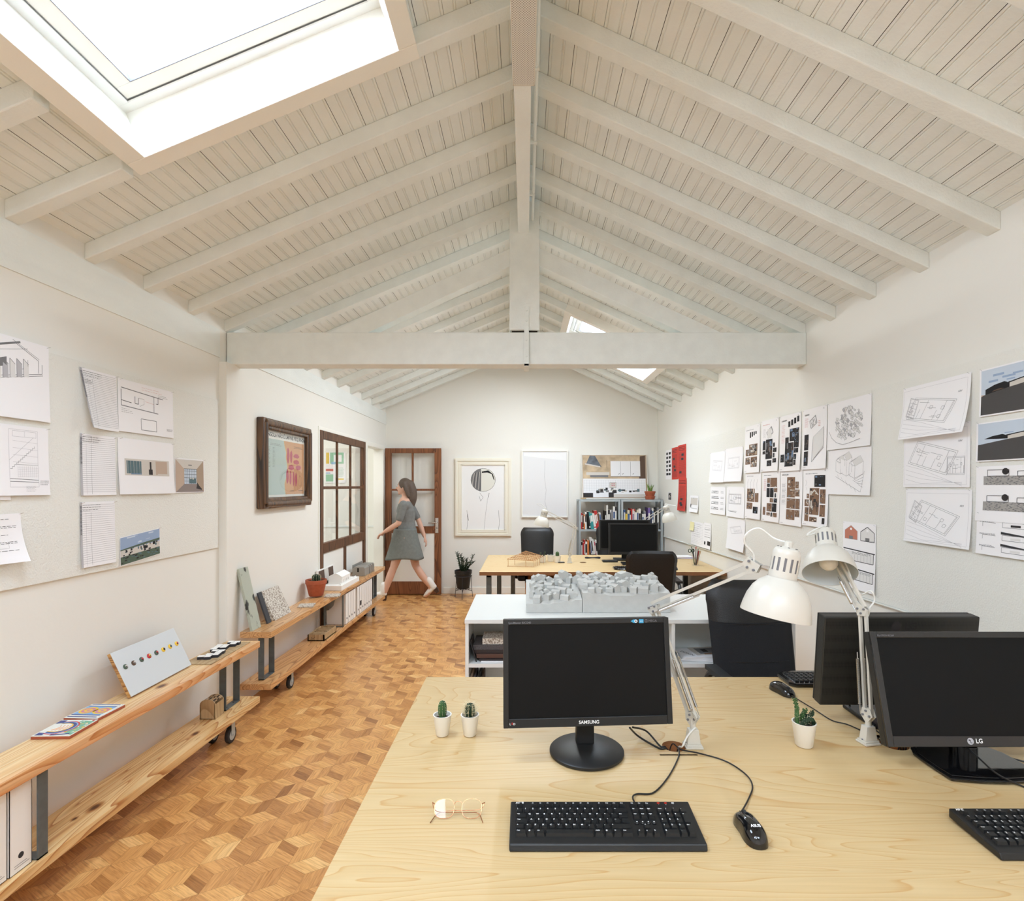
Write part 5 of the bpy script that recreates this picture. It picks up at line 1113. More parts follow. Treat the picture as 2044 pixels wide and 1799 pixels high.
b = MB(); b.box(xa+.02, xc-.03, ya+.1, yb2-.2, z+.045, z+.10, 'card_white'); b.prism([(0, 0), (.135, 0), (.135, .015), (.075, .05), (0, .02)], 0, .25, 'card_white', Matrix(((1, 0, 0, xa+.02), (0, 0, 1, ya+.1), (0, 1, 0, z+.10), (0, 0, 0, 1)))); b.box(xa+.01, xa+.07, yb2-.22, yb2-.1, z+.045, z+.075, 'card_white'); b.box(xc-.028, xc-.02, ya+.04, yb2-.04, z+.045, z+.06, 'card_white'); b.build('house', t, world=True)
b = MB()
for k in range(4): b.box(xc-.0298, xc-.029, ya+.13+.05*k, ya+.15+.05*k, z+.055, z+.085, 'ph_light')
b.build('window', t, world=True)
# tray of metal samples
t = thing('metal_box_sample', 'grey folded metal box samples standing near the far end of the far shelf', 'sample', (-1.86, 6.2, ZT)); mat('zinc', srgb(160, 158, 152), .35, metal=.3)
for k, (ya, l) in enumerate(((6.0, .17), (6.19, .05), (6.26, .05), (6.33, .05))):
    g = MB(); g.prism([(-1.92, ZT), (-1.785, ZT), (-1.785, ZT+.085), (-1.80, ZT+.10), (-1.905, ZT+.10), (-1.92, ZT+.085)], ya, ya+l, 'zinc', Matrix(((1, 0, 0, 0), (0, 0, 1, 0), (0, 1, 0, 0), (0, 0, 0, 1))))
    g.box(-1.87, -1.85, ya-.001, ya, ZT+.045, ZT+.09, 'gap_dark'); g.build('metal_box', t, world=True, bevel=.002)
b = MB(); b.box(-1.93, -1.925, 6.02, 6.4, ZT, ZT+.12, 'zinc'); b.box(-1.93, -1.78, 6.395, 6.4, ZT, ZT+.003, 'zinc'); b.build('back_sheet', t, world=True)

# ------------------------------------------------------------------ desks
DZ = .74
def slab_holes(mb, x0, x1, y0, y1, z0, z1, holes, mt, me):
    # rectangular top with round holes; cells around each hole are filled with a fan between circle and square
    xs = sorted({x0, x1} | {v for (cx, cy, r) in holes for v in (cx-r*1.6, cx+r*1.6)}); ys = sorted({y0, y1} | {v for (cx, cy, r) in holes for v in (cy-r*1.6, cy+r*1.6)})
    for i in range(len(xs)-1):
        for j in range(len(ys)-1):
            a, b, c, d = xs[i], xs[i+1], ys[j], ys[j+1]; hit = [h for h in holes if a-1e-6 <= h[0]-h[2] and h[0]+h[2] <= b+1e-6 and c-1e-6 <= h[1]-h[2] and h[1]+h[2] <= d+1e-6]
            for z in (z0, z1):
                if not hit: mb.quad((a, c, z), (b, c, z), (b, d, z), (a, d, z), mt); continue
                cx, cy, r = hit[0]; n = 32; s = r*1.6
                sq = []
                for k in range(n):
                    g = 2*math.pi*k/n; ux, uy = math.cos(g), math.sin(g); q = s/max(abs(ux), abs(uy)); sq.append((cx+ux*q, cy+uy*q, z))
                ci = [(cx+r*math.cos(2*math.pi*k/n), cy+r*math.sin(2*math.pi*k/n), z) for k in range(n)]
                mb.add(sq+ci, [(k, (k+1) % n, n+(k+1) % n, n+k) for k in range(n)], mt)
            if hit:
                cx, cy, r = hit[0]; mb.lathe([(r, z0), (r, z1)], me, Matrix.Translation((cx, cy, 0)), 32)
    for (P, Q) in (((x0, y0), (x1, y0)), ((x1, y0), (x1, y1)), ((x1, y1), (x0, y1)), ((x0, y1), (x0, y0))): mb.quad((*P, z0), (*Q, z0), (*Q, z1), (*P, z1), me)
def desk(label, x0, x1, y0, y1, holes, legs, group='birch topped desks'):
    t = thing('desk', label, 'desk', ((x0+x1)/2, (y0+y1)/2, 0), 0, group)
    b = MB(); slab_holes(b, x0, x1, y0, y1, DZ-.034, DZ, holes, 'birch', 'ply_edge'); b.build('desktop', t, world=True)
    for (x, y) in legs:
        g = MB(); g.box(x-.025, x+.025, y-.025, y+.025, 0, DZ-.034, 'steel_grey'); g.build('leg', t, world=True, bevel=.003)
    for x in sorted({q[0] for q in legs}):
        ys_ = [q[1] for q in legs if q[0] == x]; g = MB(); g.box(x-.02, x+.02, min(ys_)+.025, max(ys_)-.025, DZ-.075, DZ-.034, 'steel_grey'); g.build('crossbar', t, world=True)
    return t
HX1, HY1 = gp(1345, 1490, DZ); HX2, HY2 = gp(1785, 1486, DZ)
desk('near birch topped desk filling the lower right', -.422, XR-.004, 1.045, 2.308, [(HX1, HY1, .036), (HX2, HY2, .04)], [(-.2, 1.2), (-.2, 2.15), (.8, 1.2), (.8, 2.15), (1.75, 1.2), (1.75, 2.15)])
desk('far birch topped desk near the back wall', -.434, XR-.006, 5.122, 6.388, [(.62, 5.76, .036), (1.45, 5.76, .036)], [(-.355, 5.3), (-.30, 6.25), (-.14, 6.25), (.8, 5.3), (.8, 6.25), (1.42, 5.3), (1.52, 6.2), (1.86, 5.3), (1.86, 6.25)])

# ------------------------------------------------------------------ white cabinet with open compartments
CZ = .84; cx0, cx1, cy0, cy1 = -.325, 1.46, 2.895, 3.575
t = thing('low_cabinet', 'low white open cabinet behind the near desk', 'cabinet', ((cx0+cx1)/2, (cy0+cy1)/2, 0))
b = MB(); b.box(cx0, cx1, cy0, cy1, CZ-.022, CZ, 'laminate'); b.build('cabinet_top', t, world=True, bevel=.0015)
for x in (cx0+.003, cx1-.021): g = MB(); g.box(x, x+.018, cy0+.006, cy1-.006, 0, CZ-.022, 'laminate'); g.build('side_panel', t, world=True)
for x in (.22, .79): g = MB(); g.box(x, x+.018, cy0+.006, cy0+.32, 0, CZ-.022, 'laminate'); g.build('divider', t, world=True)
g = MB(); g.box(cx0+.021, cx1-.021, cy0+.32, cy0+.335, 0, CZ-.022, 'laminate'); g.build('back_panel', t, world=True)
for (xa, xb) in ((cx0+.021, .22), (.238, .79), (.808, cx1-.021)):
    for z in (.58, .30, .04): g = MB(); g.box(xa, xb, cy0+.008, cy0+.32, z, z+.02, 'laminate'); g.build('shelf', t, world=True)
ZS = .601
# things inside the left compartment
def flat(name, label, cat, x0, x1, y0, y1, z0, z1, m, group=None, rz=0, bev=.001):
    b = MB(); cx, cy = (x0+x1)/2, (y0+y1)/2; b.box(x0-cx, x1-cx, y0-cy, y1-cy, 0, z1-z0, m); o = b.build(name, bevel=bev); o.location = (cx, cy, z0); o.rotation_euler = (0, 0, rz); return tag(o, label, cat, group)
G = 'stone and wood samples in the cabinet'
mat('felt', srgb(96, 90, 90), .95, bump=(400, .8), var=(200, .4)); mat('brown_board', srgb(86, 58, 48), .5); mat('dark_board', srgb(46, 38, 38), .5)
z = ZS
for (n_, lab, x0, x1, y0, y1, th, m) in (('paper_sheet', 'white sheets at the bottom of the sample stack in the cabinet', -.24, .2, 2.92, 3.1, .006, 'paper'), ('sample_board', 'thin black board low in the sample stack', -.25, .1, 2.93, 3.12, .010, 'dark_board'), ('sample_board', 'thick red-brown wood board in the sample stack', -.265, .12, 2.94, 3.14, .022, 'brown_board'),
                                      ('sample_board', 'dark brown board under the felt in the sample stack', -.28, .10, 2.95, 3.15, .02, 'dark_board'), ('felt_slab', 'grey felt slab near the top of the sample stack', -.285, .11, 2.95, 3.15, .026, 'felt'), ('stone_block', 'whitish stone block on top of the sample stack', -.235, .02, 2.96, 3.1, .034, 'terrazzo')):
    flat(n_, lab, 'sample', x0, x1, y0, y1, z+.0005, z+th, m, G, R(2*(hash(lab[:3]) % 2))*0); z += th+.0005
b = MB(); P = [(-.298, 2.91, ZS), (-.292, 2.91, ZS), (-.298, 3.05, ZS), (-.292, 3.05, ZS)]
b.hexa([(-.268, 2.93, ZS), (-.262, 2.93, ZS), (-.29, 3.1, ZS), (-.284, 3.1, ZS), (-.300, 2.93, ZS+.11), (-.294, 2.93, ZS+.11), (-.302, 3.1, ZS+.11), (-.296, 3.1, ZS+.11)], 'ph_dark'); tag(b.build('leaning_card', origin=(-.29, 3.0, ZS)), 'dark card leaning on the left side inside the cabinet', 'card')
for k in range(5):
    flat('folder', ['yellowish', 'grey', 'white', 'dark', 'brown'][k]+' folder edge standing on the lower shelf of the cabinet', 'folder', -.298+.014*k, -.288+.014*k, 2.93, 3.16, .3205, .52-.02*(k % 3), ('ph_tan', 'ink_soft', 'paper', 'ph_dark', 'ph_brown')[k], 'folders on the lower cabinet shelf')
# magazines in the right compartment
rr = random.Random(2)
for k in range(6):
    o = flat('magazine', ['lowest', 'second lowest', 'third', 'fourth', 'upper', 'topmost'][k]+' magazine of the fanned stack in the right cabinet compartment', 'magazine', .86, 1.08, 2.935, 3.09, ZS+.0045*k+.0005, ZS+.0045*k+.0045, 'paper', 'fanned magazines in the cabinet', R(-8+3*k), .0)
    if k == 5:
        b = MB(); b.box(-.03, .13, -.05, .09, 0, .0006, 'ph_light'); b.box(0, .12, -.03, .07, .0006, .001, 'ph_grey'); b.box(.02, .1, -.04, -.02, .001, .0014, 'ph_wood'); b.box(.03, .06, .0, .05, .001, .0014, 'ph_dark')
        b.text('DESIGN', .028, 'ink', Matrix.Translation((-.07, -.01, .0008)) @ Matrix.Rotation(R(-65), 4, 'Z'), 'CENTER'); c = b.build('cover_print', o); c.location = (0, 0, .0042)

# ------------------------------------------------------------------ plaster city model
mx0, mx1, my0, my1 = .006, .822, 3.05, 3.44; seam = .325
t = thing('city_model', 'grey plaster model of a dense hillside town in two blocks, on the white cabinet', 'model', ((mx0+mx1)/2, (my0+my1)/2, CZ+.001), 0)
def terr(x, y):
    v = (y-my0)/(my1-my0); u = (x-mx0)/(mx1-mx0)
    if x < seam: return .048+.075*v+.05*max(0, u*2.2-.25)*(1-.4*v)
    return .112+.028*v+.01*math.sin(u*7)
def block(xa, xb, nm):
    b = MB(); nx, ny = 16, 10; vs = []; fs = []; bz = CZ+.0012
    for j in range(ny+1):
        for i in range(nx+1): x = xa+(xb-xa)*i/nx; y = my0+(my1-my0)*j/ny; vs.append((x, y, bz+math.floor(terr(x, y)/.008)*.008))
    for j in range(ny):
        for i in range(nx): a = j*(nx+1)+i; fs.append((a, a+1, a+nx+2, a+nx+1))
    n0 = len(vs); idx = [i for i in range(nx+1)]+[j*(nx+1)+nx for j in range(1, ny+1)]+[ny*(nx+1)+i for i in range(nx-1, -1, -1)]+[j*(nx+1) for j in range(ny-1, 0, -1)]
    for i in idx: vs.append((vs[i][0], vs[i][1], bz))
    L_ = len(idx)
    for k in range(L_): fs.append((idx[k], idx[(k+1) % L_], n0+(k+1) % L_, n0+k))
    fs.append(tuple(n0+k for k in range(L_))); b.add(vs, fs, 'plaster_model'); b.build(nm, t, world=True)
block(mx0, seam-.0015, 'terrain_block'); block(seam+.0015, mx1, 'terrain_block')
r = random.Random(11); placed = []
def house(x, y, w_, d_, h_, rf, a):
    z = CZ+terr(x, y)-.008; b = MB(); M = Matrix.Translation((x, y, z)) @ Matrix.Rotation(a, 4, 'Z')
    h_ += .008
    vs = [(-w_, -d_, 0), (w_, -d_, 0), (w_, d_, 0), (-w_, d_, 0), (-w_, -d_, h_), (w_, -d_, h_), (w_, d_, h_), (-w_, d_, h_), (0, -d_, h_+rf), (0, d_, h_+rf)]
    b.add(vs, [(0, 1, 5, 8, 4), (2, 3, 7, 9, 6), (1, 2, 6, 5), (3, 0, 4, 7), (4, 8, 9, 7), (5, 6, 9, 8), (0, 3, 2, 1)], 'plaster_model', M); b.build('house', t, world=True)
tries = 0
while len(placed) < 98 and tries < 6000:
    tries += 1; x = mx0+.03+(mx1-mx0-.06)*r.random(); y = my0+.028+(my1-my0-.05)*r.random()**.9
    if abs(x-seam-.02+.12*(y-my0)/(my1-my0)) < .02: continue
    w_ = .013+.010*r.random(); d_ = .016+.014*r.random()
    if any(math.hypot(x-p[0], y-p[1]) < (w_+p[2])*1.05 for p in placed): continue
    placed.append((x, y, w_)); house(x, y, w_, d_, .016+.018*r.random(), .006+.008*r.random(), R(r.choice((-35, -25, 55, 65, 10, 80))+r.random()*10))
for (x, y, w_, d_, h_) in ((.24, 3.38, .022, .03, .055), (.46, 3.36, .03, .03, .045), (.58, 3.16, .028, .022, .045), (.62, 3.36, .04, .03, .05), (.09, 3.36, .022, .022, .05)): house(x, y, w_, d_, h_, .012, R(20))

# ------------------------------------------------------------------ office chairs
def profile_pad(mb, width, z0, z1, th, m, bend=.03, lean=.10, K=18, N=14, m2=None, split=None, yo=0.0, pw=3.2, front=-1):
    # upholstered back: width(v) half widths, thicker in the middle, curving sideways and leaning back
    vs = []; fs = []; ms = []
    for side in (1, -1):
        for j in range(K+1):
            v = j/K; hw = width(v)
            for i in range(N+1):
                u = -1+2*i/N; e = (1-abs(u)**pw)**(1/pw)*(1-abs(2*v-1)**8)**.3
                y = front*(-bend*(u*u)) + lean*v + side*th/2*e*front + yo
                vs.append((hw*u, y, z0+(z1-z0)*v))
    o = (K+1)*(N+1)
    for s_ in (0, 1):
        for j in range(K):
            for i in range(N): a = s_*o+j*(N+1)+i; fs.append((a, a+1, a+N+2, a+N+1)); ms.append(m2 if (m2 and s_ == 0 and (j+.5)/K < split) else m)
    for m_k in {id(MATS[x]): x for x in ms}.values(): mb.add(vs, [f for f, q in zip(fs, ms) if q == m_k], m_k, smooth=True)
def office_chair(label, loc, rz, group='black office chairs', top=1.07, hw=.225, mesh=True):
    t = thing('office_chair', label, 'chair', (*loc, 0), rz, group) # faces -y
    def wd(v): return hw*(1-.0*v)*(.93+.07*v if v < .8 else 1)*(math.sqrt(max(.0, 1-((v-.8)/.2)**2.6*.36)) if v > .8 else 1)
    b = MB(); profile_pad(b, wd, .52, top, .075, 'leather', .035, .12, 22, 16, 'mesh_fabric' if mesh else None, .62, pw=5); b.build('backrest', t)
    s = MB()
    for v in (.62, .30):
        z = .52+(top-.52)*v; s.tube([(wd(v)*u*.97, .035*u*u+.12*v-.0365*(1-abs(u)**5)**.2, z) for u in [i/10-1 for i in range(21)]], .0025, 'leather', 5)
    s.build('seam', t)
    q = MB(); M = Matrix.Translation((0, -.2, .46))
    prof = [(-.24, -.22), (.24, -.22), (.25, -.1), (.25, .15), (.21, .24), (-.21, .24), (-.25, .15), (-.25, -.1)]
    q.prism(prof, -.02, .055, 'leather', M); q.build('seat', t, bevel=.025, seg=3)
    for s_ in (-1, 1):
        a = MB(); a.tube(smooth_path([(s_*.265, .02, .50), (s_*.275, .0, .60), (s_*.278, -.06, .665), (s_*.278, -.16, .685), (s_*.276, -.3, .68), (s_*.274, -.36, .655), (s_*.272, -.37, .60), (s_*.262, -.33, .47)], 5), .016, 'black_plastic', 8)
        a.box(s_*.278-.027, s_*.278+.027, -.32, -.05, .683, .703, 'black_plastic'); a.tube([(s_*.262, -.33, .47), (s_*.2, -.2, .44), (s_*.262, .02, .5)], .012, 'black_plastic', 6); a.build('armrest', t)
    c = MB(); c.cyl((0, -.2, .12), (0, -.2, .43), .028, 'black_plastic', 14); c.cyl((0, -.2, .38), (0, -.2, .44), .05, 'black_plastic', 12); c.bar((0, -.15, .43), (0, .06, .62), .06, .012, 'black_plastic'); c.build('gas_column', t)
    for k in range(5):
        a = 2*math.pi*k/5+.3; d = Vector((math.cos(a), math.sin(a), 0)); p = Vector((0, -.2, 0))
        l = MB(); l.bar(p+d*.02+Vector((0, 0, .12)), p+d*.29+Vector((0, 0, .075)), .045, .03, 'black_plastic'); l.build('foot', t)
        w_ = MB(); c_ = p+d*.29+Vector((0, 0, .028)); pd = Vector((-d.y, d.x, 0)); w_.cyl(c_-pd*.025, c_-pd*.005, .0275, 'rubber', 14); w_.cyl(c_+pd*.005, c_+pd*.025, .0275, 'rubber', 14); w_.cyl(c_, c_+Vector((0, 0, .045)), .008, 'black_plastic', 8); w_.build('caster', t)
    return t
office_chair('black office chair with a mesh lower back, behind the right lamps', (1.165, 2.66), R(4), top=1.075, hw=.225)
office_chair('black office chair behind the far desk, left of the bookcase', (.155, 6.72), R(0), top=1.03, hw=.212, mesh=False)
office_chair('black office chair half hidden behind the far monitor', (1.13, 6.80), R(2), top=1.04, hw=.215, mesh=False)
office_chair('black office chair in front of the far desk, seen from behind', (1.105, 4.80), R(176), top=.995, hw=.222, mesh=False)

# ------------------------------------------------------------------ monitors
def monitor(label, loc, rz, wd, ht, zb, tilt, facing=True, base='disc', bez=(.016, .016, .026, .016), brand=None, extra=None, gloss=False, hole_back=False, side_m=None, yoff=0.0, group='flat screen monitors', bulge=True):
    """screen faces -y; bez = left, right, bottom, top borders"""
    t = thing('monitor', label, 'monitor', (*loc, DZ+.001), rz, group); z = zb-DZ
    M = Matrix.Translation((0, yoff, z)) @ Matrix.Rotation(-tilt, 4, 'X')
    bm_ = 'black_gloss' if gloss else 'black_plastic'; l, r_, bo, tp = bez; W2 = wd/2
    b = MB(); b.box(-W2, W2, 0, .028, 0, ht, side_m or 'black_plastic', M); bulge and b.hexa([tuple(M @ Vector(p)) for p in ((-W2*.7, .028, ht*.12), (W2*.7, .028, ht*.12), (-W2*.5, .048, ht*.25), (W2*.5, .048, ht*.25), (-W2*.7, .028, ht*.88), (W2*.7, .028, ht*.88), (-W2*.5, .048, ht*.75), (W2*.5, .048, ht*.75))], 'black_plastic'); b.build('back_cover', t, bevel=.003)
    f = MB()
    f.box(-W2, -W2+l, -.008, .0, 0, ht, bm_, M); f.box(W2-r_, W2, -.008, 0, 0, ht, bm_, M); f.box(-W2+l, W2-r_, -.008, 0, 0, bo, bm_, M); f.box(-W2+l, W2-r_, -.008, 0, ht-tp, ht, bm_, M); f.build('bezel', t, bevel=.0015)
    s = MB(); s.box(-W2+l, W2-r_, -.004, .0, bo, ht-tp, 'screen', M); s.build('screen', t)
    n = MB()
    if base == 'disc':
        n.box(-.028, .028, .02, .052, .012, z+ht*.35, 'black_plastic'); n.build('neck', t, bevel=.006)
        d = MB(); d.lathe([(.0001, 0), (.110, 0), (.1135, .003), (.1135, .009), (.110, .012), (.03, .0165), (.0001, .0165)], 'black_plastic', Matrix.Translation((0, .0, 0)), 64); d.build('base', t)
    elif base == 'wing':
        n.box(-.03, .03, .03, .052, .02, z+ht*.14, 'black_gloss'); n.cyl((0, .03, .005), (0, .03, .05), .034, 'black_gloss', 20); n.build('neck', t, bevel=.004)
        d = MB(); P = [(-.135, -.095), (-.06, -.108), (.0, -.112), (.06, -.108), (.135, -.095), (.139, -.04), (.137, .05), (.12, .085), (.05, .105), (-.05, .105), (-.12, .085), (-.137, .05), (-.139, -.04)]; d.prism(P, .002, .009, 'black_gloss'); d.prism([(x*.93, y*.9) for x, y in P], .009, .013, 'black_gloss'); d.build('base', t, bevel=.003, seg=3)
    else:
        n.box(-.03, .03, .02, .05, .01, z+ht*.4, 'black_plastic'); n.build('neck', t, bevel=.003); d = MB(); d.box(-.12, .12, -.08, .10, 0, .014, 'black_plastic'); d.build('base', t, bevel=.004)
    def face(x, zz, y=-.0085): return M @ Matrix(((1, 0, 0, x), (0, 0, -1, y), (0, 1, 0, zz), (0, 0, 0, 1)))
    if brand:
        g = MB(); txt, sz, zz = brand; g.text(txt, sz, 'white_print', face(0 if txt != 'LG' else .012, zz), 'CENTER', .02)
        if txt == 'LG':
            Mf = face(-.014, zz, -.0088); g.lathe([(.0001, 0), (.0095, 0)], 'ink_pale', Mf, 20); g.lathe([(.0001, .0001), (.0022, .0001)], 'ink', Mf @ Matrix.Translation((-.003, .003, .0001)), 10); g.box(-.0008, .0008, -.005, .004, .0002, .0004, 'ink', Mf); g.box(-.0008, .005, -.005, -.0038, .0002, .0004, 'ink', Mf)
        g.build('logo', t)
    if extra: extra(t, face, W2, ht)
    return t
def samsung_bits(t, face, W2, ht):
    g = MB(); g.text('SyncMaster BX2240', .0085, 'ink_soft', face(-W2+.015, ht-.010), 'LEFT', .01); g.build('model_text', t)
    g = MB(); mat('sticker_blue', srgb(60, 160, 205), .4); F_ = face(W2-.105, ht-.010)
    g.add([(-.014, 0, 0), (-.006, .005, 0), (.003, .0055, 0), (.008, 0, 0), (.003, -.0055, 0), (-.006, -.005, 0)], [(0, 1, 2, 3, 4, 5)], 'sticker_blue', F_); g.lathe([(.0001, .0002), (.0048, .0002)], 'white_print', F_ @ Matrix.Translation((.002, 0, 0)), 16); g.lathe([(.0001, .0004), (.0022, .0004)], 'ink', F_ @ Matrix.Translation((.002, 0, 0)), 12)
    g.box(.012, .026, -.006, .006, 0, .0002, 'sticker_blue', F_); g.text('eco', .006, 'white_print', F_ @ Matrix.Translation((.019, 0, .0004)), 'CENTER'); g.box(.03, .038, -.004, .005, 0, .0002, 'ink_soft', F_); g.box(.0315, .0365, -.0025, .0035, .0002, .0004, 'ink', F_); g.text('MEGA', .010, 'ink_soft', F_ @ Matrix.Translation((.041, 0, .0002)), 'LEFT'); g.build('sticker', t)
    g = MB(); g.text('L', .008, 'white_print', face(-W2+.018, .012), 'LEFT', .03); g.text('E', .008, 't_red', face(-W2+.024, .0135), 'LEFT', .03); g.text('D', .008, 'white_print', face(-W2+.029, .012), 'LEFT', .03); g.build('led_mark', t)
x, y = gp(1171, 1503, DZ)
monitor('black monitor on a round base in the middle of the near desk', (x, y), R(3.5), .512, .315, .838, R(8), brand=('SAMSUNG', .0135, .012), extra=samsung_bits, yoff=-.035)
def lg_bits(t, face, W2, ht): g = MB(); g.text('FLATRON E2260', .007, 'ink_soft', face(-W2+.02, ht-.011), 'LEFT', .01); g.build('model_text', t)
x, y = gp(1938, 1530, DZ)
monitor('glossy black monitor on a wing-shaped base, cut by the right edge', (1.315, 1.585), R(0), .512, .325, .795, R(15), base='wing', gloss=True, brand=('LG', .017, .016), extra=lg_bits, bez=(.018, .018, .03, .018), yoff=-.008)
def back_bits(t, face, W2, ht):
    g = MB(); M2 = Matrix(((-1, 0, 0, .0), (0, 0, 1, .052), (0, 1, 0, ht+.005), (0, 0, 0, 1)))
    g.text('LG', .03, 'ink_soft', Matrix(((-1, 0, 0, .03), (0, 0, 1, .062), (0, 1, 0, .31), (0, 0, 0, 1))), 'CENTER'); g.build('logo', t)
t_ = monitor('black monitor seen from behind, between the right lamp and the chair', (1.292, 1.91), R(180), .527, .315, .80, R(6), base='plain', yoff=-.01, bulge=False)
# perforated pattern on that back cover
g = MB()
M = Matrix.Translation((0, -.01, .80-DZ)) @ Matrix.Rotation(-R(6), 4, 'X')
mat('perforated', srgb(24, 24, 25), .45, bump=(60, .0)); nt = MATS['perforated'].node_tree
vv = nt.nodes.new('ShaderNodeTexVoronoi'); vv.inputs['Scale'].default_value = 200; vv.inputs['Randomness'].default_value = 0.0; tc_ = nt.nodes.new('ShaderNodeTexCoord'); nt.links.new(tc_.outputs['Object'], vv.inputs['Vector'])
rp = nt.nodes.new('ShaderNodeValToRGB'); rp.color_ramp.elements[0].position = .28; rp.color_ramp.elements[0].color = (.002, .002, .002, 1); rp.color_ramp.elements[1].position = .36; rp.color_ramp.elements[1].color = (*srgb(44, 43, 40), 1); nt.links.new(vv.outputs['Distance'], rp.inputs[0]); nt.links.new(rp.outputs[0], nt.nodes['Principled BSDF'].inputs['Base Color'])
g.box(-.2655, .2655, .004, .045, -.001, .3165, 'perforated', M); g.build('perforated_back', t_, bevel=.004)
g = MB(); Mt = M @ Matrix(((-1, 0, 0, -.0), (0, 0, 1, .0456), (0, 1, 0, .283), (0, 0, 0, 1))); g.text('LG', .034, 'ph_dark', Mt @ Matrix.Translation((.03, 0, 0)), 'CENTER', .01)
g.lathe([(.0001, 0), (.017, 0)], 'ph_dark', Mt @ Matrix.Translation((-.02, 0, 0)), 20); g.build('logo', t_)
p = at(1265, 1110, 5.53); monitor('black monitor on the far desk, in front of the bookcase', (1.13, 5.62), R(-3), .51, .325, .845, R(4), base='plain', yoff=-.02)
monitor('silver edged monitor just behind the black one on the far desk', (1.10, 5.95), R(-4), .56, .335, .85, R(2), base='plain', side_m='galv', yoff=-.02, bez=(.02, .02, .02, .015))

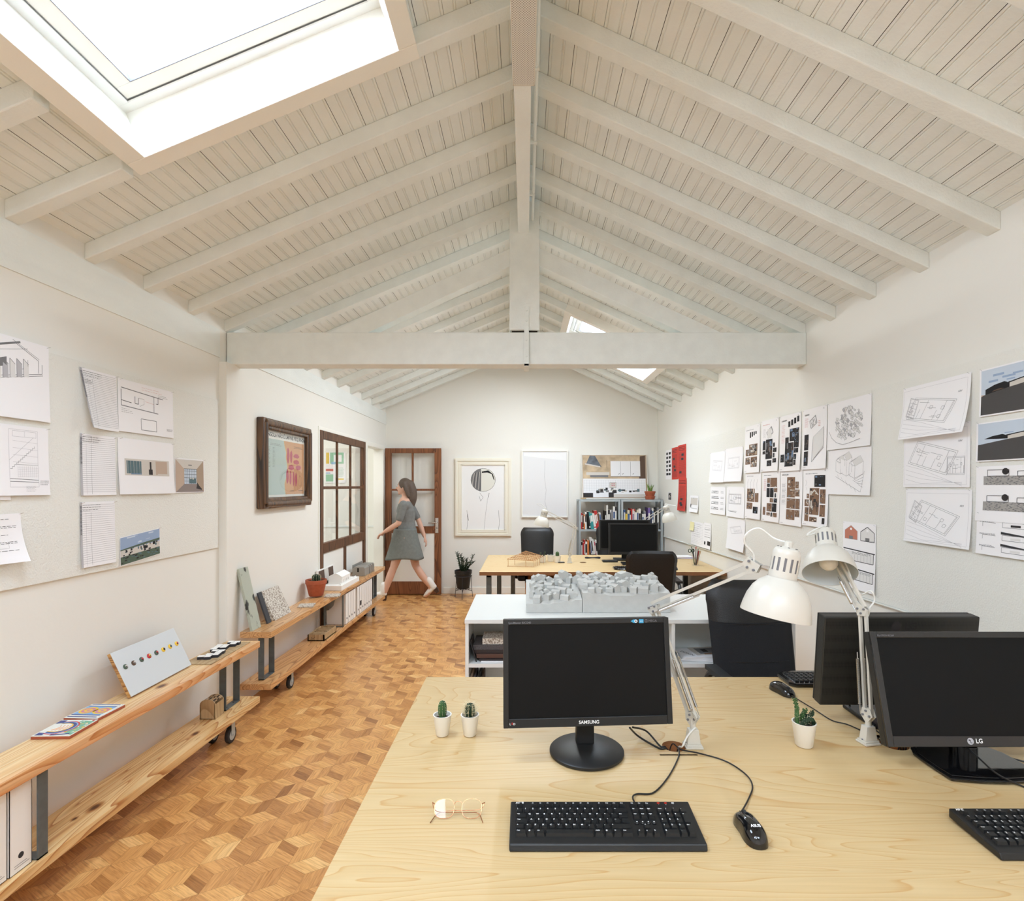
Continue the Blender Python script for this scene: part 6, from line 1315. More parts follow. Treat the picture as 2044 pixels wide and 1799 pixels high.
# ------------------------------------------------------------------ keyboards and mice
def keycap(w_, d_):
    b = MB(); i = .0022; h = .0085; x, y = w_/2-.0006, d_/2-.0006
    b.hexa([(-x, -y, 0), (x, -y, 0), (-x, y, 0), (x, y, 0), (-x+i, -y+i*1.3, h), (x-i, -y+i*1.3, h), (-x+i, y-i*.6, h), (x-i, y-i*.6, h)], 'key_black'); return b
def keyboard(label, loc, rz, logo='ASUS', group='black keyboards', full=True):
    t = thing('keyboard', label, 'keyboard', (*loc, DZ+.001), rz, group); W, D = .445, .150 # front left corner at origin
    b = MB(); P = [(0, 0), (W, 0), (W, D), (0, D)]
    z = lambda y: .014+(y/D)*.014
    b.hexa([(0, .002, 0), (W, .002, 0), (0, D, .006), (W, D, .006), (0, .008, z(.008)), (W, .008, z(.008)), (0, D, z(D)), (W, D, z(D))], 'black_plastic'); b.build('body', t, bevel=.003, seg=2)
    u = .01815; x0 = .013; tilt = math.atan2(.014, D); n = [0]; rest = MB()
    rows_y = [D-.020, D-.0415, D-.0595, D-.0775, D-.0955, D-.1135]
    def key(xc, yc, w_, d_, txt=None, small=False):
        kb = keycap(w_, d_); n[0] += 1
        if txt and full:
            sz = .0062 if len(txt) == 1 else min(.0042, (w_-.004)/len(txt)*1.5); px_ = -w_/2+.0035
            kb.text(txt, sz, 'white_print', Matrix.Translation((px_, d_/2-.0048, .0088)), 'LEFT', .03)
        M = Matrix.Translation((xc, yc, z(yc)-.001)) @ Matrix.Rotation(tilt, 4, 'X')
        if n[0] <= 100 and full: o = kb.build('key', t); o.matrix_local = M
        else:
            for f, m_, sm_ in zip(kb.f, kb.m, kb.sm): pass
            k0 = len(rest.v); rest.v += [tuple(M @ Vector(p)) for p in kb.v]
            for f, m_ in zip(kb.f, kb.m): rest.f.append(tuple(i+k0 for i in f)); rest.m.append(rest.mi(kb.mats[m_])); rest.sm.append(False)
    d = .0172
    def row(k, items, xs=x0):
        x = xs
        for it in items:
            if isinstance(it, (int, float)): x += it*u; continue
            txt, w_ = it if isinstance(it, tuple) else (it, 1)
            key(x+w_*u/2, rows_y[k], w_*u-.0008, d if k else .0135, txt); x += w_*u
    row(1, list('\\1234567890?«')+[('<-', 2)]); row(2, [('Tab', 1.5)]+list('QWERTYUIOP+´')+[('Ent', 1.5)]); row(3, [('Caps', 1.75)]+list('ASDFGHJKLÇº~')+[('', 1.25)]); row(4, [('^', 1.25)]+list('<ZXCVBNM,.-')+[('^', 2.75)]); row(5, [('Ctrl', 1.5), ('#', 1.1), ('Alt', 1.2), ('', 6.2), ('AltGr', 1.3), ('#', 1.1), ('=', 1.1), ('Ctrl', 1.5)])
    row(0, ['Esc', 1.0, 'F1', 'F2', 'F3', 'F4', .5, 'F5', 'F6', 'F7', 'F8', .5, 'F9', 'F10', 'F11', 'F12'])
    xn = x0+15*u+.008
    row(0, ['Prt', 'Scr', 'Pau'], xn); row(1, ['Ins', 'Hom', 'PgU'], xn); row(2, ['Del', 'End', 'PgD'], xn); row(4, [1.0, '^'], xn); row(5, ['<', 'v', '>'], xn)
    xm = xn+3*u+.008
    row(1, ['Num', '/', '*', '-'], xm); row(2, list('789'), xm); row(3, list('456'), xm); row(4, list('123'), xm); row(5, [('0', 2), '.'], xm)
    key(xm+3.5*u, (rows_y[2]+rows_y[3])/2, u-.0008, d*2+.0008, '+'); key(xm+3.5*u, (rows_y[4]+rows_y[5])/2, u-.0008, d*2+.0008, 'Ent')
    for k in range(4):
        M = Matrix.Translation((xn+.007+k*.0135, rows_y[3], z(rows_y[3]))) @ Matrix.Rotation(tilt, 4, 'X'); rest.lathe([(.0055, 0), (.0055, .003), (.0045, .004), (.0001, .004)], 'key_black', M, 16); rest.lathe([(.0001, .0042), (.0016, .0042)], 'white_print', M, 8)
    o = rest.build('more_keys' if full else 'keys', t); o['kind'] = 'stuff'
    g = MB(); Ms = lambda x, y: Matrix.Translation((x, y, z(y)+.0003)) @ Matrix.Rotation(tilt, 4, 'X')
    if logo: g.text(logo, .0085, 'white_print', Ms(x0+.0, D-.0065), 'LEFT', .05); g.build('logo', t)
    l = MB()
    mat('led_red', srgb(220, 60, 40), .4)
    for k in range(3): l.box(-.003, .003, -.0015, .0015, 0, .0006, 'led_red' if k < 2 else 'white_print', Ms(xm+.012+.018*k, D-.008)); l.text('1A^'[k], .0035, 'white_print', Ms(xm+.012+.018*k, D-.0135), 'CENTER')
    l.build('indicator_light', t)
    return t
KX, KY = gp(1016, 1704, DZ)
keyboard('full black keyboard in front of the middle monitor', (KX, KY), 0)
keyboard('black keyboard cut by the right edge of the photo', (gp(2003, 1722, DZ)[0]-.002, gp(2003, 1722, DZ)[1]), R(0))
def mouse(label, loc, rz, logo=None, group='black computer mice', s=1.0):
    t = thing('computer_mouse', label, 'mouse', (*loc, DZ+.001), rz, group); t.scale = (s, s, s) # nose towards +y
    L_, W_, H_ = .060, .031, .036; vs = []; fs = []; N, K = 28, 9; b = MB()
    for j in range(K+1):
        p = math.pi/2*j/K
        for i in range(N):
            a = 2*math.pi*i/N; ca, sa = math.cos(a), math.sin(a)
            ex = lambda c, q: math.copysign(abs(c)**q, c); cr = math.cos(p)**.55
            x = W_*ex(ca, .85)*cr*(1-.10*math.cos(2*a)); y = L_*ex(sa, .85)*cr; zz_ = H_*math.sin(p)**.9
            x *= 1-.10*math.sin(math.pi*(y/L_))*0 - .12*math.exp(-((y/L_)-.05)**2/.12); zz_ *= 1-.22*(y/L_) if y > 0 else 1
            vs.append((x, y, zz_))
    for j in range(K):
        for i in range(N): fs.append((j*N+i, j*N+(i+1) % N, (j+1)*N+(i+1) % N, (j+1)*N+i))
    fs.append(tuple(range(N-1, -1, -1))); b.add(vs, fs, 'black_gloss', smooth=True); b.build('shell', t)
    w_ = MB(); w_.cyl((-.0035, .033, .026), (.0035, .033, .026), .0085, 'rubber', 16); w_.build('scroll_wheel', t)
    for s_ in (-1, 1): g = MB(); g.tube([(s_*.0055, .056, .012), (s_*.0055, .045, .0255), (s_*.0055, .02, .0348), (s_*.006, .0, .0362)], .0006, 'ink', 4); g.build('button_gap', t)
    if logo: g = MB(); g.text(logo, .010, 'white_print', Matrix.Translation((0, -.030, .0362)) @ Matrix.Rotation(R(16), 4, 'X'), 'CENTER', .04); g.build('logo', t)
    return t
x, y = gp(1497, 1664, DZ); mouse('glossy black mouse right of the keyboard on the near desk', (x, y), R(1), 'ASUS'); MX, MY = x, y
x, y = gp(1561, 1383, DZ); mouse('black mouse beside the half hidden keyboard on the near desk', (x, y), R(195)); M2X, M2Y = x, y
x, y = gp(1346, 1137, DZ); mouse('small black mouse right of the chair on the far desk', (x, y), R(180))
# wide curved keyboard half hidden behind the monitor seen from the back
def keyboard2(label, x0, y0, rz, W=.44, D=.15):
    t = thing('keyboard', label, 'keyboard', (x0, y0, DZ+.001), rz, 'black keyboards'); b = MB()
    P = [(0, .03), (.03, .0), (.1, -.012), (.34, -.012), (.41, 0), (W, .03), (W, D-.02), (W-.02, D), (.02, D), (0, D-.02)]
    b.prism(P, .0, .016, 'black_gloss'); b.build('body', t, bevel=.006, seg=3); k = MB()
    for j in range(6):
        for i in range(20): k.hexa([(x+.022+.0197*i, y+.022+.0185*j, zz_) for zz_, ins in ((.016, 0), (.022, .002)) for y in (0+ins, .0165-ins) for x in (0+ins, .0175-ins)], 'key_black')
    for i in range(14): k.text('QWERTYUIOPASDFGHJKL'[i], .005, 'white_print', Matrix.Translation((.03+.0197*i, .022+.0185*3+.008, .0224)), 'CENTER')
    k.build('keys', t)['kind'] = 'stuff'; return t
x, y = gp(1572, 1368, DZ); keyboard2('black keyboard with rounded ends, half hidden behind the monitor seen from the back', x+.44, y+.12, R(180))
x, y = gp(1225, 1137, DZ); 
keyboard2('black keyboard on the far desk, cut by the chair in front', x, y-.05, 0)
x, y = gp(1206, 1120, DZ); flat('tablet', 'flat black and white device in front of the far monitor', 'device', x-.03, x+.13, y-.12, y-.02, DZ+.001, DZ+.016, 'black_plastic', None, 0, .004)

# ------------------------------------------------------------------ jointed desk lamps
mat('bulb', srgb(240, 236, 226), .3)
def desk_lamp(label, base, z0, elbow, pivot, rim_c, axis, base_rz=0, cable_loop=None, scale=1.0, group='white jointed desk lamps', fine=True):
    """base on the desk, elbow and pivot are joints, rim_c the centre of the shade's opening, axis points out of the opening"""
    B = Vector((base[0], base[1], z0)); E, P_, C = Vector(elbow), Vector(pivot), Vector(rim_c); A = Vector(axis).normalized()
    t = thing('desk_lamp', label, 'lamp', tuple(B), 0, group); k = scale; W = 'white_metal'
    c = MB(); Mz = Matrix.Translation(B) @ Matrix.Rotation(base_rz, 4, 'Z')
    c.box(-.027*k, .027*k, -.022*k, .022*k, 0, .006, W, Mz); c.box(-.024*k, .024*k, -.018*k, .018*k, .006, .012, W, Mz)
    c.hexa([tuple(Mz @ Vector(p)) for p in ((-.021*k, -.014*k, .012), (.021*k, -.014*k, .012), (-.021*k, .014*k, .012), (.021*k, .014*k, .012), (-.015*k, -.012*k, .056*k), (.015*k, -.012*k, .056*k), (-.015*k, .012*k, .056*k), (.015*k, .012*k, .056*k))], W)
    c.cyl(B+Vector((0, 0, .05*k)), B+Vector((0, 0, .088*k)), .009*k, W, 12)
    for s_ in (-1, 1): c.cyl(tuple(Mz @ Vector((s_*.021*k, -.0, .012))), tuple(Mz @ Vector((s_*.021*k, 0, .015))), .003, 'ink_soft', 8)
    c.build('clamp_base', t, world=True, bevel=.001)
    J = B+Vector((0, 0, .088*k)); d1 = (E-J).normalized(); d2 = (P_-E).normalized()
    nrm = d1.cross(d2); nrm = nrm.normalized() if nrm.length > .05 else Vector((0, 1, 0))
    def arm(nm, a, b, springs):
        d = (b-a).normalized(); q = nrm.cross(d).normalized(); g = MB(); off = q*.0125*k
        for s_ in (-1, 1): g.bar(a+off*s_, b+off*s_, .0085*k, .0085*k, W, nrm)
        o = g.build(nm, t, world=True)
        for s_ in (-1, 1):
            s0 = a+nrm*.012*k*s_+off*1.5; Ls = (b-a).length*springs; h = MB(); n = 70 if fine else 24; pts = []
            e1 = q; e2 = nrm
            for i in range(n*6+1): w_ = 2*math.pi*i/6; pts.append(s0+d*(.03*k+(Ls-.05*k)*i/(n*6))+e1*.0042*k*math.cos(w_)+e2*.0042*k*math.sin(w_))
            h.tube(pts, .0010*k, 'chrome', 4, False); h.tube([s0, s0+d*.03*k], .0012*k, 'chrome', 5); h.tube([s0+d*(Ls-.02*k), s0+d*Ls], .0012*k, 'chrome', 5); h.build('spring', t, world=True)
    arm('lower_arm', J, E, .58); arm('upper_arm', E, P_, .5)
    for (nm, c_, ds) in (('lower_joint', J, (d1, Vector((0, 0, -1)))), ('elbow_joint', E, (-d1, d2)), ('head_joint', P_, (-d2, (C-A*.13*k-P_).normalized()))):
        g = MB(); q1, q2 = ds; qa = nrm.cross(q1).normalized()
        for s_ in (-1, 1):
            n_ = nrm*.0065*k*s_; pts = [c_+qa*.024*k, c_+q1*.022*k+qa*.016*k, c_+q1*.022*k-qa*.016*k, c_-qa*.024*k, c_+q2*.026*k]
            vs = [tuple(p+n_-nrm*.001*k) for p in pts]+[tuple(p+n_+nrm*.001*k) for p in pts]; m5 = 5
            g.add(vs, [(4, 3, 2, 1, 0), (5, 6, 7, 8, 9)]+[(i, (i+1) % m5, m5+(i+1) % m5, m5+i) for i in range(m5)], W)
        for p in (c_+qa*.013*k, c_-qa*.013*k, c_+q1*.014*k): g.cyl(p-nrm*.011*k, p+nrm*.011*k, .0036*k, 'ink_soft', 8)
        g.build(nm, t, world=True)
    # shade: dome with a vented neck
    S = axis_M(C, -A); s = MB(); r = .085*k
    s.lathe([(r, 0), (r*1.0, .004*k), (r*.965, .022*k), (r*.90, .045*k), (r*.78, .068*k), (r*.62, .085*k), (r*.46, .095*k), (r*.43, .098*k)], W, S, 48)
    s.lathe([(r*.985, .001*k), (r*.95, .022*k), (r*.885, .044*k), (r*.765, .066*k), (r*.60, .083*k), (r*.44, .092*k), (r*.05, .093*k)], 'shade_inner', S, 48); s.lathe([(r, 0), (r*.985, .001*k)], W, S, 48)
    sh = s.build('shade', t, world=True)
    nk = MB(); rn = .0345*k; h0, h1, zt = .094*k, .094*k+.035*k, .176*k; n = 48
    nk.lathe([(rn, h0), (rn, .116*k)], W, S, n)
    nslot = 14 # slots around the neck are grey strips standing in for their shaded openings
    for i in range(nslot):
        a0, a1, a2 = 2*math.pi*i/nslot, 2*math.pi*(i+.62)/nslot, 2*math.pi*(i+1)/nslot
        for q in range(4):
            b0, b1 = a0+(a1-a0)*q/4, a0+(a1-a0)*(q+1)/4
            nk.add([(rn*math.cos(x), rn*math.sin(x), z_) for z_ in (.116*k, .150*k) for x in (b0, b1)], [(0, 1, 3, 2)], W, S, True)
        nk.add([(rn*.97*math.cos(x), rn*.97*math.sin(x), z_) for z_ in (.116*k, .150*k) for x in (a1, a2)], [(0, 1, 3, 2)], 'ink_soft', S)
    nk.lathe([(rn, .150*k), (rn, .158*k), (rn*.94, .168*k), (rn*.8, .175*k), (rn*.5, .179*k), (rn*.3, .180*k), (rn*.3, .192*k), (rn*.16, .195*k), (.0001, .195*k)], W, S, n)
    for i in range(7): a = 2*math.pi*i/7; nk.sphere((rn*.66*math.cos(a), rn*.66*math.sin(a), .1775*k), .003*k, 'ink', 6, S, (1, 1, .3))
    nk.build('neck', sh)if False else nk.build('neck', t, world=True)
    bl = MB(); bl.sphere((0, 0, .045*k), .03*k, 'bulb', 20, S); bl.cyl(tuple(S @ Vector((0, 0, .06*k))), tuple(S @ Vector((0, 0, .092*k))), .014*k, 'bulb', 14); bl.build('bulb', t, world=True)
    br = MB(); n0 = S @ Vector((0, 0, .120*k)); dv = (P_-n0); br.bar(P_, n0+dv.normalized()*rn*.95, .006*k, .006*k, 'chrome'); br.build('bracket', t, world=True)
    if cable_loop:
        cb = MB(); cb.tube(smooth_path([S @ Vector((0, 0, .19*k))]+[Vector(p) for p in cable_loop], 8), .0027*k, 'cable_white', 6); cb.build('cable', t, world=True)
    return t, S
LY = 1.69
b1 = gp(1383, 1491, DZ)
e1 = at(1304, 1211, 1.775); p1_ = at(1503, 1128, 1.46); rc = at(1547, 1229, 1.385)
desk_lamp('white jointed lamp leaning behind the middle monitor, its big shade in front of the chair', b1, DZ+.001, e1, p1_, rc, (-.20, -.02, -1), 0,
          [at(1545, 1075, 1.42), at(1515, 1055, 1.43), at(1490, 1066, 1.44), at(1487, 1085, 1.45), at(1503, 1105, 1.45), at(1505, 1122, 1.455)])
b2 = gp(1733, 1484, DZ)
e2 = at(1722, 1216, 1.76); p2_ = at(1652, 1082, 1.93); rc2 = at(1656, 1145, 1.84)
desk_lamp('upright white jointed lamp between the two right monitors, its open shade facing the room', b2, DZ+.001, e2, p2_, rc2, (-.24, -.60, -.80), R(10),
          [at(1640, 1052, 1.93), at(1618, 1062, 1.92), at(1612, 1070, 1.92), at(1640, 1062, 1.95), at(1662, 1075, 1.93), at(1690, 1130, 1.84), at(1712, 1185, 1.80), at(1738, 1180, 1.76), at(1745, 1200, 1.76), at(1728, 1222, 1.76)])
b3 = gp(1137, 1124, DZ)
desk_lamp('white jointed lamp at the left of the far desk, in front of the blank picture', b3, DZ+.001, at(1149, 1052, 5.75), at(1090, 1022, 5.75), at(1080, 1050, 5.72), (-.25, 0, -1), 0,
          [at(1072, 1007, 5.72), at(1080, 1006, 5.72), at(1088, 1014, 5.74)], fine=False)
desk_lamp('white jointed lamp reaching up to the right behind the far monitors', (at(1262, 1100, 6.3).x, 6.3), DZ+.001, at(1272, 1048, 6.25), at(1330, 1012, 6.1), at(1337, 1040, 6.05), (.28, 0, -1), 0,
          [at(1348, 1010, 6.05), at(1340, 1008, 6.07), at(1328, 1006, 6.1)], fine=False)

# ------------------------------------------------------------------ cables
def cable(label, pts, r=.0024, m='cable_black', name='cable', group=None):
    b = MB(); P = smooth_path(pts, 8); b.tube(P, r, m, 8); o = b.build(name, origin=P[0]); return tag(o, label, 'cable', group)
def dk(px, py, dz=.0035): x, y = gp(px, py, DZ); return (x, y, DZ+dz)
hole = lambda dx=0, dy=0, z=.62: (HX1+dx, HY1+dy, z)
cable('thick black cable from the middle monitor to the desk hole, upper one', [at(1263, 1452, 1.69), dk(1290, 1472, .02), dk(1318, 1492), (HX1-.026, HY1-.0, DZ-.004), (HX1-.015, HY1, .69), hole(-.01)], .0030)
cable('thick black cable from the middle monitor to the desk hole, lower one', [at(1257, 1453, 1.69), dk(1275, 1478, .012), dk(1315, 1496), (HX1-.024, HY1-.014, DZ-.004), (HX1-.012, HY1-.01, .69), hole()], .0030)
cable('black keyboard cable running from the desk hole to the keyboard', [hole(.01, -.0), (HX1+.004, HY1-.012, .70), (HX1+.006, HY1-.024, DZ+.004), dk(1355, 1512), dk(1335, 1552), dk(1305, 1585), dk(1272, 1588), dk(1263, 1600, .010), (gp(1263, 1600, DZ)[0], KY+.148, DZ+.016)], .0022)
cable('black mouse cable curving from the desk hole to the mouse', [hole(.014, .004), (HX1-.012, HY1+.004, .70), (HX1-.006, HY1-.006, DZ+.010), (HX1+.014, HY1-.03, DZ+.004), dk(1395, 1506), dk(1448, 1522), dk(1488, 1548), dk(1502, 1572), dk(1494, 1598), (MX, MY+.058, DZ+.010)], .0020)
cable('white lamp cable dropping from the left lamp into the desk hole', [at(1388, 1452, 1.68), at(1372, 1470, 1.67), at(1362, 1490, 1.66), (HX1+.012, HY1-.004, DZ-.01), hole(.012)], .0026, 'cable_white')
cable('thin black mouse cable crossing the desk to the right lamp', [(M2X+.01, M2Y-.058, DZ+.01), dk(1625, 1418), dk(1660, 1440), dk(1690, 1448), dk(1722, 1462), dk(1755, 1478), (HX2-.01, HY2-.01, .70)], .0020)
cable('short black cable behind the right lamp base', [at(1690, 1400, 1.93), dk(1700, 1418, .01), dk(1730, 1446), dk(1765, 1475), (HX2-.004, HY2, .70)], .0022)
cable('black cable hanging from the right monitor across its base', [at(1921, 1484, 1.60), at(1950, 1510, 1.55), at(1990, 1545, 1.49), dk(2040, 1572), dk(2110, 1600)], .0024)
cable('black cable running right from the second desk hole', [(HX2+.01, HY2, .70), (HX2+.03, HY2+.008, DZ+.004), dk(1840, 1484), dk(1900, 1488), dk(1975, 1504), dk(2044, 1523), dk(2090, 1530)], .0024)
for k in range(3): cable('black cables coiled in the second desk hole', [(HX2+.036, HY2-.012+.012*k, .68), (HX2+.028, HY2-.012+.012*k, DZ-.004), (HX2+.045+.004*k, HY2+.0+.01*k, DZ+.012), (HX2+.07, HY2+.03+.006*k, DZ+.006)], .0028, group='cables in the second desk hole')
x, y = gp(1745, 1445, DZ); flat('power_adapter', 'flat dark box behind the right lamp base', 'adapter', x-.02, x+.05, y-.05, y+.03, DZ+.001, DZ+.022, 'dark_board', None, 0, .003)

# ------------------------------------------------------------------ spectacles
def spectacles():
    x, y = gp(913, 1636, DZ); t = thing('spectacles', 'thin gold wire spectacles lying folded beside the keyboard', 'spectacles', (x, y, DZ+.001))
    tl = R(38); up = Vector((0, math.sin(tl), math.cos(tl))) # rims lean back
    fr = MB()
    def rim(cx):
        pts = []
        for i in range(28):
            a = 2*math.pi*i/28; ex = lambda c, q: math.copysign(abs(c)**q, c)
            X = .0245*ex(math.cos(a), .72)*(1+.05*math.sin(a)); Zz = .021*ex(math.sin(a), .78); p = Vector((cx+X, 0, 0))+up*(Zz+.022); pts.append(p)
        return pts
    for s_ in (-1, 1):
        pts = rim(s_*.034); fr.tube(pts, .0008, 'gold', 6, closed=True)
    fr.tube(smooth_path([Vector((-.0105, 0, 0))+up*.03, Vector((-.006, .001, 0))+up*.0365, Vector((.006, .001, 0))+up*.0365, Vector((.0105, 0, 0))+up*.03], 4), .0009, 'gold', 6)
    for s_ in (-1, 1): fr.tube([Vector((s_*.0585, 0, 0))+up*.032, Vector((s_*.064, .003, 0))+up*.033, Vector((s_*.0655, .006, 0))+up*.0325], .0011, 'gold', 6); fr.tube(smooth_path([Vector((s_*.011, 0, 0))+up*.022, Vector((s_*.009, .006, 0))+up*.018, Vector((s_*.009, .007, 0))+up*.012], 3), .0006, 'gold', 5); fr.sphere(tuple(Vector((s_*.009, .007, 0))+up*.012), .0026, 'clear_glass', 8)
    fr.build('frame', t)
    for s_ in (-1, 1):
        l = MB(); pts = rim(s_*.034); l.add(pts, [tuple(range(28))], 'clear_glass'); l.build('lens', t)
    for s_ in (-1, 1):
        a = Vector((s_*.0655, .006, 0))+up*.0325; tm = MB()
        tm.tube(smooth_path([a, Vector((s_*.05, .014+.004*s_, .012)), Vector((-s_*.02, .018+.004*s_, .007)), Vector((-s_*.05, .016, .004)), Vector((-s_*.064, -.018, .0015))], 6), [.0009]*17+[.0011]*8, 'gold', 6); tm.build('temple', t)
spectacles()

# ------------------------------------------------------------------ grey bookcase with books
bx0, bx1, by0, by1 = .737, 1.895, 7.40, 7.71; ZTOP = 1.370
t = thing('bookcase', 'grey steel bookcase of two bays against the back wall', 'bookcase', ((bx0+bx1)/2, (by0+by1)/2, 0))
xm = 1.315
for x in (bx0, xm-.035, xm+.003, bx1-.03):
    for y in (by0, by1-.03): g = MB(); g.box(x, x+.03, y, y+.003, 0, ZTOP, 'galv'); g.box(x, x+.003, y, y+.03, 0, ZTOP, 'galv'); g.build('upright', t, world=True)
LV = (ZTOP-.028, .935, .50, .08)
for (xa, xb) in ((bx0, xm-.004), (xm+.004, bx1)):
    for z in LV: g = MB(); g.box(xa+.003, xb-.003, by0+.002, by1, z, z+.026, 'galv'); g.build('shelf', t, world=True)
cols = dict(red=(190, 52, 48), teal=(60, 150, 150), white=(226, 224, 218), black=(34, 32, 34), grey=(130, 130, 134), blue=(62, 92, 140), orange=(214, 120, 60), cream=(220, 206, 178), brown=(104, 72, 52), yellow=(220, 186, 72), pink=(206, 110, 120), navy=(40, 48, 74), lilac=(120, 96, 160))
for k, v in cols.items(): mat('book_'+k, srgb(*v), .5)
mat('pages', srgb(226, 220, 204), .8)
ORD = ['first', 'second', 'third', 'fourth', 'fifth', 'sixth', 'seventh', 'eighth', 'ninth', 'tenth', 'eleventh', 'twelfth', 'thirteenth', 'fourteenth', 'fifteenth', 'sixteenth', 'seventeenth']
def books(x, z, seq, place, group, hmax=.30, lean=0.0, leanfrom=99, rs=1):
    r = random.Random(rs)
    for i, c in enumerate(seq):
        w_ = .013+.016*r.random(); h = hmax*(.72+.28*r.random()); d = .19+.05*r.random(); a = lean if i >= leanfrom else 0
        if i == leanfrom: x += h*math.sin(abs(a))+.002
        b = MB(); b.box(0, w_, 0, d, 0, h, 'book_'+c); b.box(.0015, w_-.0015, .002, d+.0005, h-.0005, h+.0004, 'pages')
        acc = 'white' if c not in ('white', 'cream', 'yellow') else ('black', 'red', 'blue')[i % 3]
        b.box(.002, w_-.002, -.0006, 0, h*(.3+.2*r.random()), h*(.75+.15*r.random()), 'book_'+acc) if i % 3 != 1 else b.box(.001, w_-.001, -.0006, 0, h*.08, h*.16, 'book_'+acc)
        o = b.build('book'); o.location = (x, by0+.03, z+.0005); o.rotation_euler = (0, a, 0)
        tag(o, '%s book, %s from the left %s' % (c, ORD[i], place), 'book', group); x += w_/max(.9, math.cos(a))+.002
    return x
books(.775, LV[1]+.026, ['red', 'black', 'orange', 'white', 'black', 'teal', 'teal', 'white', 'red', 'red', 'brown', 'white'], 'on the left bay, upper shelf', 'books on the upper shelf, left bay', .26, -.14, 4, 3)
books(1.105, LV[1]+.026, ['black', 'white', 'black', 'white', 'grey', 'white', 'black'], 'in the tall group beside the centre upright', 'tall dark and white books beside the centre upright', .34, 0, 99, 4)
books(1.36, LV[1]+.026, ['blue', 'yellow', 'cream', 'black', 'red', 'white', 'red', 'white', 'cream', 'white', 'black', 'white', 'grey'], 'on the right bay, upper shelf', 'books on the upper shelf, right bay', .29, 0, 99, 5)
books(1.70, LV[1]+.026, ['lilac', 'navy', 'white', 'black', 'black', 'grey'], 'at the right end of the right bay', 'books at the right end of the bookcase', .31, 0, 99, 6)
books(.775, LV[2]+.026, ['black', 'red', 'red', 'white', 'orange', 'white', 'white', 'white', 'pink', 'white', 'brown'], 'on the left bay, lower shelf', 'books on the lower shelf, left bay', .34, -.12, 5, 7)
books(1.36, LV[2]+.026, ['grey', 'white', 'cream', 'white', 'blue', 'white', 'black'], 'on the right bay, lower shelf', 'books on the lower shelf, right bay', .3, 0, 99, 8)
t = thing('potted_succulent', 'terracotta pot with upright green leaves and a saucer on top of the bookcase', 'plant', (1.745, 7.52, ZTOP+.0005))
def sub_pot(t, r0, r1, h, m, z, rim=0): b = MB(); b.lathe([(.0001, z), (r0, z), (r1*.95, z+h-rim), (r1, z+h-rim), (r1, z+h), (r1-.006, z+h), (r1-.01, z+h-.015), (.0001, z+h-.015)], m, None, 24); return b
sub_pot(t, .06, .072, .045, 'terracotta', 0, .012).build('saucer', t); sub_pot(t, .05, .076, .095, 'terracotta', .02, .022).build('pot', t)
mat('leaf_light', srgb(110, 140, 66), .5, var=(40, .3)); mat('leaf_dark', srgb(36, 58, 34), .4, var=(30, .35)); r = random.Random(4)
for i in range(8):
    a = i*.8; d = Vector((math.cos(a), math.sin(a), 0)); L_ = .09+.06*r.random(); b = MB(); b.tube([d*.015+Vector((0, 0, .095)), d*.03+Vector((0, 0, .1+L_*.5)), d*(.045+.02*r.random())+Vector((0, 0, .1+L_))], [.008, .0075, .001], 'leaf_light', 6); b.build('leaf', t)

# ------------------------------------------------------------------ things on the far desk
def small_pot(px, py, label, kind):
    x, y = gp(px, py, DZ); t = thing('potted_cactus', label, 'cactus', (x, y, DZ+.001), 0, 'small white pots on the far desk'); k = 1.15
    b = MB(); b.lathe([(.0001, 0), (.026*k, 0), (.035*k, .062*k), (.031*k, .062*k), (.030*k, .05*k), (.0001, .05*k)], 'pot_white', None, 24); b.build('pot', t)
    s = MB(); s.lathe([(.030*k, .052*k), (.0001, .055*k)], 'soil', None, 14); s.build('soil', t)
    if kind == 0: knobby(t, [(-.012, 0, .055), (-.018, 0, .085), (-.02, 0, .10)], .009, 'cactus_dark', 1); knobby(t, [(.01, 0, .055), (.016, 0, .08), (.026, 0, .112)], .008, 'cactus_dark', 2)
    elif kind == 1:
        g = MB()
        for i in range(9): a = i*.7; g.tube([(0, 0, .057), (.02*math.cos(a), .02*math.sin(a), .068), (.03*math.cos(a), .03*math.sin(a), .074)], [.006, .006, .001], 'cactus_dark', 5)
        g.build('rosette', t)
    else: ribbed(t, .055, .017, .062, 'cactus_green', 8, seed=9, sl=.003)
small_pot(1083, 1123, 'small white pot with a two-armed cactus, left of three on the far desk', 0); small_pot(1099.5, 1121, 'small white pot with a low rosette, middle of three on the far desk', 1); small_pot(1112.5, 1123, 'small white pot with an upright oval cactus, right of three on the far desk', 2)
# balsa frame model of a roof
x0, y0 = gp(1018, 1132, DZ); t = thing('roof_frame_model', 'thin wooden stick model of a roof frame on the far desk', 'model', (x0+.15, y0, DZ+.001))
Zp = lambda px, py: gp(px, py, DZ)
ax, ay = Zp(1018, 1131); bx_, by_ = Zp(1066, 1133); cxx, cyy = Zp(1072, 1122); b = MB(); hz = DZ+.085
A0, B0, C0, D0 = Vector((ax-.03, ay+.0, hz-.01)), Vector((bx_, by_+.02, hz-.022)), Vector((bx_+.1, by_+.22, hz+.0)), Vector((ax+.16, ay+.30, hz+.035))
for i in range(13): s_ = i/12; b.bar(A0.lerp(B0, s_), D0.lerp(C0, s_), .004, .004, 'balsa')
for i in range(6): s_ = i/5; b.bar(A0.lerp(D0, s_), B0.lerp(C0, s_), .004, .006, 'balsa')
b.build('roof_lattice', t, world=True); c = MB()
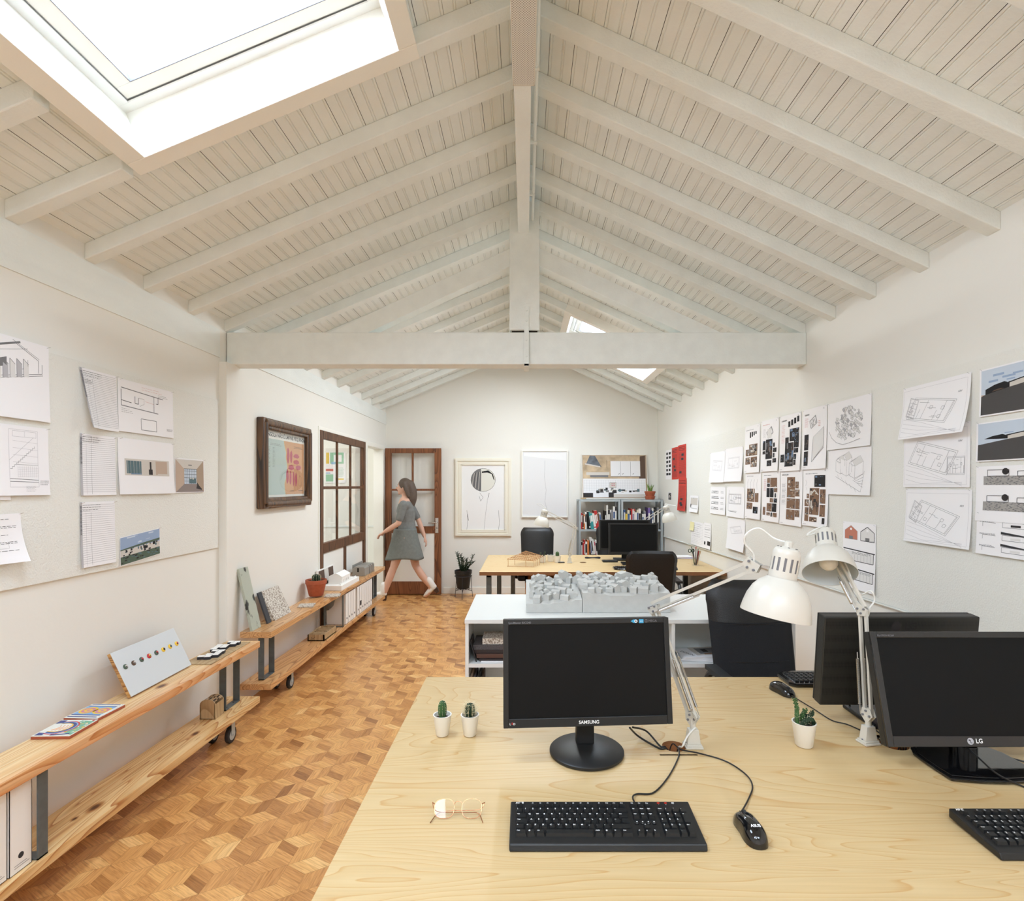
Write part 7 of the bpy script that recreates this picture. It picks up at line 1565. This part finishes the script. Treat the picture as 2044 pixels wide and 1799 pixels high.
for q in (A0.lerp(B0, .04), A0.lerp(B0, .7), B0, B0.lerp(C0, .2), B0.lerp(C0, .4), B0.lerp(C0, .6), D0, C0, A0.lerp(D0, .4)): c.bar(Vector((q.x, q.y, DZ+.001)), q, .004, .004, 'balsa')
c.bar((A0.x, A0.y, DZ+.003), (B0.x, B0.y, DZ+.003), .003, .003, 'balsa'); c.build('posts', t, world=True)
# pen holder
x, y = gp(1388, 1129, DZ); t = thing('pen_holder', 'glass tumbler of pens and scissors at the right of the far desk', 'pen holder', (x, y, DZ+.001))
b = MB(); b.lathe([(.0001, 0), (.034, 0), (.038, .1), (.036, .1), (.032, .005), (.0001, .005)], 'clear_glass', None, 24); b.build('tumbler', t)
for i, (m, dx, dy) in enumerate((('book_red', .03, 0), ('ink', -.02, .01), ('book_red', .012, .02), ('ink', .04, .01), ('book_black', 0, -.02), ('cactus_green', -.03, .02), ('plywood_box', .05, 0), ('ink', .02, -.02))):
    p = MB(); p.cyl((dx*.3, dy*.3, .006), (dx*1.1, dy, .15+.02*(i % 3)), .004, m, 6); p.build('pen', t)
p = MB(); 
for s_ in (-1, 1): p.tube([(-.042+.016*s_+.014*math.cos(a), .0, .15+.018*math.sin(a)) for a in [2*math.pi*i/12 for i in range(12)]], .004, 'cactus_dark', 6, closed=True)
p.bar((-.035, 0, .13), (-.005, 0, .02), .012, .003, 'chrome'); p.build('scissors', t)
for i in range(3): x, y = gp(1358, 1114, DZ); flat('paper_stack', ['lowest', 'middle', 'top'][i]+' paper bundle of the pile right of the chair on the far desk', 'papers', x-.13, x+.13, y-.08, y+.11, DZ+.001+.006*i, DZ+.0065+.006*i, 'paper' if i != 1 else 'book_lilac', 'papers on the far desk', R(6*i-8), 0)
# bracelet-like watch strap ring and phone on the far desk
x, y = gp(1183, 1115, DZ); b = MB(); b.tube([(.085*math.cos(a), .03*math.sin(a), .008+.003*math.sin(3*a)) for a in [2*math.pi*i/24 for i in range(24)]], .006, 'ink', 6, closed=True); o = b.build('coiled_strap'); o.location = (x, y, DZ+.001); tag(o, 'dark coiled strap lying on the far desk, left of the monitors', 'strap')
x, y = gp(1127, 1123.5, DZ); flat('phone', 'dark phone lying beside the lamp base on the far desk', 'phone', x-.07, x+.0, y-.03, y+.03, DZ+.001, DZ+.009, 'black_gloss', None, 0, .003)

# ------------------------------------------------------------------ under the far desk
def drawer_cart(x0, x1, y0, y1, z0, z1, label):
    t = thing('wooden_cart', label, 'cart', ((x0+x1)/2, (y0+y1)/2, 0)); b = MB()
    for (a, c) in ((x0, x0+.03), (x1-.03, x1)): b.box(a, c, y0, y1, z0, z1, 'balsa')
    b.box(x0, x1, y0, y1, z0, z0+.03, 'balsa'); b.box(x0, x1, y0, y1, z1-.02, z1, 'balsa'); b.box(x0, x1, y1-.01, y1, z0, z1, 'dark_board'); b.build('case', t, world=True)
    d = MB(); d.box(x0+.035, x1-.035, y0+.05, y0+.07, z0+.04, z1-.25, 'brown_board'); d.build('drawer', t, world=True)
    for x in (x0+.05, x1-.05):
        for y in (y0+.05, y1-.05): c = MB(); c.cyl((x-.012, y, .03), (x+.012, y, .03), .03, 'balsa', 14); c.cyl((x, y, .03), (x, y, z0), .01, 'chrome', 8); c.build('caster', t, world=True)
drawer_cart(.0, .72, 5.45, 5.85, .08, .60, 'pale wood cart on casters under the left half of the far desk')
t = thing('black_bag', 'black bag with a red zip mark standing in front of the wooden cart', 'bag', (.36, 5.37, 0)); b = MB(); b.box(.12, .70, 5.30, 5.44, .0, .50, 'ink'); b.build('body', t, world=True, bevel=.03, seg=3); g = MB(); g.tube([(.16, 5.296, .27), (.18, 5.296, .285), (.2, 5.296, .27), (.18, 5.296, .26), (.16, 5.296, .27)], .005, 'led_red', 5); g.box(.2, .26, 5.294, 5.299, .265, .275, 'led_red'); g.build('zip_tag', t, world=True)
for (nm, lab, cat, x0, x1, y0, y1, z1, m) in (('computer_tower', 'black computer tower under the far desk, nearer the centre', 'computer', 1.50, 1.68, 5.5, 5.9, .42, 'black_plastic'), ('computer_tower', 'black computer tower under the right end of the far desk', 'computer', 1.70, 1.86, 5.65, 6.05, .40, 'black_gloss')):
    t = thing(nm, lab, cat, ((x0+x1)/2, (y0+y1)/2, 0), 0, 'computer towers under the far desk'); b = MB(); b.box(x0, x1, y0, y1, .012, z1, m); b.build('case', t, world=True, bevel=.006); g = MB(); g.box(x0+.015, x1-.015, y0-.004, y0, .03, z1-.1, 'ink'); g.box(x0+.02, x1-.02, y0-.006, y0-.003, z1-.07, z1-.03, 'ink_soft'); g.build('front_panel', t, world=True)
    f = MB(); f.box(x0+.02, x1-.02, y0+.02, y1-.02, 0, .012, 'rubber'); f.build('foot', t, world=True)

# ------------------------------------------------------------------ plant on a wire stand
PX_, PY_ = -.86, 7.50
t = thing('potted_plant', 'dark leafy plant in a black pot on a wire stand by the back wall', 'plant', (PX_, PY_, .0)); zb = .135
b = MB(); b.lathe([(.0001, zb), (.085, zb), (.112, zb+.20), (.12, zb+.205), (.122, zb+.25), (.113, zb+.25), (.108, zb+.23), (.0001, zb+.23)], 'black_plastic', Matrix.Translation((0, 0, 0)), 32); b.build('pot', t)
s = MB(); s.lathe([(.108, zb+.232), (.0001, zb+.236)], 'soil', None, 20); s.build('soil', t)
w_ = MB()
for zz_, rr_ in ((zb-.006, .095), (zb+.17, .118)): w_.tube([(rr_*math.cos(a), rr_*math.sin(a), zz_) for a in [2*math.pi*i/28 for i in range(28)]], .004, 'ink', 6, closed=True)
for k in range(3): a = R(-90+120*k); c_, s_ = math.cos(a), math.sin(a); w_.tube([(.118*c_, .118*s_, zb+.17), (.13*c_, .13*s_, .1), (.145*c_, .145*s_, 0)], .004, 'ink', 6); w_.tube([(0, 0, zb-.006), (.133*c_, .133*s_, zb-.05)], .004, 'ink', 6)
w_.build('wire_stand', t); r = random.Random(6)
for i in range(9):
    a = i*2.4; q = .03+.05*r.random(); top = Vector((q*2.0*math.cos(a), q*2.0*math.sin(a), zb+.33+.15*r.random())); b = MB(); P = smooth_path([Vector((q*.5*math.cos(a), q*.5*math.sin(a), zb+.23)), Vector((q*math.cos(a), q*math.sin(a), zb+.29)), top], 6); b.tube(P, [.009-.0004*k for k in range(len(P))], 'leaf_dark', 6)
    for j in range(3, len(P)):
        for k in range(4):
            d = Vector((math.cos(k*1.57+j), math.sin(k*1.57+j), .8)).normalized(); p = P[j]; e = p+d*(.035+.012*r.random()); sd = d.cross(Vector((0, 0, 1))).normalized()*.008; n_ = d.cross(sd).normalized()*.002
            b.add([p-sd*.4, p+sd*.4, p+d*.02+sd+n_, e, p+d*.02-sd+n_, p+d*.02-n_], [(0, 1, 2, 5), (0, 5, 4), (5, 2, 3), (5, 3, 4), (0, 4, 2, 1), (4, 3, 2)], 'leaf_dark')
    b.build('branch', t)

# ------------------------------------------------------------------ walking person by the door, facing left
mat('hair', srgb(92, 78, 68), .6, var=(60, .3, (6, 6, 1))); mat('top_dark', srgb(122, 124, 122), .85, var=(30, .1)); mat('skirt_grey', srgb(116, 120, 116), .85, var=(30, .1)); mat('boot_white', srgb(232, 228, 222), .45); mat('heel_dark', srgb(70, 46, 34), .5); mat('eye_dark', (.02, .015, .01), .3); mat('lip', srgb(176, 104, 96), .5)
def remesh(o, size, sm=6):
    m = o.modifiers.new('remesh', 'REMESH'); m.mode = 'VOXEL'; m.voxel_size = size; m.use_smooth_shade = True
    s = o.modifiers.new('smooth', 'SMOOTH'); s.factor = .5; s.iterations = sm; return o
def capsule(mb, pts, rs, m, n=14): # rounded, tapering limb
    mb.tube(smooth_path(pts, 5) if len(pts) > 2 else pts, [rs[0]]*0 + (lambda N: [rs[min(int(i/(N-1)*(len(rs)-1)), len(rs)-2)]+(rs[min(int(i/(N-1)*(len(rs)-1)), len(rs)-2)+1]-rs[min(int(i/(N-1)*(len(rs)-1)), len(rs)-2)])*((i/(N-1)*(len(rs)-1))-min(int(i/(N-1)*(len(rs)-1)), len(rs)-2)) for i in range(N)])((len(pts)-1)*5+1 if len(pts) > 2 else 2), m, n)
    mb.sphere(pts[0], rs[0], m, 12); mb.sphere(pts[-1], rs[-1], m, 12)
def person():
    PX, PY = -1.62, 7.40
    t = thing('person', 'person in a dark top and grey skirt walking left past the open door', 'person', (PX, PY, 0))
    V = lambda x, y, z: Vector((x, y, z)) # -x is forward
    hip = .86; b = MB()
    # legs: right leg (nearer the camera, -y) ahead, left leg behind with the heel lifted
    fk, fa = V(-.16, -.09, .46), V(-.30, -.08, .085); bk, ba = V(.10, .09, .45), V(.315, .09, .155)
    capsule(b, [V(-.01, -.085, hip), V(-.09, -.09, .66), fk], [.085, .07, .052], 'skin'); capsule(b, [fk, V(-.215, -.085, .32), fa], [.05, .052, .034], 'skin')
    capsule(b, [V(.0, .085, hip), V(.055, .09, .66), bk], [.085, .07, .052], 'skin'); capsule(b, [bk, V(.19, .09, .31), ba], [.05, .052, .034], 'skin')
    capsule(b, [fa, V(-.35, -.08, .045), V(-.44, -.08, .03)], [.034, .032, .022], 'skin'); capsule(b, [ba, V(.285, .09, .08), V(.24, .09, .03)], [.034, .032, .022], 'skin')
    # trunk, neck, head
    capsule(b, [V(0, 0, .86), V(-.005, 0, 1.02), V(-.015, 0, 1.2), V(-.015, 0, 1.33)], [.125, .10, .115, .10], 'skin', 18)
    b.sphere((-.01, 0, 1.30), 1, 'skin', 18, None, (.085, .165, .075)); b.sphere((0, 0, .88), 1, 'skin', 18, None, (.115, .15, .10))
    capsule(b, [V(-.01, 0, 1.36), V(-.03, 0, 1.46)], [.05, .047], 'skin')
    b.sphere((-.045, 0, 1.545), 1, 'skin', 20, None, (.088, .072, .105)); b.sphere((-.07, 0, 1.49), 1, 'skin', 16, None, (.052, .048, .05))
    b.tube([(-.128, 0, 1.555), (-.15, 0, 1.525), (-.128, 0, 1.515)], [.008, .014, .010], 'skin', 8); b.sphere((-.118, 0, 1.49), .017, 'skin', 8); b.sphere((-.108, 0, 1.455), .02, 'skin', 8)
    for s_ in (-1, 1): b.sphere((-.035, s_*.074, 1.535), 1, 'skin', 8, None, (.018, .009, .028))
    # arms: near arm swings forward and bends, far arm swings back
    def arm(sh, el, wr, s_, down):
        capsule(b, [sh, (sh+el)/2, el], [.05, .042, .036], 'skin'); capsule(b, [el, (el+wr)/2, wr], [.036, .036, .025], 'skin')
        d = (wr-el).normalized(); q = Vector(down); sd = d.cross(q).normalized(); q = sd.cross(d)
        palm = wr+d*.045; b.add([tuple(p) for p in [wr+sd*a+q*c for a in (-.026, .026) for c in (-.012, .012)]+[wr+d*.085+sd*a+q*c for a in (-.036, .036) for c in (-.011, .011)]], [(0, 1, 3, 2), (4, 6, 7, 5), (0, 4, 5, 1), (2, 3, 7, 6), (0, 2, 6, 4), (1, 5, 7, 3)], 'skin')
        for i, (off, L_) in enumerate(((-.029, .066), (-.010, .076), (.010, .072), (.028, .056))):
            p0 = wr+d*.078+sd*off; b.tube([p0, p0+d*L_*.42+q*.006, p0+d*L_*.75+q*.020, p0+d*L_*.92+q*.036], [.0092, .0088, .008, .0062], 'skin', 8)
        p0 = wr+d*.022-sd*.026; b.tube([p0, p0+d*.026-sd*.020+q*.006, p0+d*.052-sd*.024+q*.016, p0+d*.066-sd*.020+q*.026], [.012, .0105, .0092, .007], 'skin', 8)
    arm(V(-.01, -.185, 1.31), V(-.07, -.20, 1.06), V(-.26, -.17, .945), -1, (0, 0, -1)); arm(V(0, .185, 1.31), V(.12, .21, 1.06), V(.20, .19, .85), 1, (-1, 0, 0))
    body = b.build('body', t); remesh(body, .0075, 3); body['label'] = 'bare skin of face, arms and legs'
    # clothes
    c = MB(); capsule(c, [V(0, 0, .93), V(-.005, 0, 1.06), V(-.015, 0, 1.22), V(-.015, 0, 1.33)], [.128, .112, .13, .095], 'top_dark', 20); c.sphere((-.01, 0, 1.29), 1, 'top_dark', 20, None, (.098, .178, .082)); c.sphere((-.055, -.055, 1.20), 1, 'top_dark', 14, None, (.07, .07, .07)); c.sphere((-.055, .055, 1.20), 1, 'top_dark', 14, None, (.07, .07, .07))
    for s_, e in ((-1, V(-.055, -.197, 1.12)), (1, V(.09, .205, 1.12))): capsule(c, [V(-.01, s_*.18, 1.305), e], [.062, .052], 'top_dark')
    remesh(c.build('shirt', t), .010, 4)
    s = MB(); K = 14; N = 36; vs = []; fs = []
    for j in range(K+1):
        q = j/K; z = .98-.42*q; rx = .128+.10*q**1.1; ry = .155+.03*q
        for i in range(N): a = 2*math.pi*i/N; f = 1+.035*q*math.sin(7*a+1); vs.append((rx*f*math.cos(a)*(1.28 if math.cos(a) < 0 else 1)-.008, ry*f*math.sin(a), z+.012*q*math.sin(3*a)))
    for j in range(K):
        for i in range(N): fs.append((j*N+i, j*N+(i+1) % N, (j+1)*N+(i+1) % N, (j+1)*N+i))
    s.add(vs, fs, 'skirt_grey', smooth=True); s.build('skirt', t, solid=.006)
    h = MB(); h.sphere((-.028, 0, 1.568), 1, 'hair', 22, None, (.094, .084, .102)); capsule(h, [V(.03, 0, 1.57), V(.06, 0, 1.48), V(.065, 0, 1.38), V(.06, 0, 1.28)], [.075, .075, .07, .04], 'hair', 16)
    for s_ in (-1, 1): capsule(h, [V(-.03, s_*.058, 1.6), V(.0, s_*.078, 1.52), V(.03, s_*.07, 1.42)], [.03, .028, .02], 'hair', 10)
    ho = h.build('hair', t); remesh(ho, .008, 4)
    for s_ in (-1, 1):
        e = MB(); e.sphere((-.122, s_*.031, 1.551), 1, 'white_print', 10, None, (.010, .014, .008)); e.sphere((-.130, s_*.031, 1.551), .006, 'eye_dark', 8); e.tube([(-.125, s_*.014, 1.571), (-.124, s_*.03, 1.576), (-.112, s_*.046, 1.572)], .003, 'hair', 5); e.build('eye', t)
    mo = MB(); mo.sphere((-.129, 0, 1.490), 1, 'lip', 10, None, (.008, .022, .007)); mo.build('mouth', t)
    # ankle boots with block heels
    def boot(A, toe_dir, pitch, nm):
        g = MB(); M = Matrix.Translation(A) @ Matrix.Rotation(pitch, 4, 'Y')
        pts = [M @ V(.0, 0, .075), M @ V(.0, 0, .0), M @ V(-.01, 0, -.045)]; capsule(g, pts, [.045, .046, .04], 'boot_white'); capsule(g, [M @ V(.012, 0, -.04), M @ V(-.07, 0, -.052), M @ V(-.135, 0, -.064), M @ V(-.18, 0, -.07)], [.036, .036, .028, .012], 'boot_white', 14)
        o = g.build('boot', t); remesh(o, .007, 3)
        k = MB(); k.hexa([tuple(M @ V(*p)) for p in ((-.01, -.02, -.135), (.03, -.02, -.135), (-.01, .02, -.135), (.03, .02, -.135), (-.02, -.027, -.072), (.042, -.027, -.072), (-.02, .027, -.072), (.042, .027, -.072))], 'heel_dark'); k.build('heel', o)
    boot(V(-.30, -.08, .137), -1, 0, 'front'); boot(V(.325, .09, .185), -1, R(-34), 'rear')
person()
